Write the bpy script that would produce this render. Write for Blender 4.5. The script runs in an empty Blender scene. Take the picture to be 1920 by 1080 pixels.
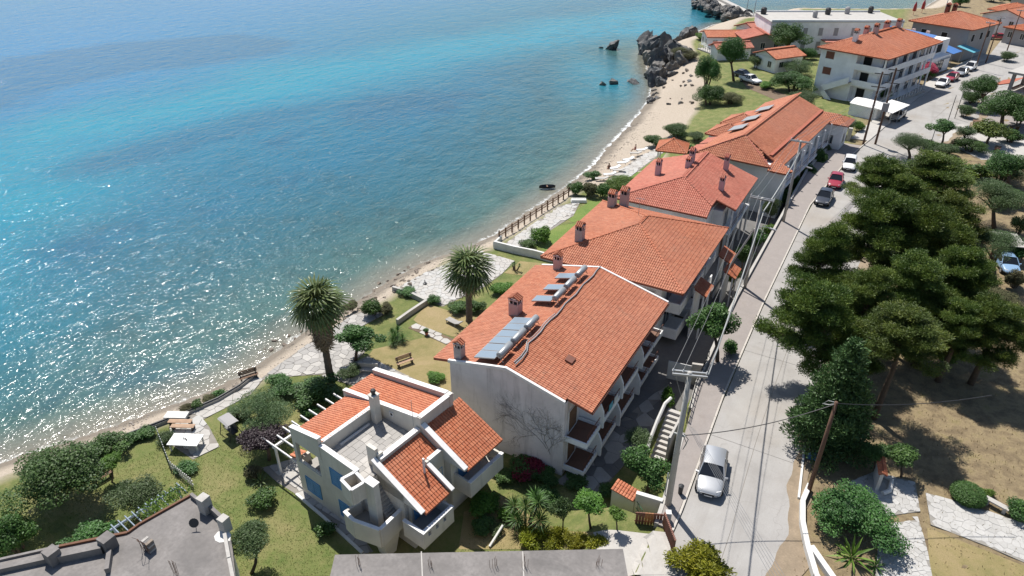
import bpy, bmesh, math, random
import numpy as np
from mathutils import Vector, Matrix

# ------------------------------------------------------------------ camera, sky, sun, exposure
F, TH, H, AZ = 1300.0, math.radians(31), 36.0, math.radians(29.5)
sc = bpy.context.scene
COL = sc.collection
cd = bpy.data.cameras.new('camera'); cam = bpy.data.objects.new('camera', cd); COL.objects.link(cam)
cd.sensor_fit = 'HORIZONTAL'; cd.sensor_width = 36.0; cd.lens = F / 1920 * 36.0
cd.clip_start = 0.5; cd.clip_end = 20000
cam.location = (0, 0, H); cam.rotation_euler = (math.radians(90) - TH, 0, AZ)
sc.camera = cam
SUN_AZ, SUN_EL = math.radians(29.5 + 23), math.radians(60)      # measured to the left of +Y
w = bpy.data.worlds.new('World'); sc.world = w; w.use_nodes = True
nt = w.node_tree; nt.nodes.clear()
sky = nt.nodes.new('ShaderNodeTexSky'); sky.sky_type = 'NISHITA'; sky.sun_disc = False
sky.sun_elevation = SUN_EL; sky.sun_rotation = -SUN_AZ; sky.air_density = 1.0; sky.dust_density = 0.6; sky.ozone_density = 1.0
bg = nt.nodes.new('ShaderNodeBackground'); bg.inputs[1].default_value = 0.085
wo = nt.nodes.new('ShaderNodeOutputWorld')
nt.links.new(sky.outputs[0], bg.inputs[0]); nt.links.new(bg.outputs[0], wo.inputs[0])
sl = bpy.data.lights.new('sun', 'SUN'); sl.energy = 4.9; sl.angle = math.radians(0.53); sl.color = (1.0, 0.955, 0.89)
so = bpy.data.objects.new('sun', sl); COL.objects.link(so)
sd_ = Vector((-math.sin(SUN_AZ) * math.cos(SUN_EL), math.cos(SUN_AZ) * math.cos(SUN_EL), math.sin(SUN_EL)))
so.rotation_euler = sd_.to_track_quat('Z', 'Y').to_euler(); so.location = (0, 0, 60)
vs = sc.view_settings; vs.view_transform = 'Standard'; vs.look = 'None'; vs.exposure = 0.45; vs.gamma = 1.0; vs.use_curve_mapping = False
sc.cycles.use_denoising = True
sc.cycles.max_bounces = 6; sc.cycles.transparent_max_bounces = 6; sc.cycles.caustics_reflective = False; sc.cycles.caustics_refractive = False

# ------------------------------------------------------------------ photo pixel -> place
SA, CA = math.sin(AZ), math.cos(AZ)
def P(x, y, z=0.0):
    a = (x - 960) / F; b = (540 - y) / F
    dy = math.cos(TH) + b * math.sin(TH); dz = -math.sin(TH) + b * math.cos(TH)
    t = (z - H) / dz
    px, py = a * t, dy * t
    return Vector((px * CA - py * SA, px * SA + py * CA, z))
def depth(p): 
    return (p[1] * CA - p[0] * SA) * math.cos(TH) - (p[2] - H) * math.sin(TH)
def ppm(p): return F / depth(p)          # photo pixels per metre there
SEA = -4.0
shore_px = [(0,872),(90,842),(190,808),(300,768),(400,733),(470,694),(540,645),(600,606),(680,562),(740,522),(800,490),(870,468),(930,440),(1000,392),(1060,352),
            (1110,312),(1133,283),(1165,250),(1200,212),(1218,185),(1224,160),(1215,130),(1213,98),(1245,84),(1290,78),(1312,58),(1340,46),(1400,44),(1428,40)]
harbour_px = [(1440,27),(1560,29),(1690,30),(1735,14),(1765,-6),(1780,-30)]
SHORE = [(-70.0, -40.0), (-62.0, 0.0)] + [tuple(P(x, y, SEA)[:2]) for x, y in shore_px] + [tuple(P(x, y, SEA)[:2]) for x, y in harbour_px] + [(60, 420), (100, 900), (500, 3200)]
LAND = SHORE + [(4000, 3200), (4000, -1500), (-300, -1500), (-150, -300)]
def seg_dist(X, Y, pl):
    d = np.full(X.shape, 1e9)
    for (x0, y0), (x1, y1) in zip(pl[:-1], pl[1:]):
        vx, vy = x1 - x0, y1 - y0; L = vx * vx + vy * vy + 1e-9
        t = np.clip(((X - x0) * vx + (Y - y0) * vy) / L, 0, 1)
        d = np.minimum(d, np.hypot(X - x0 - t * vx, Y - y0 - t * vy))
    return d
def inside(X, Y, pg):
    r = np.zeros(X.shape, bool); n = len(pg)
    for i in range(n):
        x0, y0 = pg[i]; x1, y1 = pg[(i + 1) % n]
        c = ((y0 > Y) != (y1 > Y)) & (X < (x1 - x0) * (Y - y0) / ((y1 - y0) if y1 != y0 else 1e-9) + x0)
        r ^= c
    return r
def shore_sd(X, Y):
    d = seg_dist(X, Y, SHORE + [(-300, -1500)] if False else [(-150, -300)] + SHORE)
    return np.where(inside(X, Y, LAND), d, -d)
def wall_line(Y):   # x of the retaining wall beside the pavement
    return np.interp(Y, [0, 31, 35, 46, 60, 100, 112, 150], [-6.6, -6.9, -7.3, -8.75, -9.3, -9.2, -8.0, -2.0])
def sstep(a, b, x): 
    t = np.clip((x - a) / (b - a), 0, 1); return t * t * (3 - 2 * t)
def terrain(X, Y):
    X = np.asarray(X, float); Y = np.asarray(Y, float)
    sd = shore_sd(X, Y)
    g = -2.5 + 2.1 * sstep(112, 130, Y) 
    W = wall_line(Y)
    hi = -0.06
    soft = 0.12 + 14 * sstep(108, 122, Y)
    land = np.where(X > W, hi, g + (hi - g) * np.clip(1 - (W - X) / soft, 0, 1))
    drv = sstep(-13.5, -9.0, X) * (1 - sstep(31.5, 32.2, Y)) * (X <= W)
    land = np.where(drv > 0, g + (-0.4 - g) * drv, land)
    slope = 0.42 - 0.27 * sstep(82, 98, Y) + 0.25 * sstep(133, 142, Y)
    beach = SEA + sd * slope
    z = np.minimum(land, beach)
    z = np.where(sd < 0, SEA + sd * np.where(sd > -12, 0.12, 0.12) - 0.02, z)
    return np.maximum(z, -16)
def gz(x, y): return float(terrain(np.array([x]), np.array([y]))[0])
def G(x, y, dz=0.0):                       # ground point under a photo pixel
    z = -1.5
    best = None
    for z0 in (0.0, -2.5):
        p = P(x, y, z0 - (0.06 if z0 == 0 else 0))
        if abs(gz(p.x, p.y) - p.z) < 0.02: best = p; break
    if best is None:
        z = -1.5
        for k in range(30):
            p = P(x, y, z); z = 0.5 * z + 0.5 * gz(p.x, p.y)
        best = P(x, y, z)
    best = best.copy(); best.z += dz
    return best

# ------------------------------------------------------------------ node helpers and materials
def new_mat(name):
    m = bpy.data.materials.new(name); m.use_nodes = True
    t = m.node_tree; b = t.nodes['Principled BSDF']
    return m, t, b
def nd(t, kind, **kw):
    n = t.nodes.new(kind)
    for k, v in kw.items():
        if k.startswith('i_'):
            n.inputs[int(k[2:]) if k[2:].isdigit() else k[2:].replace('_', ' ')].default_value = v
        else: setattr(n, k, v)
    return n
def ramp(t, fac, stops, interp='LINEAR'):
    r = t.nodes.new('ShaderNodeValToRGB'); r.color_ramp.interpolation = interp
    e = r.color_ramp.elements
    while len(e) > 1: e.remove(e[-1])
    e[0].position = stops[0][0]; e[0].color = (*stops[0][1], 1)
    for p, c in stops[1:]:
        q = e.new(p); q.color = (*c, 1)
    t.links.new(fac, r.inputs[0]); return r.outputs[0]
def mixc(t, fac, a, b, mode='MIX'):
    m = t.nodes.new('ShaderNodeMix'); m.data_type = 'RGBA'; m.blend_type = mode
    for s, v in ((0, fac), (6, a), (7, b)):
        if isinstance(v, (int, float)): m.inputs[s].default_value = v
        elif isinstance(v, tuple): m.inputs[s].default_value = (*v, 1)
        else: t.links.new(v, m.inputs[s])
    return m.outputs[2]
def noise(t, scale, detail=4, rough=0.55, vec=None, dist=0.0):
    n = t.nodes.new('ShaderNodeTexNoise'); n.inputs['Scale'].default_value = scale; n.inputs['Detail'].default_value = detail
    n.inputs['Roughness'].default_value = rough; n.inputs['Distortion'].default_value = dist
    if vec is not None: t.links.new(vec, n.inputs['Vector'])
    return n.outputs['Fac']
def geo(t): return t.nodes.new('ShaderNodeNewGeometry').outputs['Position']
def maprange(t, v, a, b, c=0.0, d=1.0):
    n = t.nodes.new('ShaderNodeMapRange'); t.links.new(v, n.inputs[0])
    for i, x in enumerate((a, b, c, d)): n.inputs[i + 1].default_value = x
    return n.outputs[0]
def bump(t, b, h, strength=0.3, dist=0.02):
    n = t.nodes.new('ShaderNodeBump'); n.inputs['Strength'].default_value = strength; n.inputs['Distance'].default_value = dist
    t.links.new(h, n.inputs['Height']); t.links.new(n.outputs[0], b.inputs['Normal']); return n
def mul(c, k): return tuple(min(1, x * k) for x in c)

def M_plain(name, col, rough=0.6, var=0.12, scale=2.0, bmp=0.0, metal=0.0, stain=None, stain_amt=0.5, stain_scale=0.8, fine=9.0):
    m, t, b = new_mat(name); pos = geo(t)
    n1 = noise(t, scale, 5, 0.6, pos); n2 = noise(t, scale * fine, 3, 0.6, pos)
    c = mixc(t, maprange(t, n1, 0.3, 0.7), mul(col, 1 - var), mul(col, 1 + var * 0.6))
    c = mixc(t, maprange(t, n2, 0.35, 0.7, 0, 0.55), c, mul(col, 1 - 1.2 * var))
    if stain:
        n3 = noise(t, stain_scale, 6, 0.65, pos, 0.6)
        c = mixc(t, maprange(t, n3, 0.52, 0.72, 0, stain_amt), c, stain)
    t.links.new(c, b.inputs['Base Color']); b.inputs['Roughness'].default_value = rough; b.inputs['Metallic'].default_value = metal
    if bmp: bump(t, b, n2, bmp, 0.03)
    return m
def M_wall(name, col, streak=(0.16, 0.15, 0.14), amt=0.4):
    m, t, b = new_mat(name); pos = geo(t)
    mp = nd(t, 'ShaderNodeMapping'); mp.inputs['Scale'].default_value = (1.6, 1.6, 0.16); t.links.new(pos, mp.inputs[0])
    n1 = noise(t, 1.0, 6, 0.65, mp.outputs[0], 0.4); n2 = noise(t, 0.5, 5, 0.6, pos); n3 = noise(t, 14, 3, 0.6, pos); n4 = noise(t, 0.35, 5, 0.7, pos, 0.8)
    c = mixc(t, maprange(t, n2, 0.3, 0.7), mul(col, 0.82), mul(col, 1.05)); c = mixc(t, maprange(t, n4, 0.52, 0.72, 0, amt*0.6), c, mul(col, 0.55))
    c = mixc(t, maprange(t, n1, 0.55, 0.78, 0, amt), c, streak)
    c = mixc(t, maprange(t, n3, 0.45, 0.75, 0, 0.25), c, mul(col, 0.72))
    t.links.new(c, b.inputs['Base Color']); b.inputs['Roughness'].default_value = 0.85
    bump(t, b, n3, 0.15, 0.02)
    return m
def M_tile(name, cols):
    """terracotta: tone differs tile by tile (per-tile attribute or object random), with weathering"""
    m, t, b = new_mat(name); pos = geo(t)
    at = nd(t, 'ShaderNodeAttribute', attribute_name='tv'); oi = nd(t, 'ShaderNodeObjectInfo')
    ad = nd(t, 'ShaderNodeMath', operation='ADD'); t.links.new(at.outputs['Fac'], ad.inputs[0]); t.links.new(oi.outputs['Random'], ad.inputs[1])
    fr = nd(t, 'ShaderNodeMath', operation='FRACT'); t.links.new(ad.outputs[0], fr.inputs[0])
    c = ramp(t, fr.outputs[0], [(0.0, cols[0]), (0.35, cols[1]), (0.7, cols[2]), (1.0, cols[3])])
    n1 = noise(t, 0.35, 5, 0.65, pos); n2 = noise(t, 9, 4, 0.6, pos)
    n0 = noise(t, 0.9, 6, 0.7, pos, 0.6); n4 = noise(t, 0.12, 3, 0.5, pos)
    c = mixc(t, maprange(t, n1, 0.42, 0.72, 0, 0.36), c, mul(cols[1], 0.6))
    c = mixc(t, maprange(t, n4, 0.4, 0.7, 0, 0.3), c, (0.47, 0.22, 0.15))
    c = mixc(t, maprange(t, n0, 0.56, 0.76, 0, 0.5), c, (0.20, 0.115, 0.075))
    c = mixc(t, maprange(t, n2, 0.5, 0.75, 0, 0.3), c, (0.40, 0.28, 0.21))
    t.links.new(c, b.inputs['Base Color']); b.inputs['Roughness'].default_value = 0.75
    return m
def M_leaf(name, cols, transl=0.25, rough=0.55):
    m, t, b = new_mat(name); pos = geo(t)
    at = nd(t, 'ShaderNodeAttribute', attribute_name='tv'); oi = nd(t, 'ShaderNodeObjectInfo')
    c = ramp(t, at.outputs['Fac'], [(0.0, cols[0]), (0.5, cols[1]), (1.0, cols[2])])
    hs = nd(t, 'ShaderNodeHueSaturation'); t.links.new(c, hs.inputs['Color'])
    t.links.new(maprange(t, oi.outputs['Random'], 0, 1, 0.485, 0.515), hs.inputs['Hue'])
    t.links.new(maprange(t, oi.outputs['Random'], 0, 1, 0.85, 1.15), hs.inputs['Value'])
    t.links.new(hs.outputs[0], b.inputs['Base Color']); b.inputs['Roughness'].default_value = rough
    b.inputs['Specular IOR Level'].default_value = 0.35
    tr = nd(t, 'ShaderNodeBsdfTranslucent'); t.links.new(hs.outputs[0], tr.inputs[0])
    mx = nd(t, 'ShaderNodeMixShader'); mx.inputs[0].default_value = transl
    t.links.new(b.outputs[0], mx.inputs[1]); t.links.new(tr.outputs[0], mx.inputs[2])
    t.links.new(mx.outputs[0], t.nodes['Material Output'].inputs[0])
    return m
M = {}
M['cream'] = M_wall('cream_render', (0.60, 0.565, 0.50), amt=0.4)
M['whiteg'] = M_wall('weathered_white_render', (0.72, 0.67, 0.665), amt=0.6)
M['white'] = M_wall('white_render', (0.82, 0.82, 0.82), amt=0.12)
M['wash'] = M_plain('whitewash', (0.62, 0.61, 0.58), 0.85, 0.1, 1.5, 0.2, stain=(0.4, 0.37, 0.33), stain_amt=0.3)
M['trim'] = M_plain('white_parapet_trim', (0.72, 0.70, 0.68), 0.8, 0.1, 2.0, 0.1, stain=(0.36, 0.34, 0.32), stain_amt=0.35)
M['grey'] = M_plain('grey_render', (0.32, 0.31, 0.31), 0.85, 0.1, 1.0, 0.2)
M['concrete'] = M_plain('rough_concrete', (0.205, 0.190, 0.180), 0.9, 0.30, 0.5, 0.4, stain=(0.085, 0.08, 0.078), stain_amt=0.7, stain_scale=0.3)
M['concrete_l'] = M_plain('light_concrete', (0.42, 0.40, 0.37), 0.9, 0.12, 0.8, 0.3, stain=(0.25, 0.23, 0.21), stain_amt=0.5)
M['road'] = M_plain('road_concrete', (0.335, 0.315, 0.29), 0.85, 0.10, 0.35, 0.3, stain=(0.27, 0.215, 0.16), stain_amt=0.6, stain_scale=0.2, fine=30)
M['pave'] = M_plain('pavement_pinkish', (0.27, 0.24, 0.222), 0.85, 0.12, 0.8, 0.3, stain=(0.2, 0.17, 0.15), stain_amt=0.4)
M['kerb'] = M_plain('kerb_stone', (0.46, 0.425, 0.38), 0.8, 0.12, 1.2, 0.2, stain=(0.3, 0.25, 0.2), stain_amt=0.4)
M['slab'] = M_plain('flagstone', (0.33, 0.315, 0.295), 0.85, 0.16, 0.9, 0.3, stain=(0.25, 0.24, 0.22), stain_amt=0.4)
M['slab2'] = M_plain('pale_flagstone', (0.42, 0.40, 0.37), 0.85, 0.16, 0.9, 0.3, stain=(0.33, 0.31, 0.29), stain_amt=0.4)
M['joint'] = M_plain('joint_mortar', (0.24, 0.22, 0.195), 0.95, 0.15, 1.0, 0.2)
M['dark'] = M_plain('dark_metal', (0.03, 0.03, 0.032), 0.5, 0.1)
M['rust'] = M_plain('rusty_steel', (0.14, 0.06, 0.03), 0.8, 0.2, 5)
M['wood'] = M_plain('brown_wood', (0.16, 0.085, 0.045), 0.7, 0.25, 3, 0.2)
M['wood_l'] = M_plain('light_wood', (0.42, 0.27, 0.17), 0.7, 0.2, 3, 0.2)
M['polewood'] = M_plain('pole_wood', (0.13, 0.07, 0.045), 0.85, 0.25, 3, 0.3)
M['poleconc'] = M_plain('pole_concrete', (0.40, 0.385, 0.36), 0.85, 0.1, 1.5, 0.2)
M['galv'] = M_plain('galvanised_steel', (0.32, 0.33, 0.34), 0.45, 0.1, 3, metal=0.4)
M['cable'] = M_plain('grey_cable', (0.30, 0.31, 0.30), 0.5, 0.1)
M['wire'] = M_plain('aluminium_wire', (0.26, 0.26, 0.26), 0.4, 0.05, metal=0.3)
M['blue'] = M_plain('blue_paint', (0.085, 0.25, 0.47), 0.6, 0.12, 2)
M['bluedk'] = M_plain('blue_fabric', (0.05, 0.16, 0.42), 0.7, 0.12, 2)
M['teal'] = M_plain('turquoise_fabric', (0.1, 0.36, 0.45), 0.7, 0.12, 2)
M['brownpaint'] = M_plain('brown_painted_steel', (0.17, 0.06, 0.035), 0.6, 0.15, 2)
M['orangewood'] = M_plain('varnished_wood', (0.36, 0.14, 0.05), 0.5, 0.2, 4)
M['greenpaint'] = M_plain('green_painted_steel', (0.03, 0.11, 0.06), 0.5, 0.15, 2)
M['tilefloor'] = M_plain('brown_floor_tile', (0.17, 0.085, 0.055), 0.7, 0.15, 2)
M['chim'] = M_wall('pink_chimney_render', (0.55, 0.40, 0.37), amt=0.35)
M['chim2'] = M_wall('lilac_chimney_render', (0.52, 0.40, 0.42), amt=0.2)
M['chimg'] = M_wall('grey_chimney_render', (0.45, 0.40, 0.38), amt=0.45)
M['black'] = M_plain('black_opening', (0.012, 0.012, 0.012), 0.9, 0.1)
M['tyre'] = M_plain('tyre_rubber', (0.018, 0.018, 0.019), 0.8, 0.1)
M['plastic'] = M_plain('white_plastic', (0.62, 0.62, 0.61), 0.4, 0.05)
M['redplastic'] = M_plain('red_lamp', (0.35, 0.02, 0.02), 0.3, 0.05)
M['yard'] = M_plain('yard_concrete_painted_shade', (0.15, 0.145, 0.14), 0.9, 0.2, 0.6, 0.3)  # concrete darkened in its base colour to imitate the building's shade
M['stonep'] = M_plain('path_stone', (0.43, 0.42, 0.40), 0.85, 0.12, 0.9, 0.3, stain=(0.32, 0.30, 0.27), stain_amt=0.4)
M['stonep2'] = M_plain('path_stone_worn', (0.385, 0.375, 0.355), 0.85, 0.12, 0.9, 0.3)
M['jointp'] = M_plain('path_joint', (0.25, 0.235, 0.21), 0.95, 0.1, 1.0)
M['dust'] = M_plain('roadside_dust', (0.27, 0.21, 0.145), 0.95, 0.25, 0.9, 0.4, stain=(0.17, 0.14, 0.09), stain_amt=0.5)
M['bluegrey'] = M_plain('faded_blue_paint', (0.20, 0.25, 0.31), 0.7, 0.15, 3)
M['vine'] = M_plain('dead_vine_stem', (0.30, 0.26, 0.23), 0.9, 0.2, 4)
M['soil'] = M_plain('garden_soil', (0.16, 0.115, 0.075), 0.95, 0.25, 1.2, 0.5)
M['rock'] = M_plain('dark_rock', (0.085, 0.088, 0.094), 0.8, 0.35, 0.9, 0.9, stain=(0.30, 0.28, 0.26), stain_amt=0.6, stain_scale=1.6)
M['rockbrown'] = M_plain('brown_rock', (0.21, 0.17, 0.135), 0.85, 0.3, 0.9, 0.8, stain=(0.36, 0.31, 0.25), stain_amt=0.5)
M['pebble'] = M_plain('beach_stone', (0.33, 0.29, 0.25), 0.85, 0.2, 3, 0.3)
M['bark'] = M_plain('bark', (0.115, 0.08, 0.055), 0.9, 0.25, 4, 0.6)
M['palmtrunk'] = M_plain('palm_trunk', (0.14, 0.105, 0.08), 0.9, 0.25, 5, 0.8)
M['tileA'] = M_tile('roof_tile_orange', [(0.381, 0.097, 0.035), (0.437, 0.126, 0.049), (0.493, 0.162, 0.071), (0.410, 0.108, 0.041)])
M['tileB'] = M_tile('roof_tile_terracotta', [(0.354, 0.101, 0.044), (0.410, 0.131, 0.060), (0.465, 0.167, 0.083), (0.381, 0.113, 0.049)])
M['tileC'] = M_tile('roof_tile_red', [(0.382, 0.098, 0.060), (0.441, 0.128, 0.079), (0.490, 0.162, 0.105), (0.412, 0.110, 0.067)])
M['deck'] = M_plain('roof_deck_mortar', (0.34, 0.10, 0.058), 0.9, 0.2, 3)
M['ridge'] = M_plain('ridge_mortar', (0.56, 0.50, 0.46), 0.85, 0.15, 3, 0.3, stain=(0.35, 0.2, 0.15), stain_amt=0.5)
def M_road():
    m, t, b = new_mat('worn_road_concrete'); pos = geo(t)
    n1 = noise(t, 0.3, 6, 0.65, pos, 0.4); n2 = noise(t, 14, 4, 0.7, pos); n3 = noise(t, 0.08, 4, 0.6, pos); n4 = noise(t, 1.3, 5, 0.7, pos, 0.8)
    mp = nd(t, 'ShaderNodeMapping'); mp.inputs['Scale'].default_value = (1.1, 0.05, 1); t.links.new(pos, mp.inputs[0]); n5 = noise(t, 1.0, 4, 0.6, mp.outputs[0], 0.2)
    c = ramp(t, n1, [(0.3, (0.262, 0.25, 0.236)), (0.5, (0.318, 0.306, 0.29)), (0.7, (0.355, 0.343, 0.326))])
    c = mixc(t, maprange(t, n5, 0.5, 0.75, 0, 0.45), c, (0.225, 0.21, 0.195))
    c = mixc(t, maprange(t, n3, 0.5, 0.7, 0, 0.45), c, (0.29, 0.24, 0.185))
    c = mixc(t, maprange(t, n4, 0.60, 0.76, 0, 0.5), c, (0.17, 0.155, 0.14))
    c = mixc(t, maprange(t, n2, 0.4, 0.75, 0, 0.4), c, (0.23, 0.21, 0.19))
    vo = nd(t, 'ShaderNodeTexVoronoi', feature='DISTANCE_TO_EDGE'); vo.inputs['Scale'].default_value = 0.16
    ds = nd(t, 'ShaderNodeVectorMath', operation='MULTIPLY_ADD'); nv = nd(t, 'ShaderNodeTexNoise'); nv.inputs['Scale'].default_value = 0.6; t.links.new(pos, nv.inputs['Vector'])
    t.links.new(nv.outputs['Color'], ds.inputs[0]); ds.inputs[1].default_value = (2.2, 2.2, 0); t.links.new(pos, ds.inputs[2]); t.links.new(ds.outputs[0], vo.inputs['Vector'])
    c = mixc(t, maprange(t, vo.outputs['Distance'], 0.0, 0.004, 0.3, 0.0), c, (0.12, 0.11, 0.10))
    t.links.new(c, b.inputs['Base Color']); b.inputs['Roughness'].default_value = 0.88; bump(t, b, n2, 0.3, 0.02); return m
M['road'] = M_road()
def M_rock():
    m, t, b = new_mat('headland_rock'); pos = geo(t); oi = nd(t, 'ShaderNodeObjectInfo'); n1 = noise(t, 0.9, 6, 0.7, pos, 0.8); n2 = noise(t, 5, 5, 0.7, pos)
    c = ramp(t, oi.outputs['Random'], [(0.0, (0.062, 0.066, 0.072)), (0.5, (0.105, 0.105, 0.105)), (0.8, (0.15, 0.135, 0.115)), (1.0, (0.19, 0.165, 0.135))])
    c = mixc(t, maprange(t, n1, 0.45, 0.7, 0, 0.7), c, (0.29, 0.27, 0.245)); c = mixc(t, maprange(t, n2, 0.4, 0.7, 0, 0.6), c, (0.05, 0.05, 0.052))
    t.links.new(c, b.inputs['Base Color']); b.inputs['Roughness'].default_value = 0.8; bump(t, b, n2, 0.9, 0.12); return m
M['rock'] = M_rock()
def M_glass(name, col=(0.03, 0.04, 0.05), rough=0.08):
    m, t, b = new_mat(name); b.inputs['Base Color'].default_value = (*col, 1); b.inputs['Roughness'].default_value = rough
    b.inputs['Specular IOR Level'].default_value = 0.6
    n = noise(t, 0.6, 2, 0.5, geo(t)); bump(t, b, n, 0.04, 0.05); return m
M['glass'] = M_glass('window_glass'); M['solar'] = M_glass('solar_glass', (0.20, 0.25, 0.30), 0.22)  # solar glass base colour lightened to imitate reflected sky
M['carglass'] = M_glass('car_glass', (0.012, 0.014, 0.018), 0.06)
def M_paint(name, col, metal=0.0):
    m, t, b = new_mat(name); n = noise(t, 1.5, 3, 0.5, geo(t))
    t.links.new(mixc(t, n, mul(col, 0.93), mul(col, 1.04)), b.inputs['Base Color']); b.inputs['Metallic'].default_value = metal
    b.inputs['Roughness'].default_value = 0.32; b.inputs['Coat Weight'].default_value = 0.7; b.inputs['Coat Roughness'].default_value = 0.06; return m
M['p_silver'] = M_paint('silver_car_paint', (0.40, 0.41, 0.42), 0.5); M['p_dark'] = M_paint('dark_grey_car_paint', (0.045, 0.05, 0.062), 0.3)
M['p_red'] = M_paint('red_car_paint', (0.30, 0.018, 0.035)); M['p_white'] = M_paint('white_car_paint', (0.72, 0.72, 0.72)); M['p_blue'] = M_paint('light_blue_car_paint', (0.22, 0.35, 0.52))
M['p_grey'] = M_paint('grey_car_paint', (0.30, 0.31, 0.32), 0.3)
M['leaf'] = M_leaf('broad_leaves', [(0.029, 0.072, 0.018), (0.058, 0.130, 0.029), (0.111, 0.215, 0.046)])
M['leaf_b'] = M_leaf('bright_leaves', [(0.057, 0.115, 0.017), (0.103, 0.207, 0.029), (0.172, 0.287, 0.046)], 0.35)
M['olive'] = M_leaf('olive_leaves', [(0.042, 0.075, 0.026), (0.078, 0.125, 0.045), (0.135, 0.185, 0.078)])
M['pine'] = M_leaf('pine_needles', [(0.028, 0.056, 0.011), (0.088, 0.135, 0.022), (0.23, 0.265, 0.045)], 0.25)
M['firdark'] = M_leaf('dark_conifer_leaves', [(0.031, 0.064, 0.018), (0.063, 0.120, 0.036), (0.119, 0.189, 0.063)], 0.2)
M['thuja'] = M_leaf('yellow_thuja_leaves', [(0.095, 0.115, 0.008), (0.216, 0.230, 0.016), (0.365, 0.338, 0.027)], 0.3)
M['palm'] = M_leaf('palm_leaves', [(0.056, 0.088, 0.025), (0.106, 0.150, 0.044), (0.188, 0.225, 0.081)], 0.25, 0.45)
M['palmdry'] = M_leaf('dry_palm_leaves', [(0.16, 0.12, 0.08), (0.25, 0.19, 0.13), (0.34, 0.27, 0.19)], 0.15, 0.8)
M['plum'] = M_leaf('dark_purple_leaves', [(0.022, 0.014, 0.018), (0.04, 0.024, 0.03), (0.06, 0.045, 0.05)], 0.2)
M['oleander'] = M_leaf('pink_blossom', [(0.35, 0.05, 0.12), (0.5, 0.09, 0.19), (0.62, 0.2, 0.3)], 0.3)
M['bougain'] = M_leaf('crimson_blossom', [(0.10, 0.006, 0.02), (0.18, 0.012, 0.035), (0.25, 0.02, 0.05)], 0.25)
M['drygrass'] = M_leaf('dry_grass_blades', [(0.20, 0.16, 0.08), (0.30, 0.24, 0.12), (0.38, 0.31, 0.17)], 0.3, 0.8)
M['scrub'] = M_leaf('dry_scrub', [(0.06, 0.07, 0.03), (0.11, 0.11, 0.05), (0.18, 0.16, 0.09)], 0.2, 0.8)

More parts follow.
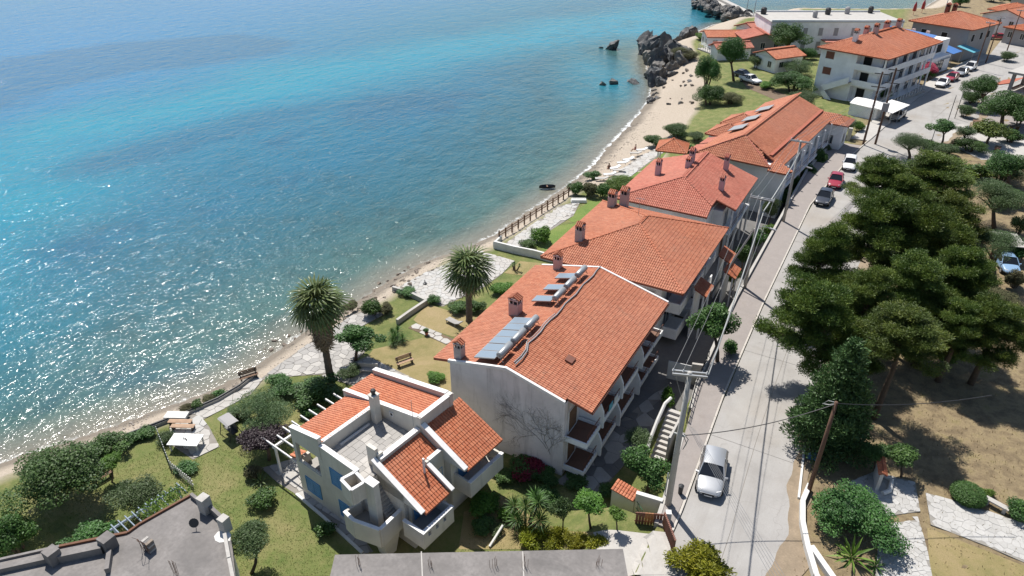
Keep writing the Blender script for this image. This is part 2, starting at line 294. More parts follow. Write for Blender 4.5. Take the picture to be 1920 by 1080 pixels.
# ------------------------------------------------------------------ mesh helpers
def link(name, me, mat=None, parent=None):
    o = bpy.data.objects.new(name, me); COL.objects.link(o)
    if mat is not None and not me.materials: me.materials.append(M[mat] if isinstance(mat, str) else mat)
    if parent is not None: o.parent = parent
    return o
def tag(o, label, cat=None, group=None, kind=None):
    if label: o['label'] = label
    if cat: o['category'] = cat
    if group: o['group'] = group
    if kind: o['kind'] = kind
    return o
def thing(name, label, cat, loc=(0, 0, 0), rz=0.0, group=None):
    o = bpy.data.objects.new(name, None); COL.objects.link(o); o.empty_display_size = 0.3
    o.location = loc; o.rotation_euler = (0, 0, rz); return tag(o, label, cat, group)
class MB:
    def __init__(s): s.v = []; s.f = []
    def add(s, vs, fs):
        k = len(s.v); s.v += [tuple(v) for v in vs]; s.f += [tuple(i + k for i in f) for f in fs]; return s
    def box(s, x0, x1, y0, y1, z0, z1):
        return s.add([(x0,y0,z0),(x1,y0,z0),(x1,y1,z0),(x0,y1,z0),(x0,y0,z1),(x1,y0,z1),(x1,y1,z1),(x0,y1,z1)],
                     [(0,3,2,1),(4,5,6,7),(0,1,5,4),(1,2,6,5),(2,3,7,6),(3,0,4,7)])
    def hexa(s, bot, top):
        return s.add(list(bot) + list(top), [(3,2,1,0),(4,5,6,7),(0,1,5,4),(1,2,6,5),(2,3,7,6),(3,0,4,7)])
    def prism(s, poly, z0, z1):
        n = len(poly); a = sum(poly[i][0]*poly[(i+1)%n][1]-poly[(i+1)%n][0]*poly[i][1] for i in range(n))
        if a < 0: poly = poly[::-1]
        zz0 = z0 if hasattr(z0, '__len__') else [z0]*n; zz1 = z1 if hasattr(z1, '__len__') else [z1]*n
        if a < 0: zz0 = list(zz0)[::-1]; zz1 = list(zz1)[::-1]
        vs = [(p[0],p[1],zz0[i]) for i, p in enumerate(poly)] + [(p[0],p[1],zz1[i]) for i, p in enumerate(poly)]
        return s.add(vs, [tuple(range(n))[::-1], tuple(range(n, 2*n))] + [(i,(i+1)%n,n+(i+1)%n,n+i) for i in range(n)])
    def wallseg(s, a, b, th, z0, z1a, z1b=None):
        a = Vector(a[:2]); b = Vector(b[:2]); d = (b - a).normalized(); n = Vector((-d.y, d.x)) * th / 2
        z1b = z1a if z1b is None else z1b
        za, zb = (z0 if hasattr(z0, '__len__') else (z0, z0))
        q = [a - n, b - n, b + n, a + n]
        return s.hexa([(q[0].x,q[0].y,za),(q[1].x,q[1].y,zb),(q[2].x,q[2].y,zb),(q[3].x,q[3].y,za)],
                      [(q[0].x,q[0].y,z1a),(q[1].x,q[1].y,z1b),(q[2].x,q[2].y,z1b),(q[3].x,q[3].y,z1a)])
    def tube(s, pts, r, n=6, cap=True):
        pts = [Vector(p) for p in pts]; m = len(pts); k = len(s.v)
        rs = r if hasattr(r, '__len__') else [r]*m
        for i, p in enumerate(pts):
            d = (pts[min(i+1, m-1)] - pts[max(i-1, 0)]).normalized()
            u = d.cross(Vector((0,0,1))) if abs(d.z) < 0.95 else d.cross(Vector((1,0,0)))
            u.normalize(); v = d.cross(u)
            for j in range(n):
                a = 2*math.pi*j/n; q = p + (u*math.cos(a) + v*math.sin(a))*rs[i]; s.v.append(tuple(q))
        for i in range(m-1):
            for j in range(n):
                a = k+i*n+j; b = k+i*n+(j+1)%n; s.f.append((a, b, b+n, a+n))
        if cap: s.f.append(tuple(k+j for j in range(n))[::-1]); s.f.append(tuple(k+(m-1)*n+j for j in range(n)))
        return s
    def lathe(s, prof, c=(0,0,0), n=12):
        k = len(s.v); m = len(prof)
        for r, z in prof:
            for j in range(n):
                a = 2*math.pi*j/n; s.v.append((c[0]+r*math.cos(a), c[1]+r*math.sin(a), c[2]+z))
        for i in range(m-1):
            for j in range(n): s.f.append((k+i*n+j, k+i*n+(j+1)%n, k+(i+1)*n+(j+1)%n, k+(i+1)*n+j))
        s.f.append(tuple(k+j for j in range(n))[::-1]); s.f.append(tuple(k+(m-1)*n+j for j in range(n))); return s
    def mesh(s, name, smooth=False):
        me = bpy.data.meshes.new(name); me.from_pydata(s.v, [], s.f); me.update()
        if smooth: me.polygons.foreach_set('use_smooth', [True]*len(me.polygons))
        return me
    def build(s, name, mat, parent=None, smooth=False, bevel=0.0):
        me = s.mesh(name, smooth); o = link(name, me, mat, parent)
        if bevel:
            b = o.modifiers.new('bevel', 'BEVEL'); b.width = bevel; b.segments = 2; b.limit_method = 'ANGLE'
        return o
def np_mesh(name, V, Q, tv=None, tri=False):
    me = bpy.data.meshes.new(name); n = 3 if tri else 4
    me.vertices.add(len(V)); me.vertices.foreach_set('co', np.ascontiguousarray(V, np.float32).ravel())
    me.loops.add(len(Q)*n); me.loops.foreach_set('vertex_index', np.ascontiguousarray(Q, np.int32).ravel())
    me.polygons.add(len(Q)); me.polygons.foreach_set('loop_start', np.arange(0, len(Q)*n, n, dtype=np.int32))
    if tv is not None:
        a = me.attributes.new('tv', 'FLOAT', 'FACE'); a.data.foreach_set('value', np.ascontiguousarray(tv, np.float32))
    me.update(calc_edges=True); return me
def copy_tree(o, parent=None):
    c = o.copy(); COL.objects.link(c)
    if parent is not None: c.parent = parent
    for ch in list(o.children): copy_tree(ch, c)
    return c
def pg(pts, dz=0.0, flat=None):              # photo polygon -> ground points
    return [(lambda g: (g.x, g.y, (g.z if flat is None else flat) + dz))(G(x, y) if flat is None else P(x, y, flat)) for x, y in pts]
def inpoly(x, y, poly):
    r = False; n = len(poly)
    for i in range(n):
        x0, y0 = poly[i][:2]; x1, y1 = poly[(i+1) % n][:2]
        if (y0 > y) != (y1 > y) and x < (x1-x0)*(y-y0)/(y1-y0)+x0: r = not r
    return r
def sheet(name, pts, mat, kind='structure', label=None, cat=None, dz=0.02, flat=None, cell=1.0, parent=None, drape=False):
    """ground sheet over a photo polygon; draped on the terrain when it is not flat"""
    pp = pg(pts, 0.0, flat) if len(pts[0]) == 2 else [tuple(p) for p in pts]
    bm = bmesh.new(); vs = [bm.verts.new((p[0], p[1], 0)) for p in pp]; f = bm.faces.new(vs)
    if f.normal.z < 0: f.normal_flip()
    if drape:
        xs = [p[0] for p in pp]; ys = [p[1] for p in pp]
        for ax, lo, hi in ((0, min(xs), max(xs)), (1, min(ys), max(ys))):
            k = lo + cell
            while k < hi:
                co = (k, 0, 0) if ax == 0 else (0, k, 0); no = (1, 0, 0) if ax == 0 else (0, 1, 0)
                bmesh.ops.bisect_plane(bm, geom=bm.verts[:] + bm.edges[:] + bm.faces[:], plane_co=co, plane_no=no); k += cell
        X = np.array([v.co.x for v in bm.verts]); Y = np.array([v.co.y for v in bm.verts]); Z = terrain(X, Y)
        for v, z in zip(bm.verts, Z): v.co.z = z + dz
    else:
        z = (flat if flat is not None else sum(p[2] for p in pp)/len(pp)) + dz
        for v in bm.verts: v.co.z = z
    bm.normal_update()
    for f in bm.faces:
        if f.normal.z < 0: f.normal_flip()
    me = bpy.data.meshes.new(name); bm.to_mesh(me); bm.free()
    o = link(name, me, mat, parent); 
    return tag(o, label, cat, None, kind)

# ------------------------------------------------------------------ terrain and sea
def axis(parts):
    r = []
    for a, b, s in parts:
        n = max(1, int(round((b-a)/s))); r += [a + (b-a)*i/n for i in range(n)]
    return np.array(r + [parts[-1][1]])
def grid_mesh(name, xs, ys, zf, attrs):
    X, Y = np.meshgrid(xs, ys); Xf, Yf = X.ravel(), Y.ravel(); Z = zf(Xf, Yf)
    nx, ny = len(xs), len(ys); i = np.arange(nx-1)[None, :] + nx*np.arange(ny-1)[:, None]; i = i.ravel()
    me = np_mesh(name, np.stack([Xf, Yf, Z], 1), np.stack([i, i+1, i+nx+1, i+nx], 1))
    for k, fn in attrs.items():
        a = me.attributes.new(k, 'FLOAT', 'POINT'); a.data.foreach_set('value', np.asarray(fn(Xf, Yf), np.float32))
    me.polygons.foreach_set('use_smooth', [True]*len(me.polygons)); return me
rs = np.random.RandomState(4)
def zterr(X, Y):
    z = terrain(X, Y); sd = shore_sd(X, Y)
    nz = rs.normal(0, 0.03, X.shape)
    free = (X > 3.0) | ((sd < 5) & (sd > -3))
    z = z + np.where(free, nz, 0)
    z = np.where((X > 30), z + 0.02*(X-30).clip(0, 400)*0.3, z)
    return z
xs = axis([(-3000, -400, 260), (-400, -110, 29), (-110, -70, 2.5), (-70, -9.4, 0.8), (-9.4, -6.4, 0.1), (-6.4, 40, 0.8), (40, 130, 2.0), (130, 400, 18), (400, 3000, 260)])
ys = axis([(-1500, -60, 160), (-60, 0, 4), (0, 32.4, 0.8), (32.4, 130, 0.8), (130, 290, 1.6), (290, 400, 8), (400, 3000, 200)])
tm = grid_mesh('ground', xs, ys, zterr, {'sd': shore_sd})
def M_ground():
    m, t, b = new_mat('natural_ground'); pos = geo(t)
    at = nd(t, 'ShaderNodeAttribute', attribute_name='sd'); sp = nd(t, 'ShaderNodeSeparateXYZ'); t.links.new(pos, sp.inputs[0])
    n1 = noise(t, 0.12, 6, 0.6, pos); n2 = noise(t, 0.9, 5, 0.65, pos); n3 = noise(t, 7, 4, 0.7, pos); n4 = noise(t, 40, 2, 0.6, pos)
    dry = ramp(t, n2, [(0.25, (0.10, 0.075, 0.045)), (0.42, (0.19, 0.14, 0.08)), (0.56, (0.28, 0.215, 0.12)), (0.68, (0.235, 0.19, 0.085)), (0.8, (0.15, 0.14, 0.055))])
    dry = mixc(t, maprange(t, n3, 0.35, 0.7, 0, 0.45), dry, (0.16, 0.125, 0.07))
    gr = ramp(t, n2, [(0.28, (0.09, 0.125, 0.03)), (0.5, (0.16, 0.18, 0.05)), (0.72, (0.27, 0.235, 0.10))])
    gr = mixc(t, maprange(t, n3, 0.35, 0.7, 0, 0.4), gr, (0.05, 0.075, 0.02))
    c = mixc(t, maprange(t, sp.outputs[0], -7, -4), gr, dry)
    sand = ramp(t, n3, [(0.25, (0.26, 0.215, 0.165)), (0.5, (0.40, 0.335, 0.265)), (0.8, (0.50, 0.44, 0.36))])
    wet = mixc(t, n3, (0.15, 0.125, 0.095), (0.235, 0.20, 0.16))
    ad = nd(t, 'ShaderNodeMath', operation='MULTIPLY_ADD', i_1=2.5, i_2=-1.25); t.links.new(n1, ad.inputs[0])
    sdn = nd(t, 'ShaderNodeMath', operation='ADD'); t.links.new(at.outputs['Fac'], sdn.inputs[0]); t.links.new(ad.outputs[0], sdn.inputs[1])
    sand = mixc(t, maprange(t, sdn.outputs[0], 0.9, 2.2), wet, sand)
    # how wide the sand is along the shore
    wd = maprange(t, sp.outputs[1], 84, 98, 3.9, 10.5); wd2 = nd(t, 'ShaderNodeMath', operation='SUBTRACT'); t.links.new(sdn.outputs[0], wd2.inputs[0]); t.links.new(wd, wd2.inputs[1])
    c = mixc(t, maprange(t, wd2.outputs[0], -0.5, 0.8), sand, c)
    t.links.new(c, b.inputs['Base Color']); b.inputs['Roughness'].default_value = 0.95
    hh = nd(t, 'ShaderNodeMath', operation='ADD'); t.links.new(n3, hh.inputs[0]); t.links.new(n4, hh.inputs[1]); bump(t, b, hh.outputs[0], 0.8, 0.06)
    return m
M['ground'] = M_ground()
tag(link('ground', tm, 'ground'), None, kind='structure')
xs = axis([(-3200, -600, 130), (-600, -220, 12), (-220, -110, 3), (-110, -18, 0.8), (-18, 60, 3), (60, 200, 20)])
ys = axis([(-1500, -60, 120), (-60, 0, 3), (0, 150, 0.8), (150, 320, 2.0), (320, 600, 14), (600, 3200, 130)])
def patch(polys, soft):
    def f(X, Y):
        r = np.zeros(X.shape)
        for pl in polys:
            q = [tuple(P(x, y, SEA)[:2]) for x, y in pl]; d = seg_dist(X, Y, q + [q[0]]); r = np.maximum(r, np.clip(0.5 + np.where(inside(X, Y, q), d, -d)/(2*soft), 0, 1))
        return r
    return f
SAND = [[(-700,420),(-300,330),(0,245),(200,195),(450,135),(700,88),(1000,38),(1250,2),(1330,40),(1290,70),(1100,85),(900,118),(620,185),(330,240),(100,305),(60,345),(170,345),(120,410),(60,490),(0,640),(-300,800),(-900,800)], [(1060,95),(1200,150),(1190,200),(1110,170)]]
WEED = [[(70,325),(170,285),(330,240),(480,200),(620,186),(700,190),(560,228),(440,262),(300,300),(180,335)], [(150,722),(230,690),(330,682),(400,660),(425,668),(335,708),(250,738),(170,738)], [(600,190),(760,170),(900,170),(860,215),(700,240),(620,225)],
        [(-300,260),(0,215),(100,172),(250,136),(400,121),(530,100),(570,78),(450,62),(200,80),(0,110),(-300,150)], [(520,345),(545,330),(565,340),(545,352)], [(380,395),(430,380),(440,395),(400,408)], [(470,265),(560,235),(600,240),(520,290)], [(30,480),(120,440),(260,420),(200,470),(90,510)]]
wm = grid_mesh('sea', xs, ys, lambda X, Y: np.full(X.shape, SEA), {'sd': lambda X, Y: -shore_sd(X, Y), 'sand': patch(SAND, 14.0), 'weed': patch(WEED, 5.0)})
def M_sea():
    m, t, b = new_mat('sea_water'); pos = geo(t)
    sd = nd(t, 'ShaderNodeAttribute', attribute_name='sd').outputs['Fac']; sand = nd(t, 'ShaderNodeAttribute', attribute_name='sand').outputs['Fac']; weed = nd(t, 'ShaderNodeAttribute', attribute_name='weed').outputs['Fac']
    n1 = noise(t, 0.03, 5, 0.6, pos, 0.5); n2 = noise(t, 0.16, 6, 0.68, pos, 0.5); n5 = noise(t, 0.5, 5, 0.7, pos, 0.6)
    c = ramp(t, maprange(t, sd, 0, 150), [(0.0, (0.10, 0.14, 0.118)), (0.04, (0.056, 0.118, 0.108)), (0.12, (0.026, 0.100, 0.128)), (0.24, (0.014, 0.112, 0.182)), (0.45, (0.010, 0.135, 0.225)), (0.75, (0.016, 0.15, 0.29)), (1.0, (0.018, 0.16, 0.33))])
    def add(v, n, k):
        q = nd(t, 'ShaderNodeMath', operation='MULTIPLY_ADD', i_1=k, i_2=-0.5*k); t.links.new(n, q.inputs[0]); r = nd(t, 'ShaderNodeMath', operation='ADD'); t.links.new(v, r.inputs[0]); t.links.new(q.outputs[0], r.inputs[1]); return r.outputs[0]
    c = mixc(t, maprange(t, add(add(add(sand, n1, 1.1), n2, 0.5), n5, 0.35), 0.15, 0.95), c, (0.007, 0.195, 0.285))
    c = mixc(t, maprange(t, add(add(add(weed, n1, 0.5), n2, 1.1), n5, 0.7), 0.3, 0.9, 0, 0.45), c, (0.014, 0.075, 0.15))
    ns = nd(t, 'ShaderNodeMath', operation='MULTIPLY'); t.links.new(maprange(t, add(n2, n5, 0.8), 0.42, 0.72, 0, 0.5), ns.inputs[0]); t.links.new(maprange(t, sd, 70, 4), ns.inputs[1])
    c = mixc(t, ns.outputs[0], c, (0.024, 0.048, 0.046))
    c = mixc(t, maprange(t, sd, 5.0, 0.0, 0, 0.8), c, (0.21, 0.18, 0.14))
    nf = noise(t, 1.1, 6, 0.7, pos, 1.5)
    fs = nd(t, 'ShaderNodeMath', operation='MULTIPLY_ADD', i_1=3.2, i_2=-1.35); t.links.new(nf, fs.inputs[0])
    fd = nd(t, 'ShaderNodeMath', operation='SUBTRACT'); t.links.new(sd, fd.inputs[0]); t.links.new(fs.outputs[0], fd.inputs[1])
    sp = nd(t, 'ShaderNodeSeparateXYZ'); t.links.new(pos, sp.inputs[0])
    nb_ = noise(t, 0.16, 3, 0.6, pos); fm = nd(t, 'ShaderNodeMath', operation='MULTIPLY'); t.links.new(maprange(t, fd.outputs[0], 0.25, -0.3, 0, 0.85), fm.inputs[0])
    t.links.new(maprange(t, add(nb_, maprange(t, sp.outputs[1], 60, 100), 0.3), 0.34, 0.62, 0.1, 1.0), fm.inputs[1]); foam = fm.outputs[0]
    c = mixc(t, foam, c, (0.78, 0.8, 0.8))
    t.links.new(c, b.inputs['Base Color']); b.inputs['IOR'].default_value = 1.33
    t.links.new(maprange(t, foam, 0, 1, 0.11, 0.7), b.inputs['Roughness'])
    # wind ripples at three sizes
    m2 = nd(t, 'ShaderNodeMapping'); m2.inputs['Rotation'].default_value = (0, 0, math.radians(20)); m2.inputs['Scale'].default_value = (1.0, 0.62, 1); t.links.new(pos, m2.inputs[0])
    w1 = noise(t, 0.33, 3, 0.62, m2.outputs[0], 0.3); w2 = noise(t, 0.9, 3, 0.6, m2.outputs[0], 0.4); w3 = noise(t, 3.0, 3, 0.6, m2.outputs[0], 0.3)
    a1 = nd(t, 'ShaderNodeMath', operation='MULTIPLY_ADD', i_1=0.34, i_2=0.0); t.links.new(w1, a1.inputs[0])
    a2 = nd(t, 'ShaderNodeMath', operation='MULTIPLY_ADD', i_1=0.175); t.links.new(w2, a2.inputs[0]); t.links.new(a1.outputs[0], a2.inputs[2])
    a3 = nd(t, 'ShaderNodeMath', operation='MULTIPLY_ADD', i_1=0.098); t.links.new(w3, a3.inputs[0]); t.links.new(a2.outputs[0], a3.inputs[2])
    bump(t, b, a3.outputs[0], 1.0, 1.0)
    return m
M['sea'] = M_sea()
tag(link('sea', wm, 'sea'), None, kind='structure')

# ------------------------------------------------------------------ road, pavement, kerb
def lerp_line(pts, y): return float(np.interp(y, [p[1] for p in pts], [p[0] for p in pts]))
RL = [(-5.5, 5), (-5.7, 33), (-6.4, 46), (-6.7, 62), (-6.7, 88), (-4.4, 110), (2.2, 148), (12, 185), (26, 225), (60, 300)]
RR = [(1.6, 5), (0.75, 33), (0.35, 40), (0.2, 62), (1.2, 88), (4.8, 110), (14, 148), (40, 185), (70, 225), (110, 300)]
road = MB()
ysr = list(np.arange(5, 228, 6.0))
for a, b in zip(ysr[:-1], ysr[1:]):
    road.add([(lerp_line(RL, a), a, -0.03), (lerp_line(RR, a), a, -0.03), (lerp_line(RR, b), b, -0.03), (lerp_line(RL, b), b, -0.03)], [(0, 1, 2, 3)])
road_o = tag(road.build('road', 'joint'), None, kind='structure')
rng = random.Random(7)
for a in np.arange(5, 205, 12.0):                       # cast concrete slabs with open joints
    b = a + 12.0 - 0.035
    for s0, s1 in ((0.0, 0.48), (0.486, 1.0)):
        m = MB(); ks = np.linspace(a, b, 4)
        for k0, k1 in zip(ks[:-1], ks[1:]):
            q = []
            for k, s in ((k0, s0), (k0, s1), (k1, s1), (k1, s0)):
                l, r = lerp_line(RL, k), lerp_line(RR, k); q.append((l + (r-l)*s, k, -0.012 + rng.uniform(-0.002, 0.002)))
            m.add(q, [(0, 1, 2, 3)])
        m.build('road_slab', 'road', road_o)
m = MB(); yv = list(np.arange(8, 150, 0.6)); dw = lambda y, k: 0.55+0.28*math.sin(y*0.31*k)+0.2*math.sin(y*0.83*k+1)+0.1*math.sin(y*2.3+k)
for a, b in zip(yv[:-1], yv[1:]):
    m.add([(lerp_line(RR, a)-dw(a, 1), a, -0.004), (lerp_line(RR, a)+dw(a, 1.4)+0.4, a, -0.004), (lerp_line(RR, b)+dw(b, 1.4)+0.4, b, -0.004), (lerp_line(RR, b)-dw(b, 1), b, -0.004)], [(0, 1, 2, 3)])
tag(m.build('dusty_verge', 'dust'), None, kind='structure')
m = MB(); kb = MB()
def sw_left(y): return float(wall_line(y)) + 0.12
ysw = list(np.arange(31, 118, 3.0))
for a, b in zip(ysw[:-1], ysw[1:]):
    la, lb, ra, rb = sw_left(a), sw_left(b), lerp_line(RL, a) - 0.22, lerp_line(RL, b) - 0.22
    m.hexa([(la, a, -0.3), (ra, a, -0.3), (rb, b, -0.3), (lb, b, -0.3)], [(la, a, 0.11), (ra, a, 0.11), (rb, b, 0.11), (lb, b, 0.11)])
pv = tag(m.build('pavement', 'pave'), None, kind='structure')
for a in np.arange(31, 117, 1.5):
    b = a + 1.48; r0, r1 = lerp_line(RL, a), lerp_line(RL, b); h = 0.125 + rng.uniform(-0.006, 0.006)
    k = MB(); k.hexa([(r0-0.21, a, -0.2), (r0-0.04, a, -0.2), (r1-0.04, b, -0.2), (r1-0.21, b, -0.2)], [(r0-0.21, a, h), (r0-0.06, a, h), (r1-0.06, b, h), (r1-0.21, b, h)])
    k.build('kerb_stone', 'kerb', pv)
# far pavement along the shops
m = MB()
for a in np.arange(118, 196, 6.0):
    b = a + 6; m.hexa([(lerp_line(RL, a)-2.6, a, -0.3), (lerp_line(RL, a), a, -0.3), (lerp_line(RL, b), b, -0.3), (lerp_line(RL, b)-2.6, b, -0.3)],
                      [(lerp_line(RL, a)-2.6, a, 0.12), (lerp_line(RL, a), a, 0.12), (lerp_line(RL, b), b, 0.12), (lerp_line(RL, b)-2.6, b, 0.12)])
tag(m.build('pavement', 'concrete_l'), None, kind='structure')
# retaining wall that carries the pavement above the gardens
m = MB()
for a, b in zip(ysw[:-1], ysw[1:]):
    if 38.9 < (a+b)/2 < 42.5: continue
    m.wallseg((float(wall_line(a)), a), (float(wall_line(b)), b), 0.26, -2.7, 0.42 if a > 43 else 0.16)
tag(m.build('retaining_wall', 'concrete_l'), 'long low concrete retaining wall between the pavement and the sunken gardens', 'wall')

# ------------------------------------------------------------------ roof tiles
def tile_geo(w, l, seg=4, hgt=0.22):
    V = []; Q = []
    for yy, lift, ww in ((-0.06*l, 0.030, 1.05), (1.02*l, 0.010, 0.95)):
        for j in range(seg+1):
            a = math.pi * j / seg; V.append((-math.cos(a)*w*0.46*ww, yy, lift + math.sin(a)*w*hgt*ww))
    for j in range(seg): Q.append((j, j+1, seg+2+j, seg+1+j))
    V += [(-w*0.46, -0.06*l, 0.0), (w*0.46, -0.06*l, 0.0)]
    k = len(V)-2
    if seg == 4: Q += [(k, 1, 0, 0), (k, 2, 1, 1), (k, k+1, 3, 2), (k+1, 4, 3, 3)]
    else: Q += [(k, 1, 0, 0), (k, k+1, 2, 1), (k+1, 3, 2, 2)]
    return np.array(V, float), Q
def tile_mesh_from(V, Q):
    me = bpy.data.meshes.new('roof_tile'); F_ = []
    for q in Q:
        u = []
        for i in q:
            if i not in u: u.append(i)
        F_.append(tuple(u))
    me.from_pydata([tuple(v) for v in V], [], F_); me.update(); return me
def roof(root, planes, mat, tw=0.21, tl=0.34, indiv=0, seg=4, thick=0.16, ridges=(), ridge_mat='ridge', seed=1, name='roof', clip=None, ridge_r=0.11):
    """planes: corner lists, first edge = eave. One slab part, barrel tiles on it (nearest ones single objects), ridge caps."""
    m = MB(); allT = []; rg = random.Random(seed)
    inv = root.matrix_world.inverted() if False else None
    for pl in planes:
        c = [Vector(p) for p in pl]; ex = (c[1]-c[0]).normalized(); nrm = (c[1]-c[0]).cross(c[-1]-c[0]).normalized()
        if nrm.z < 0: nrm = -nrm
        ey = nrm.cross(ex)
        if ey.z < 0: ey = -ey; 
        if ex.cross(ey).z < 0: ex = -ex
        n = len(c); dn = Vector((0, 0, -thick))
        vs = [tuple(p) for p in c] + [tuple(p+dn) for p in c]
        order = list(range(n)); area = sum(c[i].x*c[(i+1)%n].y - c[(i+1)%n].x*c[i].y for i in range(n))
        if area < 0: order = order[::-1]
        m.add(vs, [tuple(order), tuple(n+i for i in order[::-1])] + [(n+order[i], n+order[(i+1)%n], order[(i+1)%n], order[i]) for i in range(n)])
        st = [((p-c[0]).dot(ex), (p-c[0]).dot(ey)) for p in c]
        s0, s1 = min(s for s, t in st), max(s for s, t in st); t1 = max(t for s, t in st)
        ns = max(1, int((s1-s0)/tw)); ww = (s1-s0)/ns
        for j in range(int(t1/tl)+1):
            for i in range(ns):
                s = s0 + (i+0.5)*ww; t = j*tl
                if inpoly(s, min(t+tl*0.5, t1-0.02), st):
                    o = c[0] + ex*s + ey*t + nrm*0.004
                    if clip and clip(o): continue
                    allT.append((o, ex, ey, nrm, ww))
    ro = m.build(name, 'deck', root)
    V, Q = tile_geo(tw, tl, seg)
    mw = root.matrix_basis
    if indiv:
        allT.sort(key=lambda T: depth(mw @ T[0]))
        me = tile_mesh_from(V, Q); me.materials.append(M[mat])
        for o, ex, ey, nn, ww in allT[:indiv]:
            ob = bpy.data.objects.new('roof_tile', me); COL.objects.link(ob); ob.parent = ro
            R = Matrix((ex, ey, nn)).transposed().to_4x4(); R.translation = o + nn*rg.uniform(0, 0.008)
            ob.matrix_basis = R @ Matrix.Rotation(rg.gauss(0, 0.012), 4, 'Z') @ Matrix.Diagonal((ww/tw, 1, 1, 1))
    rest = allT[indiv:]
    if rest:
        n = len(rest); O = np.array([T[0] for T in rest]); EX = np.array([T[1] for T in rest]); EY = np.array([T[2] for T in rest]); NN = np.array([T[3] for T in rest])
        sx = np.array([T[4]/tw for T in rest])
        r_ = np.random.RandomState(seed); lift = r_.uniform(0, 0.01, n); ang = r_.normal(0, 0.012, n)
        vx = V[None, :, 0]*np.cos(ang)[:, None] - V[None, :, 1]*np.sin(ang)[:, None]; vy = V[None, :, 0]*np.sin(ang)[:, None] + V[None, :, 1]*np.cos(ang)[:, None]
        W = O[:, None, :] + EX[:, None, :]*(vx*sx[:, None])[:, :, None] + EY[:, None, :]*vy[:, :, None] + NN[:, None, :]*(V[None, :, 2]+lift[:, None])[:, :, None]
        Qn = [q for q in Q if len(set(q)) == 4]; Tn = [[i for k, i in enumerate(q) if i not in q[:k]] for q in Q if len(set(q)) == 3]
        nv = len(V); base = (np.arange(n)*nv)[:, None, None]
        qa = (np.array(Qn)[None]+base).reshape(-1, 4); ta = (np.array(Tn)[None]+base).reshape(-1, 3)
        me = bpy.data.meshes.new('roof_tiles'); me.vertices.add(n*nv); me.vertices.foreach_set('co', W.astype(np.float32).ravel())
        me.loops.add(qa.size+ta.size); me.loops.foreach_set('vertex_index', np.concatenate([qa.ravel(), ta.ravel()]).astype(np.int32))
        me.polygons.add(len(qa)+len(ta)); me.polygons.foreach_set('loop_start', np.concatenate([np.arange(len(qa))*4, qa.size+np.arange(len(ta))*3]).astype(np.int32))
        a = me.attributes.new('tv', 'FLOAT', 'FACE'); tv = r_.uniform(0, 1, n)
        a.data.foreach_set('value', np.concatenate([np.repeat(tv, len(Qn)), np.repeat(tv, len(Tn))]).astype(np.float32))
        me.polygons.foreach_set('use_smooth', np.zeros(len(me.polygons), bool)); me.update(calc_edges=True); tag(link('roof_tiles', me, mat, ro), None, kind='stuff')
    if ridges:
        m = MB()
        for a, b in ridges:
            a = Vector(a); b = Vector(b); L = (b-a).length; k = max(1, int(L/0.4))
            for i in range(k):
                p = a.lerp(b, i/k); q = a.lerp(b, min(1, (i+1.12)/k)); m.tube([p+Vector((0, 0, 0.05)), q+Vector((0, 0, 0.015))], [ridge_r, ridge_r*0.86], 8)
        m.build('ridge', ridge_mat, ro)
    return ro
def chimney(root, x, y, z0, h, w, d, mat, cap='tileB', axis='x', base_drop=0.7, label=None):
    """rendered stack with arched smoke openings and a little tiled gable cap"""
    m = MB(); e = 0.06
    m.box(x-w/2, x+w/2, y-d/2, y+d/2, z0-base_drop, z0+h*0.66)
    for sx in (-1, 1):
        for sy in (-1, 1): m.box(x+sx*w/2-(e if sx > 0 else -0), x+sx*w/2+(0 if sx > 0 else e), y+sy*d/2-(e if sy > 0 else 0), y+sy*d/2+(0 if sy > 0 else e), z0+h*0.66, z0+h*0.86)
    m.box(x-0.035, x+0.035, y-d/2, y+d/2, z0+h*0.66, z0+h*0.86); m.box(x-w/2, x+w/2, y-0.03, y+0.03, z0+h*0.66, z0+h*0.86)
    m.box(x-w/2-0.03, x+w/2+0.03, y-d/2-0.03, y+d/2+0.03, z0+h*0.86, z0+h*0.91)
    c = m.build('chimney', mat, root)
    k = MB(); k.box(x-w/2+0.08, x+w/2-0.08, y-d/2+0.08, y+d/2-0.08, z0+h*0.67, z0+h*0.85); k.build('flue', 'black', c)
    g = MB(); n = max(2, int((d if axis == 'x' else w)/0.17)); zt = z0+h*0.91; rise = h*0.16; o = 0.08
    for i in range(n):
        for s in (-1, 1):
            if axis == 'x':
                yy = y-d/2+(i+0.5)*d/n; g.tube([(x+s*(w/2+o), yy, zt), (x, yy, zt+rise)], [0.10, 0.085], 6)
            else:
                xx = x-w/2+(i+0.5)*w/n; g.tube([(xx, y+s*(d/2+o), zt), (xx, y, zt+rise)], [0.10, 0.085], 6)
    g.build('chimney_cap', cap, c)
    return c
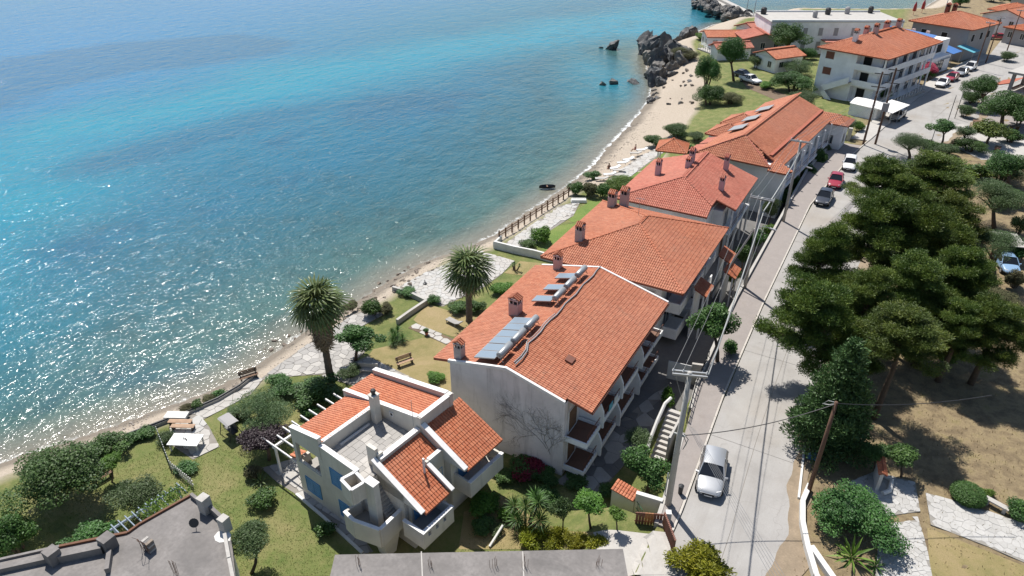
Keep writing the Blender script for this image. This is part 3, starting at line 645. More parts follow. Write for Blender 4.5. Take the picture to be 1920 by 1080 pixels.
def window(root, x0, x1, z0, z1, y, face, kind='shutter', mat='blue', depth_=0.06, name='window'):
    """face: '-y','+y','-x','+x'; (x0,x1) run along the wall, y = wall plane"""
    s = -1 if face[0] == '-' else 1; ax = face[1]
    def bx(m, a0, a1, d0, d1, b0, b1):
        lo, hi = sorted((y+s*d0, y+s*d1))
        return m.box(a0, a1, lo, hi, b0, b1) if ax == 'y' else m.box(lo, hi, a0, a1, b0, b1)
    m = MB(); t = 0.06
    bx(m, x0, x0+t, 0.0, depth_, z0, z1); bx(m, x1-t, x1, 0.0, depth_, z0, z1); bx(m, x0+t, x1-t, 0.0, depth_, z1-t, z1); bx(m, x0+t, x1-t, 0.0, depth_, z0, z0+t)
    f = m.build(name, mat if kind == 'shutter' else 'trim', root)
    if kind == 'shutter':
        k = MB(); xm = (x0+x1)/2
        for a, b in ((x0+t, xm-0.015), (xm+0.015, x1-t)):
            nz = max(3, int((z1-z0)/0.11))
            for i in range(nz):
                zz = z0+t+(z1-z0-2*t)*i/nz; bx(k, a, b, 0.004, 0.03+0.012*(i % 2), zz+0.004, zz+(z1-z0-2*t)/nz)
        k.build('shutter', mat, f)
    else:
        k = MB(); bx(k, x0+t, x1-t, 0.003, 0.02, z0+t, z1-t); k.build('pane', 'glass' if kind == 'glass' else mat, f)
        if kind == 'glass':
            q = MB(); xm = (x0+x1)/2; bx(q, xm-0.025, xm+0.025, 0.021, 0.045, z0+t, z1-t); q.build('mullion', 'trim', f)
    return f

# ------------------------------------------------------------------ the cream house
HR = math.radians(-8)
ho = thing('terraced_house', 'cream house with roof terrace, tiled wings and blue shutters', 'house', (-30.6, 23.4, -2.5), HR)
Z = lambda z: z + 2.5                  # heights below are written in road level
def hb(name, mat, *boxes, parent=None, bevel=0.0):
    m = MB()
    for b in boxes: m.box(b[0], b[1], b[2], b[3], Z(b[4]), Z(b[5]))
    return m.build(name, mat, parent or ho, bevel=bevel)
def slopewall(m, x0, x1, y0, y1, zb, za, zc):   # wall along x with sloping top
    m.hexa([(x0,y0,Z(zb)),(x1,y0,Z(zb)),(x1,y1,Z(zb)),(x0,y1,Z(zb))], [(x0,y0,Z(za)),(x1,y0,Z(zc)),(x1,y1,Z(zc)),(x0,y1,Z(za))])
G0 = -2.5
# south wall with its loggia opening
sw = MB()
sw.box(0, 0.35, 0, 0.25, Z(G0-0.3), Z(2.55)); sw.box(2.75, 3.15, 0, 0.25, Z(G0-0.3), Z(2.55)); sw.box(0.35, 2.75, 0, 0.25, Z(G0-0.3), Z(0.75)); 
slopewall(sw, 0, 3.1, 0, 0.25, 2.55, 3.72, 4.35); slopewall(sw, 3.15, 6.7, 0, 0.25, G0-0.3, 3.8, 3.66)
sw.build('south_wall', 'cream', ho)
body = MB()
body.box(0.35, 2.95, 2.2, 2.4, Z(G0), Z(2.5)); body.box(0.0, 0.28, 0.25, 1.0, Z(G0), Z(0.75)); body.box(0.0, 0.28, 2.2, 8.2, Z(G0-0.3), Z(2.62))
body.box(0.28, 3.0, 0.25, 2.2, Z(G0), Z(-0.02)); body.box(3.0, 7.3, 0.25, 8.2, Z(G0-0.3), Z(2.9)); body.box(0.28, 3.0, 2.4, 8.2, Z(G0), Z(2.62))
body.box(7.3, 9.2, 1.4, 8.6, Z(G0-0.3), Z(2.55)); body.box(9.2, 9.9, 1.4, 3.7, Z(G0-0.3), Z(2.0)); body.box(9.2, 9.8, 5.3, 8.9, Z(G0-0.3), Z(2.3))
body.build('wall', 'cream', ho)
hb('loggia_floor', 'slab', (0.28, 3.0, 0.25, 2.2, -0.02, 0.03)); hb('loggia_rail', 'cream', (0.35, 2.75, 0.06, 0.19, 0.75, 0.85)); hb('loggia_beam', 'wood', (0.3, 2.9, 1.1, 1.25, 2.2, 2.4))
tf = MB(); tf.box(3.0, 7.3, 0.25, 5.2, Z(2.9), Z(2.94)); tfo = tf.build('terrace', 'joint', ho)
rng = random.Random(3)
xx = 3.2
while xx < 7.2:                                           # terrace paving, slab by slab
    wx = rng.uniform(0.38, 0.6); yy = 0.3
    while yy < 5.1:
        wy = rng.uniform(0.5, 0.95); m = MB(); m.box(xx, min(xx+wx, 7.28)-0.02, yy, min(yy+wy, 5.15)-0.02, Z(2.94), Z(2.968+rng.uniform(0, 0.008)))
        m.build('paving_slab', rng.choice(['slab', 'slab', 'slab2']), tfo); yy += wy
    xx += wx
# parapets
pp = MB(); pp.box(3.0, 3.22, 0.25, 4.9, Z(2.9), Z(3.95)); slopewall(pp, -0.6, 7.1, 5.15, 5.4, 2.4, 3.25, 4.75); slopewall(pp, -0.55, 7.45, 8.05, 8.35, 2.4, 3.38, 4.95)
pp.box(7.1, 7.4, 5.15, 8.35, Z(2.5), Z(4.82)); slopewall(pp, 7.4, 11.2, 5.15, 5.45, 2.3, 4.3, 2.42); pp.box(7.05, 7.35, 1.5, 5.15, Z(2.9), Z(3.92))
slopewall(pp, 6.95, 11.15, 1.12, 1.4, 1.9, 3.95, 1.9); pp.hexa([(6.95,1.12,Z(2.9)),(9.6,1.12,Z(-0.6)),(9.6,1.4,Z(-0.6)),(6.95,1.4,Z(2.9))], [(6.95,1.12,Z(3.0)),(9.6,1.12,Z(2.6)),(9.6,1.4,Z(2.6)),(6.95,1.4,Z(3.0))])
pp.box(9.05, 9.25, 3.68, 5.2, Z(0), Z(3.12)); slopewall(pp, 9.0, 11.4, 3.66, 3.86, 1.9, 3.12, 1.95)
pp.build('parapet', 'cream', ho)
cp = MB()
def cope(x0, x1, y0, y1, za, zb, o=0.05, h=0.06): slopewall(cp, x0-o*0, x1, y0-o, y1+o, min(za, zb)-0.0, za+h, zb+h) if False else cp.hexa([(x0,y0-o,Z(za+0.002)),(x1,y0-o,Z(zb+0.002)),(x1,y1+o,Z(zb+0.002)),(x0,y1+o,Z(za+0.002))], [(x0,y0-o,Z(za+h)),(x1,y0-o,Z(zb+h)),(x1,y1+o,Z(zb+h)),(x0,y1+o,Z(za+h))])
cope(0, 3.1, 0, 0.25, 3.72, 4.35); cope(3.15, 6.7, 0, 0.25, 3.8, 3.66); cope(-0.6, 7.05, 5.15, 5.4, 3.25, 4.74); cope(-0.55, 7.03, 8.05, 8.35, 3.38, 4.87)
cope(7.45, 11.2, 5.15, 5.45, 4.28, 2.42); cope(6.95, 11.15, 1.12, 1.4, 3.95, 1.9); cope(9.3, 11.4, 3.66, 3.86, 2.98, 1.95)
cp.box(2.96, 3.26, 0.32, 4.9, Z(3.952), Z(4.01)); cp.box(7.06, 7.45, 5.22, 8.42, Z(4.822), Z(4.88)); cp.box(7.0, 7.4, 1.55, 5.08, Z(3.922), Z(3.98)); cp.box(9.0, 9.29, 3.92, 5.08, Z(3.122), Z(3.18))
cp.build('coping', 'trim', ho)
ra = [[(-0.25,5.12,Z(2.85)),(-0.25,0.27,Z(2.85)),(3.0,0.27,Z(3.9)),(3.0,5.12,Z(3.9))],
      [(-0.65,8.04,Z(2.92)),(-0.65,5.42,Z(2.92)),(7.08,5.42,Z(4.4)),(7.08,8.04,Z(4.4))],
      [(11.15,5.5,Z(2.12)),(11.15,9.2,Z(2.12)),(7.42,9.2,Z(3.85)),(7.42,5.5,Z(3.85))],
      [(11.2,1.42,Z(1.72)),(11.2,3.64,Z(1.72)),(9.04,3.64,Z(2.78)),(9.04,5.12,Z(2.78)),(7.38,5.12,Z(3.6)),(7.38,1.42,Z(3.6))]]
roof(ho, ra, 'tileA', 0.21, 0.33, indiv=300, seed=2)
# chimneys, stair slab, outside stairs
ch = MB(); ch.box(3.35, 3.85, 4.3, 4.85, Z(2.94), Z(5.3)); ch.box(3.3, 3.9, 4.25, 4.9, Z(5.3), Z(5.38)); co = ch.build('chimney', 'cream', ho, bevel=0.02); k = MB(); k.lathe([(0.14, Z(5.38)), (0.14, Z(5.62)), (0.2, Z(5.64)), (0.16, Z(5.78)), (0.03, Z(5.84))], (3.6, 4.57, 0)); k.build('cowl', 'dark', co)
ch = MB(); ch.box(6.15, 6.95, 1.45, 1.72, Z(2.94), Z(4.55)); ch.box(6.95, 7.15, 1.55, 1.95, Z(2.94), Z(4.2)); ch.build('stair_slab', 'cream', ho)
st = MB()
for i in range(14):
    x = 9.1 - i*0.16; st.box(x-0.17, x, 0.3, 1.12, Z(-0.2), Z(0.12+(i+1)*0.2))
st.build('outside_stairs', 'slab', ho)
st = MB(); bal1 = [(6.45,-1.15), (7.45,-1.28), (9.3,-0.78), (9.2,1.12), (9.0,0.3), (6.75,0.0)]
st.prism([(6.45,-1.15),(7.45,-1.28),(9.3,-0.78),(9.2,1.12),(7.0,1.12),(6.75,0.0)], Z(-0.45), Z(0.1)); st.build('landing_floor', 'slab', ho)
bw = MB()
for a, b in ((bal1[0], bal1[1]), (bal1[1], bal1[2]), (bal1[2], bal1[3])): bw.wallseg(a, b, 0.16, Z(-0.62), Z(0.98))
bw.wallseg((6.7,0.0), bal1[0], 0.16, Z(-0.62), Z(0.98)); bw.hexa([(8.2,-0.2,Z(-2.6)),(9.0,-0.2,Z(-2.6)),(9.0,0.5,Z(-2.6)),(8.2,0.5,Z(-2.6))], [(8.2,-0.6,Z(-0.6)),(9.2,-0.6,Z(-0.6)),(9.2,0.9,Z(-0.6)),(8.2,0.9,Z(-0.6))])
bw.build('landing_parapet', 'cream', ho)
cpz = MB()
for k_, (a, b) in enumerate(((bal1[0], bal1[1]), (bal1[1], bal1[2]), (bal1[2], bal1[3]))): cpz.wallseg(a, b, 0.24, Z(0.985), Z(1.04+0.004*k_))
cpz.build('landing_coping', 'trim', ho)
hb('pier', 'cream', (7.75, 8.55, -0.25, 0.2, 0.1, 3.75)); hb('pier_cap', 'trim', (7.7, 8.6, -0.3, 0.25, 3.752, 3.81))
ub = [(6.4,-0.95), (7.55,-1.15), (7.7,-0.2), (6.6,0.02)]
bw = MB(); 
for a, b in zip(ub, ub[1:]+ub[:1]): bw.wallseg(a, b, 0.14, Z(2.3), Z(3.6))
bw.prism(ub, Z(2.3), Z(2.75)); bw.build('corner_balcony', 'cream', ho)
bw = MB()
for k_, (a, b) in enumerate(zip(ub, ub[1:]+ub[:1])): bw.wallseg(a, b, 0.2, Z(3.605), Z(3.66+0.004*k_))
bw.build('corner_coping', 'trim', ho)
# road-side balconies
b2 = MB(); b2.box(9.9, 11.6, 0.75, 3.3, Z(-0.35), Z(0.02)); b2.build('balcony_floor', 'slab', ho)
b2 = MB(); b2.box(9.9, 11.5, 0.6, 0.76, Z(-0.45), Z(0.95)); b2.box(9.9, 11.5, 3.24, 3.4, Z(-0.45), Z(0.95))
for y0, y1 in ((0.6, 1.05), (1.3, 1.75), (2.0, 2.45), (2.7, 3.4)): b2.box(11.5, 11.68, y0, y1, Z(0.35), Z(0.72))
b2.box(11.5, 11.68, 0.6, 3.4, Z(-0.45), Z(0.35)); b2.box(11.5, 11.68, 0.6, 3.4, Z(0.72), Z(0.95)); b2.build('balcony_parapet', 'cream', ho)
b2 = MB(); b2.box(9.8, 11.2, 5.7, 9.0, Z(-0.35), Z(0.0)); b2.box(11.1, 11.28, 5.55, 9.1, Z(-0.45), Z(0.95)); b2.box(9.8, 11.1, 5.55, 5.7, Z(-0.45), Z(0.95)); b2.box(9.8, 11.1, 8.95, 9.1, Z(-0.45), Z(0.95)); b2.build('balcony', 'cream', ho)
hb('balcony_coping', 'trim', (11.45, 11.73, 0.58, 3.42, 0.952, 1.0)); hb('balcony_coping', 'trim', (11.05, 11.33, 5.53, 9.12, 0.952, 1.0)); hb('balcony_coping', 'trim', (9.9, 11.45, 0.57, 0.8, 0.952, 1.0))
window(ho, 0.75, 2.35, Z(-1.75), Z(-0.35), 0.0, '-y'); window(ho, 4.3, 5.5, Z(-1.85), Z(-0.35), 0.0, '-y'); window(ho, 3.9, 5.4, Z(0.9), Z(2.4), 0.0, '-y')
window(ho, 1.6, 3.2, Z(0.1), Z(1.9), 9.9, '+x'); window(ho, 6.0, 7.6, Z(0.0), Z(2.0), 9.8, '+x'); window(ho, 3.95, 5.05, Z(0.3), Z(1.7), 9.2, '+x'); window(ho, 3.0, 4.8, Z(-2.3), Z(-0.6), 0.0, '-x'); window(ho, 5.8, 7.4, Z(-2.3), Z(-0.6), 0.0, '-x'); window(ho, 4.4, 4.75, Z(3.55), Z(3.9), 5.15, '-y', 'plain', 'black')
hb('vent_pipe', 'plastic', (9.35, 9.47, 3.2, 3.32, 2.5, 3.9)); hb('terrace_pipe', 'plastic', (3.4, 3.52, 1.4, 4.0, 2.97, 3.1))
m = MB(); m.tube([(6.85, 5.0, Z(4.0)), (6.85, 5.0, Z(6.2))], 0.02, 5); m.build('aerial_mast', 'galv', ho)
# side pergola with low tiled strip and white rafters
pr = thing('pergola', 'white rafter pergola over the sea-side patio of the cream house', 'pergola', (-30.6, 23.4, -2.5), HR)
for i in range(9):
    y = 0.03 + i*0.81; m = MB(); m.box(-4.2 if i == 0 else -3.5 if i == 1 else -3.9, -0.02, y, y+0.09, Z(0.24), Z(0.38)); m.build('rafter', 'trim', pr)
m = MB(); m.box(-2.9, -2.75, 0.0, 7.0, Z(0.06), Z(0.238)); m.build('beam', 'trim', pr)
for y in (0.1, 3.4, 6.7):
    m = MB(); m.box(-2.9, -2.75, y, y+0.15, Z(-2.5), Z(0.058)); m.build('post', 'trim', pr)
roof(pr, [[(-0.75,0.85,Z(0.6)),(-0.75,0.02,Z(0.6)),(-0.02,0.02,Z(0.85)),(-0.02,0.85,Z(0.85))]], 'tileA', 0.21, 0.33, seed=5, thick=0.08)

# ------------------------------------------------------------------ long guest house with solar heaters (gable end towards the cream house)
b1 = thing('guest_house', 'long two-storey guest house with weathered blank gable and six solar heaters', 'building', (0, 0, 0))
gy, fy = 34.0, 50.7; RX, RZ = -19.7, 5.72; LX, LZ = -26.1, 4.25; EX_, EZ = -13.2, 4.05
sl_r = (RZ-EZ)/(EX_-RX); 
def rz1(x): return RZ - sl_r*(x-RX) if x > RX else RZ - (RZ-LZ)/(RX-LX)*(RX-x)
m = MB()
m.add([(-24.6,gy,-2.8),(-15.0,gy,-2.8),(-15.0,gy,rz1(-15)-0.1),(RX,gy,RZ-0.1),(-24.6,gy,rz1(-24.6)-0.1)], [(0,1,2,3,4)])
m.add([(-24.6,fy,-2.8),(-15.0,fy,-2.8),(-15.0,fy,rz1(-15)-0.1),(RX,fy,RZ-0.1),(-24.6,fy,rz1(-24.6)-0.1)], [(4,3,2,1,0)])
m.add([(-15.0,gy,-2.8),(-15.0,fy,-2.8),(-15.0,fy,rz1(-15)-0.1),(-15.0,gy,rz1(-15)-0.1)], [(0,1,2,3)])
m.add([(-24.6,fy,-2.8),(-24.6,gy,-2.8),(-24.6,gy,rz1(-24.6)-0.1),(-24.6,fy,rz1(-24.6)-0.1)], [(0,1,2,3)])
m.build('wall', 'whiteg', b1)
# climbing dead vine on the gable
vm = MB(); rv = random.Random(12)
def branch(p, a, L, r, lv):
    q = p; pts = [(q[0], gy-0.03, q[1])]
    for i in range(5):
        a += rv.uniform(-0.35, 0.35); q = (q[0]+math.cos(a)*L/5, q[1]+math.sin(a)*L/5); pts.append((q[0], gy-0.03, min(q[1], rz1(q[0])-0.4)))
    vm.tube(pts, r, 4)
    if lv:
        for k in range(4): branch(q if k < 2 else (pts[3][0], pts[3][2]), a+rv.uniform(-0.9, 0.9), L*0.68, r*0.65, lv-1)
branch((-16.0, -0.8), 1.9, 1.7, 0.016, 4); branch((-16.3, -0.4), 2.5, 2.2, 0.015, 4); branch((-16.2, -0.6), 1.3, 1.4, 0.015, 3)
vm.build('dead_vine', 'vine', b1)
def near_gable(o): return o.x > RX and o.y < 34.55 and o.x > -15.0 and False
roof(b1, [[(EX_,gy+0.45,EZ),(EX_,fy,EZ),(RX,fy,RZ),(RX,gy+0.02,RZ),(-15.2,gy+0.02,rz1(-15.2)),(-15.2,gy+0.45,rz1(-15.2))],
          [(LX,fy,LZ),(LX,gy+0.02,LZ),(RX,gy+0.02,RZ),(RX,fy,RZ)]], 'tileB', 0.205, 0.33, indiv=300, seed=3)
m = MB()
for a, b in (((-24.7,gy-0.02),(RX,gy-0.02)), ((RX,gy-0.02),(-15.0,gy-0.02)), ((LX+0.6,fy+0.05),(RX,fy+0.05)), ((RX,fy+0.05),(EX_,fy+0.05))):
    m = MB(); m.hexa([(a[0],a[1]-0.1,rz1(a[0])-0.12),(b[0],b[1]-0.1,rz1(b[0])-0.12),(b[0],b[1]+0.1,rz1(b[0])-0.12),(a[0],a[1]+0.1,rz1(a[0])-0.12)],
           [(a[0],a[1]-0.1,rz1(a[0])+0.13),(b[0],b[1]-0.1,rz1(b[0])+0.13),(b[0],b[1]+0.1,rz1(b[0])+0.13),(a[0],a[1]+0.1,rz1(a[0])+0.13)]); m.build('verge', 'trim', b1)
m = MB(); m.tube([(EX_+0.07,gy+0.45,EZ-0.12),(EX_+0.07,fy,EZ-0.12)], 0.07, 6); m.build('gutter', 'brownpaint', b1)
pts = [(RX+0.05+0.07*math.sin(i*1.7)+(0.35 if i < 3 else 0), gy+0.6+i*0.9, RZ+0.14) for i in range(19)]
m = MB(); m.tube(pts, 0.055, 7); m.tube([(p[0]-0.22, p[1]+0.2, p[2]-0.06) for p in pts[:9]], 0.045, 5); m.tube([(p[0]-0.45-0.2*math.sin(i), p[1]+0.1, p[2]-0.2) for i, p in enumerate(pts[1:8])], 0.03, 5); m.build('pipe_run', 'galv', b1)
m = MB()
_sx = -16.55; _sy = 38.0
m.hexa([(_sx-0.3,_sy-0.35,rz1(_sx-0.3)),(_sx+0.3,_sy-0.35,rz1(_sx+0.3)),(_sx+0.3,_sy+0.35,rz1(_sx+0.3)),(_sx-0.3,_sy+0.35,rz1(_sx-0.3))], [(_sx-0.3,_sy-0.35,rz1(_sx-0.3)+0.22),(_sx+0.3,_sy-0.35,rz1(_sx+0.3)+0.22),(_sx+0.3,_sy+0.35,rz1(_sx+0.3)+0.22),(_sx-0.3,_sy+0.35,rz1(_sx-0.3)+0.22)])
m.build('roof_hatch', 'brownpaint', b1)
chimney(b1, -24.05, 34.55, rz1(-24.05), 1.55, 0.62, 0.62, 'chimg', axis='x'); chimney(b1, -23.2, 41.6, rz1(-23.2), 1.7, 0.85, 0.85, 'chim', axis='x'); chimney(b1, -23.6, 50.2, rz1(-23.6), 1.6, 0.65, 0.65, 'chim', axis='x')
# balconies on the road side, two storeys, with curved divider walls
for lvl, fz in ((0, 1.05), (1, -1.75)):
    for k, (y0, y1, dp) in enumerate(((34.15, 36.6, 1.75), (37.0, 40.4, 1.75), (40.8, 44.4, 1.75), (45.6, 47.9, 1.75), (48.2, 50.5, 1.75))):
        X1 = -15.0 + dp + (0.0 if lvl == 0 else -0.1)
        m = MB(); m.box(-15.0, X1, y0, y1, fz-0.2, fz); bo = m.build('balcony', 'white', b1)
        m = MB(); m.box(-14.98, X1-0.14, y0+0.14, y1-0.1, fz+0.002, fz+0.03); m.build('balcony_floor', 'tilefloor', bo)
        m = MB(); m.box(X1-0.1, X1, y0+0.1, y1-0.1, fz+0.001, fz+0.28); m.box(-15.0, X1, y0, y0+0.1, fz+0.001, fz+0.28); m.box(-15.0, X1, y1-0.1, y1, fz+0.001, fz+0.28); m.build('kerb', 'white', bo)
        m = MB(); m.tube([(X1-0.05, y0+0.1, fz+0.95), (X1-0.05, y1-0.1, fz+0.95)], 0.03, 5)
        for q in np.arange(y0+0.1, y1, 0.35): m.tube([(X1-0.05, q, fz+0.27), (X1-0.05, q, fz+0.95)], 0.014, 4)
        m.build('railing', 'brownpaint', bo)
        window(b1, y0+0.5, min(y1-0.3, y0+2.0), fz+0.03, fz+2.15, -15.0, '+x', 'plain', 'wood', name='balcony_door')
    for yd in (36.8, 40.6, 45.0):
        m = MB(); q = [(-15.0, fz-0.2)] + [(-15.0+1.85*math.sin(a)**0.7, fz+0.2+2.3*(1-0.9*math.sin(a)**2.2)) for a in np.linspace(0, math.pi/2, 7)][::-1] + [(-15.0, fz+2.5)]
        q = [(-15.0, fz-0.2), (-13.1, fz-0.2), (-13.1, fz+0.7), (-13.15, fz+1.3), (-13.4, fz+1.9), (-13.9, fz+2.3), (-15.0, fz+2.45)]
        n = len(q); m.add([(x, yd-0.08, z) for x, z in q]+[(x, yd+0.08, z) for x, z in q], [tuple(range(n)), tuple(range(n, 2*n))[::-1]]+[((i+1)%n, i, n+i, n+(i+1)%n) for i in range(n)]); m.build('divider_wall', 'white', b1)
# towel, laundry
m = MB(); m.box(-13.22, -13.18, 39.0, 39.7, 1.45, 2.05); m.build('hung_towel', 'plastic', b1); m = MB(); m.box(-13.22, -13.18, 38.0, 38.7, 1.45, 2.05); m.build('hung_towel', 'teal', b1)
# solar water heaters on the sea-side slope
def solar(loc, label, npan=2, parent_rot=0.0):
    t = thing('solar_heater', label, 'solar heater', loc, 0, 'solar water heaters on the guest house roof')
    for i in range(npan):
        m = MB(); x0 = -1.95; y0 = -0.98+i*1.0; s = (RZ-LZ)/(RX-LX)
        q = [(x0, y0), (x0+1.75, y0), (x0+1.75, y0+0.96), (x0, y0+0.96)]
        zz = [0.08, 0.08+1.75*s+0.09, 0.08+1.75*s+0.09, 0.08]
        m.hexa([(p[0], p[1], z-0.09) for p, z in zip(q, zz)], [(p[0], p[1], z) for p, z in zip(q, zz)]); po = m.build('panel', 'galv', t)
        g = MB(); q2 = [(x0+0.05, y0+0.05), (x0+1.7, y0+0.05), (x0+1.7, y0+0.91), (x0+0.05, y0+0.91)]; z2 = [0.08+(a[0]-x0)*(s+0.0515)+0.006 for a in q2]
        g.add([(p[0], p[1], z) for p, z in zip(q2, z2)], [(0, 1, 2, 3)]); g.build('panel_glass', 'solar', po)
    m = MB(); zc = 0.82; m.tube([(0.1, -0.85, zc), (0.1, -0.8, zc), (0.1, 0.8, zc), (0.1, 0.85, zc)], [0.2, 0.27, 0.27, 0.2], 12); m.build('tank', 'galv', t, True)
    for y in (-0.6, 0.6):
        m = MB(); m.tube([(-0.15, y, 0.1), (-0.1, y, 0.8)], 0.025, 4); m.tube([(0.45, y, 0.35), (0.25, y, 0.8)], 0.025, 4); m.tube([(-0.1, y, 0.5), (0.4, y, 0.5)], 0.025, 4); m.build('stand', 'rust', t)
    m = MB(); m.tube([(-0.25, 0.9, 0.55), (0.0, 0.95, 0.75), (0.1, 0.86, zc)], 0.022, 5); m.tube([(0.1, -0.86, zc), (0.35, -0.95, 0.6), (0.5, -0.9, 0.4)], 0.022, 5); m.build('hose', 'cable', t)
    return t
labs = ['solar heater next to the gable chimney, lowest of the three close together', 'middle of the three solar heaters mounted edge to edge', 'third of the edge-to-edge solar heaters, farthest from the gable wall',
        'bluish solar heater beyond the wide pink chimney, nearest to that chimney', 'bluish solar heater between two others near the far end of the roof', 'last solar heater, beside the narrow chimney at the roof end']
for i, yy in enumerate((35.2, 37.25, 39.3, 44.5, 46.6, 48.8)):
    t = solar((-20.6, yy, rz1(-20.6)-0.03), labs[i], 2 if i < 3 else 1)
    if i >= 3: t.location.y -= 0.4

# ------------------------------------------------------------------ hipped buildings further along
def hip4(x0, x1, y0, y1, ze, rx, ry0, ry1, rz_, gable_far=False):
    P1 = [[(x1,y0,ze),(x1,y1,ze),(rx,ry1,rz_),(rx,ry0,rz_)], [(x0,y1,ze),(x0,y0,ze),(rx,ry0,rz_),(rx,ry1,rz_)], [(x0,y0,ze),(x1,y0,ze),(rx,ry0,rz_)]]
    R = [((x0,y0,ze),(rx,ry0,rz_)), ((x1,y0,ze),(rx,ry0,rz_)), ((rx,ry0,rz_),(rx,ry1,rz_))]
    if not gable_far: P1.append([(x1,y1,ze),(x0,y1,ze),(rx,ry1,rz_)]); R += [((x0,y1,ze),(rx,ry1,rz_)), ((x1,y1,ze),(rx,ry1,rz_))]
    return P1, R
b2 = thing('guest_house', 'hip-roofed guest house with rooftop aerial between the solar-panel roof and the pinkish roof', 'building', (0, 0, 0))
m = MB(); m.box(-25.2, -14.6, 53.4, 66.4, -2.8, 4.35); m.build('wall', 'white', b2)
pl, rd = hip4(-26.3, -12.3, 52.0, 67.0, 4.5, -19.3, 59.4, 61.4, 6.55)
roof(b2, pl, 'tileB', 0.21, 0.34, seed=4, ridges=rd, seg=3, ridge_mat='tileA')
def rz2(x): return 6.55 - (abs(x+19.3)/7.0)*2.05
chimney(b2, -23.9, 55.6, rz2(-23.9), 1.9, 0.75, 0.75, 'chimg', axis='y'); chimney(b2, -24.4, 65.0, rz2(-24.4)-0.1, 1.9, 0.8, 0.8, 'chimg', axis='y'); chimney(b2, -23.2, 65.4, rz2(-23.2)-0.1, 2.0, 0.8, 0.8, 'chimg', axis='y')
m = MB(); m.tube([(-20.2, 61.5, 6.4), (-20.2, 61.5, 8.3)], 0.025, 5); m.tube([(-20.6, 61.4, 8.2), (-19.7, 61.6, 8.2)], 0.02, 4)
for k in (-0.3, 0, 0.3): m.tube([(-20.2+k, 61.2, 8.2), (-20.2+k, 61.8, 8.2)], 0.012, 4)
m.build('aerial', 'galv', b2)
for lvl, fz in ((0, 1.2), (1, -1.6)):
    for (y0, y1) in ((54.0, 57.6), (58.2, 61.8), (62.4, 66.0)):
        m = MB(); m.box(-14.6, -12.9, y0, y1, fz-0.18, fz); bo = m.build('balcony', 'white', b2)
        m = MB(); m.box(-13.02, -12.9, y0, y1, fz+0.001, fz+0.9); m.box(-14.6, -13.02, y0, y0+0.12, fz+0.001, fz+0.9); m.build('balcony_parapet', 'white', bo)
        window(b2, y0+0.8, y1-0.8, fz+0.03, fz+2.2, -14.6, '+x', 'glass', name='balcony_door')
window(b2, -16.4, -15.2, 1.7, 3.3, 53.4, '-y', 'plain', 'grey')
# tiled canopies on the road side
for i, (cx, cy, cz, lb) in enumerate(((-11.7, 57.2, 2.7, 'short tiled porch canopy beside the broad-leaved tree'), (-11.6, 65.5, 2.3, 'tiled porch canopy at the road-side corner of the hip roof'), (-10.6, 64.2, 1.4, 'narrow tiled gate canopy behind the overhead wires'))):
    t = thing('tiled_canopy', lb, 'canopy', (cx, cy, 0), 0, 'tiled canopies facing the road')
    roof(t, [[(0.55, -1.2, cz-0.3), (0.55, 1.2, cz-0.3), (-0.6, 1.2, cz+0.25), (-0.6, -1.2, cz+0.25)]], 'tileA', 0.22, 0.36, seed=20+i, seg=3, thick=0.1)
    for yy in (-1.0, 1.0):
        m = MB(); m.box(0.2, 0.34, yy-0.07, yy+0.07, -2.5, cz-0.22); m.build('post', 'white', t)
    m = MB(); m.box(-0.62, -0.5, -1.2, 1.2, -2.5, cz+0.08); m.build('back_wall', 'white', t)
b3 = thing('guest_house', 'guest house with pinkish-red hip roof and five tall lilac chimneys', 'building', (0, 0, 0))
m = MB(); m.box(-25.0, -15.3, 70.0, 82.6, -2.8, 4.05); m.box(-15.3, -14.2, 72.6, 82.4, -2.8, 3.7); m.build('wall', 'white', b3)
pl, rd = hip4(-25.9, -12.9, 69.2, 83.2, 4.15, -19.4, 73.9, 83.2, 6.3, True)
pl[0] = [(-12.9,72.6,4.15),(-12.9,83.2,4.15),(-19.4,83.2,6.3),(-19.4,73.9,6.3),(-15.1,70.75,4.88),(-15.1,72.6,4.88)]
pl[2] = [(-25.9,69.2,4.15),(-15.1,69.2,4.15),(-15.1,70.75,4.88),(-19.4,73.9,6.3)]
rd[1] = ((-15.1,70.75,4.88),(-19.4,73.9,6.3))
roof(b3, pl, 'tileC', 0.21, 0.34, seed=6, ridges=rd, seg=3, ridge_mat='tileC')
m = MB(); m.add([(-25.0,82.6,-2.8),(-14.2,82.6,-2.8),(-14.2,82.6,4.3),(-19.4,82.6,6.2),(-25.0,82.6,4.3)], [(4,3,2,1,0)]); m.build('gable_wall', 'white', b3)
def rz3(x): return 6.3-abs(x+19.4)/6.5*2.15
for x, y, h, w_ in ((-23.1, 76.0, 1.95, 0.6), (-20.0, 77.4, 1.3, 0.6), (-20.1, 79.0, 1.9, 0.6), (-16.4, 81.0, 1.9, 0.55), (-15.4, 75.4, 1.75, 0.55)): chimney(b3, x, y, rz3(x), h, w_, w_, 'chim2', cap='tileC', axis='y')
window(b3, 73.5, 75.2, 1.2, 3.2, -14.2, '+x', 'glass'); window(b3, 77.2, 79.0, 1.2, 3.2, -14.2, '+x', 'glass'); window(b3, -17.2, -16.0, 0.6, 2.0, 70.0, '-y', 'glass')
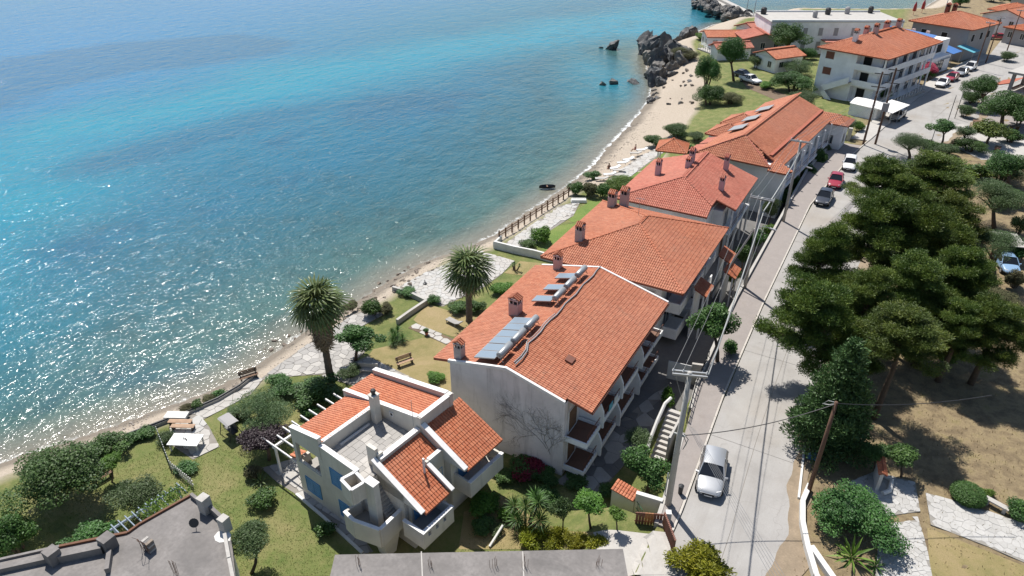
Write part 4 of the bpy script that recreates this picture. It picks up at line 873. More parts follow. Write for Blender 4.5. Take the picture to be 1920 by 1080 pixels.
# the longest one
B4R = math.radians(-6.2)
b4 = thing('guest_house', 'longest guest house, orange hip roof with two small hipped dormers', 'building', (-22.1, 88.6, 0), B4R)
m = MB(); m.box(0.7, 10.2, 0.9, 27.3, -2.8, 4.2); m.build('wall', 'white', b4)
E4 = 4.15; RZ4 = 6.5; RX4 = 4.9
roof(b4, [[(10.9,1.0,E4),(10.9,26.4,E4),(RX4,26.4,RZ4),(RX4,3.6,RZ4),(8.4,1.9,E4+0.98)], [(0,28,E4),(0,0,E4),(RX4,3.2,RZ4),(RX4,28,RZ4)], [(0,0,E4),(9.8,0,E4),(7.9,1.8,E4+1.1),(RX4,3.4,RZ4)]], 'tileB', 0.235, 0.36, seed=7, seg=3,
     ridges=[((0,0,E4),(RX4,3.3,RZ4)), ((9.8,0,E4),(RX4,3.5,RZ4)), ((RX4,3.4,RZ4),(RX4,28,RZ4))], ridge_mat='tileC')
m = MB(); m.box(8.9, 9.3, 2.0, 26.0, E4+0.55, E4+0.95); m.build('roof_step', 'deck', b4)
roof(b4, [[(9.0,23.8,3.9),(13.6,23.8,3.9),(11.6,25.6,4.9),(7.5,25.6,4.9)], [(13.6,23.8,3.9),(13.6,28.0,3.9),(11.6,25.7,4.9)], [(13.6,28.0,3.9),(9.0,28.0,3.9),(7.5,25.8,4.9),(11.6,25.7,4.9)]], 'tileB', 0.235, 0.36, seed=8, seg=3, name='wing_roof')
m = MB(); m.box(9.6, 13.0, 24.2, 27.6, -2.8, 3.8); m.build('wing_wall', 'white', b4)
roof(b4, [[(10.4,-0.4,3.85),(12.4,1.0,3.85),(9.8,2.2,4.7)], [(9.6,-0.3,3.85),(12.2,-0.3,3.85),(9.8,1.7,4.7)]], 'tileB', 0.235, 0.36, seed=9, seg=3, name='corner_roof')
m = MB(); m.box(9.8, 11.6, 0.3, 1.7, -2.8, 3.8); m.build('corner_wall', 'white', b4)
for k, yy in enumerate((10.6, 16.4)):
    zt = 5.3
    roof(b4, [[(-2.2,yy-2.3,4.0),(2.6,yy-2.3,4.0),(0.4,yy,zt)], [(-2.2,yy+2.3,4.0),(-2.2,yy-2.3,4.0),(0.4,yy,zt)], [(2.6,yy+2.3,4.0),(-2.2,yy+2.3,4.0),(0.4,yy,zt)], [(2.6,yy-2.3,4.0),(2.6,yy+2.3,4.0),(0.4,yy,zt)]], 'tileB', 0.235, 0.36, seed=30+k, seg=3, name='dormer_roof',
         ridges=[((-2.2,yy-2.3,4.0),(0.4,yy,zt)), ((2.6,yy-2.3,4.0),(0.4,yy,zt)), ((-2.2,yy+2.3,4.0),(0.4,yy,zt))], ridge_mat='tileB')
    m = MB(); m.box(-1.7, 1.0, yy-1.9, yy+1.9, -2.8, 3.9); m.build('dormer_wall', 'white', b4)
for yy, dx in ((2.6, -1.6), (6.2, -1.5), (21.8, -1.4)):
    roof(b4, [[(dx,yy+1.8,3.55),(dx,yy-1.2,3.55),(0.4,yy-1.2,4.15),(0.4,yy+1.8,4.15)]], 'tileC', 0.26, 0.38, seed=40+int(yy), seg=3, name='porch_roof', thick=0.12)
    m = MB(); m.box(dx+0.3, 0.7, yy-1.0, yy+1.6, -2.8, 3.5); m.build('porch_wall', 'white', b4)
for i, yy in enumerate((8.6, 13.8, 19.6)):
    pl_ = Matrix.Rotation(B4R, 3, 'Z') @ Vector((2.2, yy, 0))
    t = thing('roof_collector', ['white-framed roof solar panel nearest the pinkish roof', 'white-framed roof solar panel between the other two on the orange roof', 'white-framed roof solar panel farthest along the orange roof'][i], 'solar collector', (b4.location.x+pl_.x, b4.location.y+pl_.y, 5.1), B4R, 'solar panels on the orange roof')
    s = 0.12; m = MB(); m.hexa([(-0.9,-1.3,0.12),(1.1,-1.3,0.12+2*0.40),(1.1,1.3,0.12+2*0.40),(-0.9,1.3,0.12)], [(-0.9,-1.3,0.22),(1.1,-1.3,0.22+2*0.40),(1.1,1.3,0.22+2*0.40),(-0.9,1.3,0.22)]); po = m.build('panel', 'galv', t)
    for j in range(2):
        m = MB(); m.add([(-0.82,-1.22+j*1.25,0.245),(1.02,-1.22+j*1.25,0.245+1.84*0.40),(1.02,-0.03+j*1.25,0.245+1.84*0.40),(-0.82,-0.03+j*1.25,0.245)], [(0,1,2,3)]); m.build('panel_glass', 'solar', po)
for yy in (4, 8, 12, 16, 20): window(b4, yy, yy+1.4, 0.8, 2.6, 10.2, '+x', 'glass')
window(b4, 11.0, 11.9, 0.8, 2.2, 24.2, '-y', 'glass'); window(b4, 25.0, 26.2, 0.8, 2.4, 13.0, '+x', 'glass')
def gallery(root, x0, x1, y0, y1, zf, step, rail='brownpaint'):
    m = MB(); m.box(x0, x1, y0, y1, zf-0.16, zf); go = m.build('gallery', 'white', root)
    for y in np.arange(y0+0.2, y1, step):
        m = MB(); m.box(x1-0.22, x1-0.02, y-0.1, y+0.1, -2.7, zf-0.161); m.build('column', 'white', root); m = MB(); m.box(x1-0.2, x1-0.04, y-0.08, y+0.08, zf+0.001, 4.0); m.build('column', 'white', root)
    for z in (zf+0.5, zf+0.9): m = MB(); m.tube([(x1-0.1, y0, z), (x1-0.1, y1, z)], 0.03, 5); m.build('rail', rail, go)
gallery(b3, -14.2, -13.1, 72.8, 82.4, 1.05, 3.1); gallery(b4, 10.2, 11.5, 2.2, 23.6, 1.05, 3.5)
for y in (4.5, 8.2, 12.0, 15.8, 19.4): window(b4, y, y+1.6, -2.4, -0.3, 10.2, '+x', 'plain', 'wood', name='door')
for y in (73.6, 77.0, 80.0): window(b3, y, y+1.5, -2.4, -0.3, -14.2, '+x', 'plain', 'wood', name='door')
# gazebo on the beach terrace
gp = P(1262, 270, 0.6)
gz_ = thing('beach_gazebo', 'open gazebo with low tiled pyramid roof on the beach terrace', 'gazebo', (gp.x, gp.y, -2.5), math.radians(12))
c_ = [(-2.3,-2.3,2.6),(2.3,-2.3,2.6),(2.3,2.3,2.6),(-2.3,2.3,2.6)]
roof(gz_, [[c_[i], c_[(i+1)%4], (0,0,3.9)] for i in range(4)], 'tileA', 0.24, 0.36, seed=50, seg=3, ridges=[(c_[i], (0,0,3.9)) for i in range(4)], ridge_mat='tileB')
for x in (-1.9, 1.9):
    for y in (-1.9, 1.9):
        m = MB(); m.box(x-0.1, x+0.1, y-0.1, y+0.1, 0, 2.55); m.build('post', 'white', gz_)

# ------------------------------------------------------------------ vegetation builders
def leaf_cloud(name, blobs, n, size, mat, seed, elong=1.6, tilt=0.7, up=0.25, fill=0.25, jitter=0.35, tv_bias=0.0, needle=False):
    """leaf-sized faces spread through overlapping lobes; blobs: (cx,cy,cz,rx,ry,rz)"""
    r = np.random.RandomState(seed); B = np.array(blobs, float)
    vol = B[:, 3]*B[:, 4] + B[:, 4]*B[:, 5]; idx = r.choice(len(B), n, p=vol/vol.sum())
    d = r.normal(size=(n, 3)); d /= np.linalg.norm(d, axis=1)[:, None]
    rad = np.where(r.uniform(size=n) < fill, r.uniform(0.3, 0.8, n), r.uniform(0.82, 1.06, n))
    C = B[idx, :3] + d*B[idx, 3:]*rad[:, None]
    # ragged surface
    C += r.normal(0, 1, (n, 3))*size*jitter
    N = d*(1-tilt) + r.normal(size=(n, 3))*tilt*0.6 + np.array([0, 0, up])
    N /= np.linalg.norm(N, axis=1)[:, None]
    A = r.normal(size=(n, 3))
    if needle: A = d*0.9 + np.array([0, 0, 0.5]) + r.normal(size=(n, 3))*0.5; N = np.cross(A, r.normal(size=(n, 3))); N /= np.linalg.norm(N, axis=1)[:, None]
    A -= N*(A*N).sum(1)[:, None]; A /= np.linalg.norm(A, axis=1)[:, None]; Bt = np.cross(N, A)
    L = size*r.uniform(0.6, 1.35, n)[:, None]; W = L/elong
    V = np.stack([C-A*L*0.5, C+Bt*W*0.5, C+A*L*0.5, C-Bt*W*0.5], 1).reshape(-1, 3)
    Q = np.arange(n*4).reshape(n, 4)
    hz = (C[:, 2]-C[:, 2].min())/(np.ptp(C[:, 2])+1e-6)
    bt = r.uniform(0, 1, len(B))[idx]                      # clump-to-clump difference in leaf age
    tv = np.clip(0.30*r.uniform(size=n) + 0.45*bt + 0.25*r.uniform(size=n)**3 + tv_bias, 0, 1)
    me = np_mesh(name, V, Q, tv); me.materials.append(M[mat]); return me
def lobes(n, seed, squash=1.0, r0=0.3, r1=0.46, ground=False):
    r = np.random.RandomState(seed); out = []
    for i in range(n):
        u = r.normal(size=3); u /= np.linalg.norm(u)
        if ground and u[2] < -0.3: u[2] *= -0.5
        k = r.uniform(0.4, 0.9); q = r.uniform(r0, r1)*(1.15-0.5*max(0, k-0.5)); out.append((u[0]*k, u[1]*k, u[2]*k*squash, q*r.uniform(0.85, 1.2), q*r.uniform(0.85, 1.2), q*0.9))
    return out
CM = {}
def crown_mesh(kind, rad, var):
    """unit crown (radius 1); leaf size chosen for the real radius"""
    cls = 0.6 if rad < 0.75 else 1.0 if rad < 1.3 else 1.8 if rad < 2.4 else 3.2
    key = (kind, cls, var)
    if key in CM: return CM[key]
    if kind == 'ball':
        me = leaf_cloud('crown', [(0, 0, 0, 0.98, 0.98, 0.98)], 14000, 0.085, 'leaf', 5, 1.7, 0.6, 0.2, 0.1, 0.2); CM[key] = me; return me
    sd = (sum(map(ord, kind))*13 + int(cls*10)*7 + var*101) % 100000
    lf = {'leaf': 0.15, 'leaf_b': 0.15, 'olive': 0.13, 'firdark': 0.16, 'thuja': 0.15, 'plum': 0.13, 'oleander': 0.14, 'bougain': 0.14, 'scrub': 0.12, 'pine': 0.3}[kind]
    s = lf/cls*(1.0 if cls < 1.5 else 1.25); n = int(min(24000, 95*(1/s)**2))
    nb = 9 if cls < 1.3 else 14 if cls < 2.5 else 22
    bl = [(0, 0, -0.08, 0.5, 0.5, 0.45)] + lobes(nb, sd, 0.9, *((0.34, 0.5) if cls < 1.3 else (0.26, 0.42)), ground=True)
    if kind == 'firdark': me = leaf_cloud('crown', bl, n, s*1.2, kind, sd, 2.6, 0.6, 0.1, 0.3, needle=True)
    elif kind == 'thuja': me = leaf_cloud('crown', bl, n, s*1.5, kind, sd, 3.0, 0.6, 0.1, 0.2, needle=True)
    elif kind == 'olive': me = leaf_cloud('crown', bl, int(n*1.1), s, kind, sd, 3.0, 0.8, 0.15, 0.3)
    else: me = leaf_cloud('crown', bl, n, s, kind, sd, 1.7, 0.65, 0.25, 0.25)
    CM[key] = me; return me
vcount = [0]
def trunk_mesh(h, r, seed, spread=0.5, top=1.0, limbs=4):
    rg = random.Random(seed); m = MB(); p0 = Vector((0, 0, -0.15)); b = Vector((rg.uniform(-.1, .1)*h, rg.uniform(-.1, .1)*h, h*0.62))
    m.tube([p0, p0.lerp(b, 0.5)+Vector((rg.uniform(-.05, .05)*h, rg.uniform(-.05, .05)*h, 0)), b], [r*1.25, r, r*0.8], 8)
    for i in range(limbs):
        a = 2*math.pi*i/limbs + rg.uniform(-.5, .5); q = b + Vector((math.cos(a)*spread, math.sin(a)*spread, h*0.38*top*rg.uniform(0.7, 1.2)))
        m.tube([b-Vector((0, 0, h*0.05)), b.lerp(q, 0.5)+Vector((0, 0, h*0.03)), q], [r*0.7, r*0.45, r*0.2], 6)
    return m
def bush(bb, kind, name, label, cat='shrub', group=None, flat=None, squash=None, extra=None, sink=0.1):
    """a shrub filling photo box bb=(x0,y0,x1,y1), standing on the ground"""
    x0, y0, x1, y1 = bb; xc, yc = (x0+x1)/2, (y0+y1)/2
    g = G(xc, y1-(y1-y0)*0.22) if flat is None else P(xc, y1-(y1-y0)*0.22, flat)
    for k in range(3):
        s = ppm(g); w_ = (x1-x0)/s; phi = math.atan2(H-g.z, math.hypot(g.x, g.y))
        h = max(0.45*w_, ((y1-y0)/s - w_*math.sin(phi)*0.9)/math.cos(phi)); h = min(h, 1.6*w_)
        c = P(xc, yc, g.z + h*0.45); g = Vector((c.x, c.y, gz(c.x, c.y) if flat is None else flat))
    vcount[0] += 1; rg = random.Random(vcount[0])
    t = thing(name, label, cat, g, rg.uniform(0, 6.28), group)
    c = link('crown', crown_mesh(kind, w_/2, vcount[0] % 2), None, t); c.location = (0, 0, h*0.46-sink*0.3); c.scale = (w_*0.47*rg.uniform(.9, 1.12), w_*0.47*rg.uniform(.9, 1.12), h*0.5)
    m = MB(); k = max(0.02, w_*0.025)
    for i in range(4):
        a = i*1.57+rg.uniform(-.4, .4); m.tube([(0.06*math.cos(a)*w_, 0.06*math.sin(a)*w_, -0.1), (0.12*math.cos(a)*w_, 0.12*math.sin(a)*w_, h*0.3), (0.25*math.cos(a)*w_, 0.25*math.sin(a)*w_, h*0.62)], [k, k*0.8, k*0.4], 5)
    m.build('stem', 'bark', t)
    if extra:
        e = link('blossom', crown_mesh(extra, w_/2, (vcount[0]+1) % 2), None, t); e.location = c.location + Vector((0, 0, h*0.08)); e.scale = (w_*0.52, w_*0.52, h*0.56)
    return t
def tree(bb, base, kind, name, label, cat='tree', group=None, trunk_r=None, mat='bark', flat=None, squash=1.0):
    """crown fills photo box bb; trunk stands at photo point base"""
    x0, y0, x1, y1 = bb; g = G(*base) if flat is None else P(*base, flat); xc, yc = (x0+x1)/2, (y0+y1)/2
    a = P(xc, yc, 0.0); r = a - cam.location; hd = math.hypot(g.x, g.y)*1.0; t_ = hd/math.hypot(r.x, r.y); c = Vector(cam.location) + r*t_
    s = ppm(c); w_ = (x1-x0)/s; phi = math.atan2(H-c.z, hd); h = max(0.6*w_, ((y1-y0)/s - w_*math.sin(phi)*0.75)/math.cos(phi)*squash)
    top = max(c.z, g.z + h*0.55)
    vcount[0] += 1; rg = random.Random(vcount[0])
    t = thing(name, label, cat, g, 0, group)
    cr = link('crown', crown_mesh(kind, w_/2, vcount[0] % 2), None, t); cr.location = (c.x-g.x, c.y-g.y, top-g.z); cr.scale = (w_*0.48*rg.uniform(.9, 1.15), w_*0.48*rg.uniform(.9, 1.15), h*0.5); cr.rotation_euler.z = rg.uniform(0, 6.28)
    hh = max(0.6, top-g.z); tm_ = trunk_mesh(hh, trunk_r or max(0.05, w_*0.035), vcount[0], w_*0.25); 
    for i, v in enumerate(tm_.v):
        k = max(0, v[2])/hh; tm_.v[i] = (v[0]+(c.x-g.x)*min(k, 1), v[1]+(c.y-g.y)*min(k, 1), v[2])
    tm_.build('trunk', mat, t, True); return t
# --- pines
def pine_blobs(seed):
    """clumps of needles strung along rising limbs; returns clumps and limb tips"""
    r = np.random.RandomState(seed); bl = []; limbs = []
    for i in range(24):
        u = (i+0.5)/24; z0 = -1.05+1.85*u; L = (0.30+0.80*(1-u)**0.75*min(1, 0.55+u*3))*r.uniform(0.68, 1.12); a = i*2.39996+r.uniform(-.4, .4)
        d = np.array([math.cos(a), math.sin(a), 0]); tip = d*L+np.array([0, 0, z0+0.22*r.uniform(0.4, 1.3)]); root = np.array([0, 0, z0-0.05]); limbs.append((root, tip))
        for k in np.linspace(0.35, 1.0, 5):
            p = root+(tip-root)*k+r.normal(0, 0.05, 3); q = r.uniform(0.11, 0.19)*(0.75+0.4*k); bl.append((*p, q*1.15, q*1.15, q*0.75))
            s = np.array([-d[1], d[0], 0])*r.choice([-1, 1])*q*r.uniform(0.8, 1.6); p2 = p+s+np.array([0, 0, r.uniform(-.05, .08)]); bl.append((*p2, q*.7, q*.7, q*.5))
    for k in range(7): bl.append((r.normal(0, .12), r.normal(0, .12), 0.72+0.1*k*0.4, .13, .13, .14))
    return bl, limbs
PM = {}
def pine_mesh(var, mat='pine'):
    if (var, mat) in PM: return PM[(var, mat)]
    bl, limbs = pine_blobs(300+var*17)
    me = leaf_cloud('crown', bl, 80000, 0.064, mat, 900+var, 4.2, 0.5, 0.35, 0.35, 0.5, needle=True); PM[(var, mat)] = (me, limbs); return PM[(var, mat)]
def pine(cpx, z, wpx, hpx, label, var, mat='pine', rot=0.0):
    c = P(cpx[0], cpx[1], z); g = Vector((max(c.x, 2.6), c.y, -0.1)); s = ppm(c); phi = math.atan2(H-z, math.hypot(c.x, c.y))
    rx = wpx/2/s*1.08; rzz = max(1.5, (hpx/s-rx*1.6*math.sin(phi))/math.cos(phi)/2); rzz = min(rzz, (z+0.2)/1.0)
    t = thing('pine_tree', label, 'pine tree', g, 0, 'pines on the dry plot beside the road')
    me, limbs = pine_mesh(var, mat); cr = link('crown', me, None, t); cr.location = (c.x-g.x, c.y-g.y, z-g.z); cr.scale = (rx, rx, rzz); cr.rotation_euler.z = rot
    m = MB(); tp = Vector((c.x-g.x, c.y-g.y, z+0.8*rzz)); mid = Vector((tp.x*0.7+0.15, tp.y*0.7, tp.z*0.5))
    m.tube([(0, 0, -0.3), (mid.x*0.4, mid.y*0.4, mid.z*0.5), mid, tp], [0.27, 0.22, 0.17, 0.04], 9)
    cs, sn = math.cos(rot), math.sin(rot)
    def tf(b): return Vector(((b[0]*cs-b[1]*sn)*rx+c.x-g.x, (b[0]*sn+b[1]*cs)*rx+c.y-g.y, b[2]*rzz+z-g.z))
    for ro_, ti in limbs:
        s_, q = tf(ro_), tf(ti); m.tube([s_, s_.lerp(q, 0.5)-Vector((0, 0, 0.12)), q], [0.075, 0.05, 0.02], 5)
    m.build('trunk', 'bark', t, True); return t
# --- fan palms
def frond_mesh(L=1.0, n=17, mat='palm', droop=0.35, seed=0):
    r = np.random.RandomState(seed); m = MB(); pet = L*0.45
    m.tube([(0, 0, 0), (pet*0.6, 0, 0.03*L), (pet, 0, 0)], [0.022, 0.018, 0.012], 4)
    for i in range(n):
        a = (i/(n-1)-0.5)*math.radians(215); l = L*0.75*(1-0.22*abs(i/(n-1)-0.5)*2)*r.uniform(0.9, 1.08)
        d = Vector((math.cos(a), math.sin(a), 0)); s = Vector((-math.sin(a), math.cos(a), 0)); b = Vector((pet, 0, 0)); wv = 0.055*L
        p1 = b + d*l*0.5 + Vector((0, 0, 0.06*L)); p2 = b + d*l*0.85 + Vector((0, 0, -0.05*L-droop*0.2*L)); p3 = b + d*l + Vector((0, 0, -droop*L*0.55))
        z_ = Vector((0, 0, 0.02*L))
        m.add([b, p1-s*wv*0.6, p1+z_, p1+s*wv*0.6, p2-s*wv*0.4, p2+s*wv*0.4, p3], [(0, 1, 2), (0, 2, 3), (1, 4, 5, 2), (2, 5, 3) if False else (2, 5, 3, 3)[:3], (4, 6, 5)])
    me = m.mesh('frond'); at = me.attributes.new('tv', 'FLOAT', 'FACE'); at.data.foreach_set('value', np.random.RandomState(seed+5).uniform(0, 1, len(me.polygons)).astype(np.float32)); me.materials.append(M[mat]); return me
def fan_palm(base, crown_px, label, R, skirt, seed):
    g = G(*base); a = P(*crown_px, 0.0); r = a - cam.location; k = math.hypot(g.x, g.y)/math.hypot(r.x, r.y); c = Vector(cam.location)+r*k; hh = c.z-g.z
    t = thing('fan_palm', label, 'palm tree', g); rg = random.Random(seed); off = Vector((c.x-g.x, c.y-g.y, 0))
    m = MB(); pts = []; rad = []
    for i in range(26):
        u = i/25; pts.append((off.x*u, off.y*u, hh*u-0.1)); rad.append((0.34-0.12*u)*(1.08 if i % 2 else 0.97)*(1.25 if i == 0 else 1))
    m.tube(pts, rad, 12); m.build('trunk', 'palmtrunk', t)
    fm = [frond_mesh(R, 15, 'palm', 0.35+0.2*i, seed+i) for i in range(3)]; fd = frond_mesh(R*0.78, 13, 'palmdry', 0.5, seed+9)
    for i in range(40):
        el = math.radians(82 - 112*((i+0.5)/40)**0.9); az = i*2.39996 + rg.uniform(-.25, .25)
        o = link('frond', fm[i % 3], None, t); o.location = off + Vector((0, 0, hh-0.1+0.25*math.sin(el))); o.rotation_euler = (rg.uniform(-.5, .5), -el, az); sc_ = rg.uniform(0.8, 1.12); o.scale = (sc_, sc_, sc_)
    for i in range(skirt):
        u = i/max(1, skirt-1); el = math.radians(-48 - 30*u); az = i*2.39996+1
        o = link('dry_frond', fd, None, t); o.location = off*(1-0.05*u) + Vector((0, 0, hh-0.35-(2.7 if skirt > 20 else 1.0)*u)); o.rotation_euler = (rg.uniform(-.4, .4), -el, az); sc_ = rg.uniform(0.75, 1.05); o.scale = (sc_, sc_, sc_)
    return t
def rosette_mesh(n, L, wd, seed, mat, el0=80, el1=5, droop=0.3):
    """strap leaves from one point: yucca, agave, cycad"""
    r = random.Random(seed); m = MB()
    for i in range(n):
        el = math.radians(el0+(el1-el0)*(i+0.5)/n)+r.uniform(-.12, .12); az = i*2.39996; l = L*r.uniform(0.8, 1.1); d = Vector((math.cos(az)*math.cos(el), math.sin(az)*math.cos(el), math.sin(el))); s = Vector((-math.sin(az), math.cos(az), 0))
        p1 = d*l*0.5; p2 = d*l - Vector((0, 0, droop*l*math.cos(el))); m.add([(0, 0, 0), p1-s*wd/2, p1+s*wd/2, p2], [(0, 1, 2), (1, 3, 2)])
    me = m.mesh('leaves'); at = me.attributes.new('tv', 'FLOAT', 'FACE'); at.data.foreach_set('value', np.repeat(np.random.RandomState(seed).uniform(0, 1, n), 2).astype(np.float32)); me.materials.append(M[mat]); return me
def yucca(px_, label, heads, name='yucca', mat='leaf', L=0.75, group=None, wd=0.06, n=70, flat=None):
    g = G(*px_) if flat is None else P(*px_, flat); t = thing(name, label, 'plant', g, 0, group)
    for i, (dx, dy, h) in enumerate(heads):
        m = MB(); m.tube([(dx*0.3, dy*0.3, -0.1), (dx*0.8, dy*0.8, h*0.6), (dx, dy, h)], [0.1, 0.08, 0.06], 7); m.build('stem', 'bark', t)
        o = link('leaf_head', rosette_mesh(n, L, wd, 60+i, mat, 88, -35, 0.15), None, t); o.location = (dx, dy, h)
    return t

# ------------------------------------------------------------------ gardens: lawns, paths
def M_lawn(name, a, b, c):
    m, t, bs = new_mat(name); pos = geo(t); n1 = noise(t, 0.22, 6, 0.68, pos, 0.5); n2 = noise(t, 1.6, 5, 0.7, pos); n3 = noise(t, 30, 3, 0.7, pos)
    col = ramp(t, n1, [(0.32, a), (0.5, b), (0.66, c)]); col = mixc(t, maprange(t, n2, 0.4, 0.7, 0, 0.5), col, c); col = mixc(t, maprange(t, n3, 0.3, 0.75, 0, 0.55), col, mul(a, 0.55))
    t.links.new(col, bs.inputs['Base Color']); bs.inputs['Roughness'].default_value = 0.95; bump(t, bs, n3, 0.9, 0.05); return m
M['lawn'] = M_lawn('lawn_grass', (0.085, 0.135, 0.026), (0.145, 0.175, 0.045), (0.27, 0.235, 0.10))
M['lawn_g'] = M_lawn('fresh_lawn', (0.10, 0.175, 0.03), (0.145, 0.215, 0.04), (0.20, 0.24, 0.06))
M['lawn_y'] = M_lawn('parched_lawn', (0.20, 0.185, 0.065), (0.30, 0.24, 0.105), (0.38, 0.285, 0.155))
LW = -2.5
sheet('yard', [(-15.2,36,0),(-9.3,46,0),(-9.6,60,0),(-9.6,106,0),(-15.2,106,0)], 'yard', flat=LW, dz=0.008)  # dark sheet, its colour stands in for shade beside the guest houses
sheet('lawn', [(380,790),(470,735),(560,745),(640,760),(700,745),(850,850),(900,1000),(900,1075),(640,1080),(500,1080),(430,960),(385,930),(355,890),(345,850)], 'lawn', flat=LW, dz=0.012)
sheet('lawn', [(180,870),(240,835),(305,812),(325,850),(345,900),(365,940),(260,985),(160,1010),(90,960)], 'lawn', flat=LW, dz=0.012)
sheet('lawn', [(700,655),(765,640),(800,632),(900,665),(930,700),(820,745),(770,715),(690,668)], 'lawn_y', flat=LW, dz=0.016)
sheet('lawn', [(775,600),(800,570),(850,585),(920,600),(955,600),(905,660),(850,632),(790,612)], 'lawn_y', flat=LW, dz=0.016)
sheet('lawn', [(905,575),(940,528),(985,515),(1010,540),(960,600)], 'lawn', flat=LW, dz=0.016)
sheet('lawn', [(945,512),(975,490),(1030,495),(1000,520)], 'lawn_y', flat=LW, dz=0.02)
sheet('lawn', [(990,460),(1035,425),(1085,418),(1060,450),(1030,472)], 'lawn_g', flat=LW, dz=0.02)
sheet('lawn', [(1060,410),(1110,374),(1150,374),(1110,405),(1075,418)], 'lawn_g', flat=LW, dz=0.02)
sheet('lawn', [(1140,358),(1165,328),(1200,322),(1230,325),(1180,360)], 'lawn_g', flat=LW, dz=0.02)
sheet('lawn', [(1175,318),(1215,295),(1250,285),(1235,305),(1205,320)], 'lawn_g', flat=LW, dz=0.02)
sheet('lawn', [(870,960),(940,930),(1020,985),(1010,1030),(860,1030)], 'lawn_y', flat=LW, dz=0.018)
sheet('lawn', [(1030,985),(1130,1000),(1125,998),(1112,1030),(1060,1030)], 'lawn_y', dz=0.02, drape=True)
sheet('lawn', [(1738,990),(1920,1062),(1920,1090),(1745,1090)], 'lawn_y', flat=-0.06, dz=0.05)
def clip_half(poly, px_, py_, nx, ny):
    out = []; n = len(poly)
    for i in range(n):
        a = poly[i]; b = poly[(i+1) % n]; da = (a[0]-px_)*nx+(a[1]-py_)*ny; db = (b[0]-px_)*nx+(b[1]-py_)*ny
        if da <= 0: out.append(a)
        if (da < 0 < db) or (db < 0 < da): k = da/(da-db); out.append((a[0]+(b[0]-a[0])*k, a[1]+(b[1]-a[1])*k))
    return out
def area2(p): return 0.5*sum(p[i][0]*p[(i+1) % len(p)][1]-p[(i+1) % len(p)][0]*p[i][1] for i in range(len(p)))
def flags(name, pts, size, gap=0.03, mats=('slab', 'slab2'), flat=None, seed=1, base='joint', aniso=(1, 1), hgt=0.045, dz=0.02, grid=None):
    """irregular flagstones: every stone its own mesh, joints recessed"""
    poly = [tuple(P(x, y, flat)[:2]) for x, y in pts] if len(pts[0]) == 2 and max(max(p) for p in pts) > 150 else [tuple(p) for p in pts]
    if area2(poly) < 0: poly = poly[::-1]
    so_ = MB(); so_.prism(poly, flat-0.2, flat+dz); so_ = tag(so_.build(name, base), None, kind='structure')
    xs_ = [p[0] for p in poly]; ys_ = [p[1] for p in poly]; rg = random.Random(seed); seeds = []
    y = min(ys_)-size; row = 0
    while y < max(ys_)+size:
        x = min(xs_)-size+(row % 2)*size*0.5*aniso[0]
        while x < max(xs_)+size:
            seeds.append((x+rg.uniform(-.38, .38)*size*aniso[0], y+rg.uniform(-.38, .38)*size*aniso[1])); x += size*aniso[0]
        y += size*aniso[1]; row += 1
    cnt = 0; rest = MB()
    cells = []
    for i, s in enumerate(seeds):
        c = [(s[0]-2.5*size, s[1]-2.5*size), (s[0]+2.5*size, s[1]-2.5*size), (s[0]+2.5*size, s[1]+2.5*size), (s[0]-2.5*size, s[1]+2.5*size)]
        for q in seeds:
            if q is s or abs(q[0]-s[0]) > 3*size or abs(q[1]-s[1]) > 3*size: continue
            dx, dy = q[0]-s[0], q[1]-s[1]; L = math.hypot(dx, dy); c = clip_half(c, (s[0]+q[0])/2-dx/L*gap/2, (s[1]+q[1])/2-dy/L*gap/2, dx/L, dy/L)
            if len(c) < 3: break
        if len(c) < 3 or not inpoly(sum(p[0] for p in c)/len(c), sum(p[1] for p in c)/len(c), poly): continue
        # trim to the (nearly convex) outline
        for j in range(len(poly)):
            a, b = poly[j], poly[(j+1) % len(poly)]; nx, ny = b[1]-a[1], a[0]-b[0]; L = math.hypot(nx, ny)
            if all((p[0]-a[0])*nx/L+(p[1]-a[1])*ny/L > -1e-6 or True for p in c) and max((p[0]-a[0])*nx/L+(p[1]-a[1])*ny/L for p in c) > 0 and min((p[0]-a[0])*nx/L+(p[1]-a[1])*ny/L for p in c) < -0.0:
                m_ = ((sum(p[0] for p in c)/len(c)-a[0])*nx+(sum(p[1] for p in c)/len(c)-a[1])*ny)/L
                if m_ < 0 and m_ > -size: c2 = clip_half(c, a[0], a[1], nx/L, ny/L); c = c2 if len(c2) > 2 else c
        if abs(area2(c)) < 0.02*size: continue
        cells.append(c)
    cells.sort(key=lambda c: depth((c[0][0], c[0][1], flat)))
    for k, c in enumerate(cells):
        h = hgt + rg.uniform(-0.012, 0.012); m = MB(); m.prism(c, flat+dz-0.01, flat+dz+h)
        if k < 290: m.build('flagstone', mats[rg.randrange(len(mats))], so_)
        else: rest.add(m.v, m.f)
    if rest.v: tag(rest.build('flagstones', mats[0], so_), None, kind='stuff')
    return so_
flags('seafront_paving', [(487,712),(545,668),(600,630),(660,592),(700,572),(720,590),(655,625),(690,655),(640,700),(560,705)], 0.7, 0.03, ('slab', 'slab2', 'slab'), LW, 11)
flags('garden_path', [(600,705),(640,690),(690,668),(765,705),(830,735),(845,760),(790,760),(700,735)], 0.8, 0.04, ('slab', 'slab2'), LW, 12, dz=0.035)
flags('terrace_paving', [(735,545),(800,510),(900,470),(965,490),(940,515),(905,540),(830,575),(790,560)], 0.6, 0.03, ('slab2', 'slab2', 'stonep'), LW, 13)
flags('stepping_path', [(765,615),(780,607),(862,640),(905,665),(890,672),(840,648)], 0.9, 0.08, ('slab2',), LW, 14, base='soil', dz=0.03)
flags('seafront_path', [(330,772),(385,755),(440,728),(480,705),(493,712),(470,740),(430,762),(375,790)], 0.9, 0.03, ('slab2',), LW, 15)
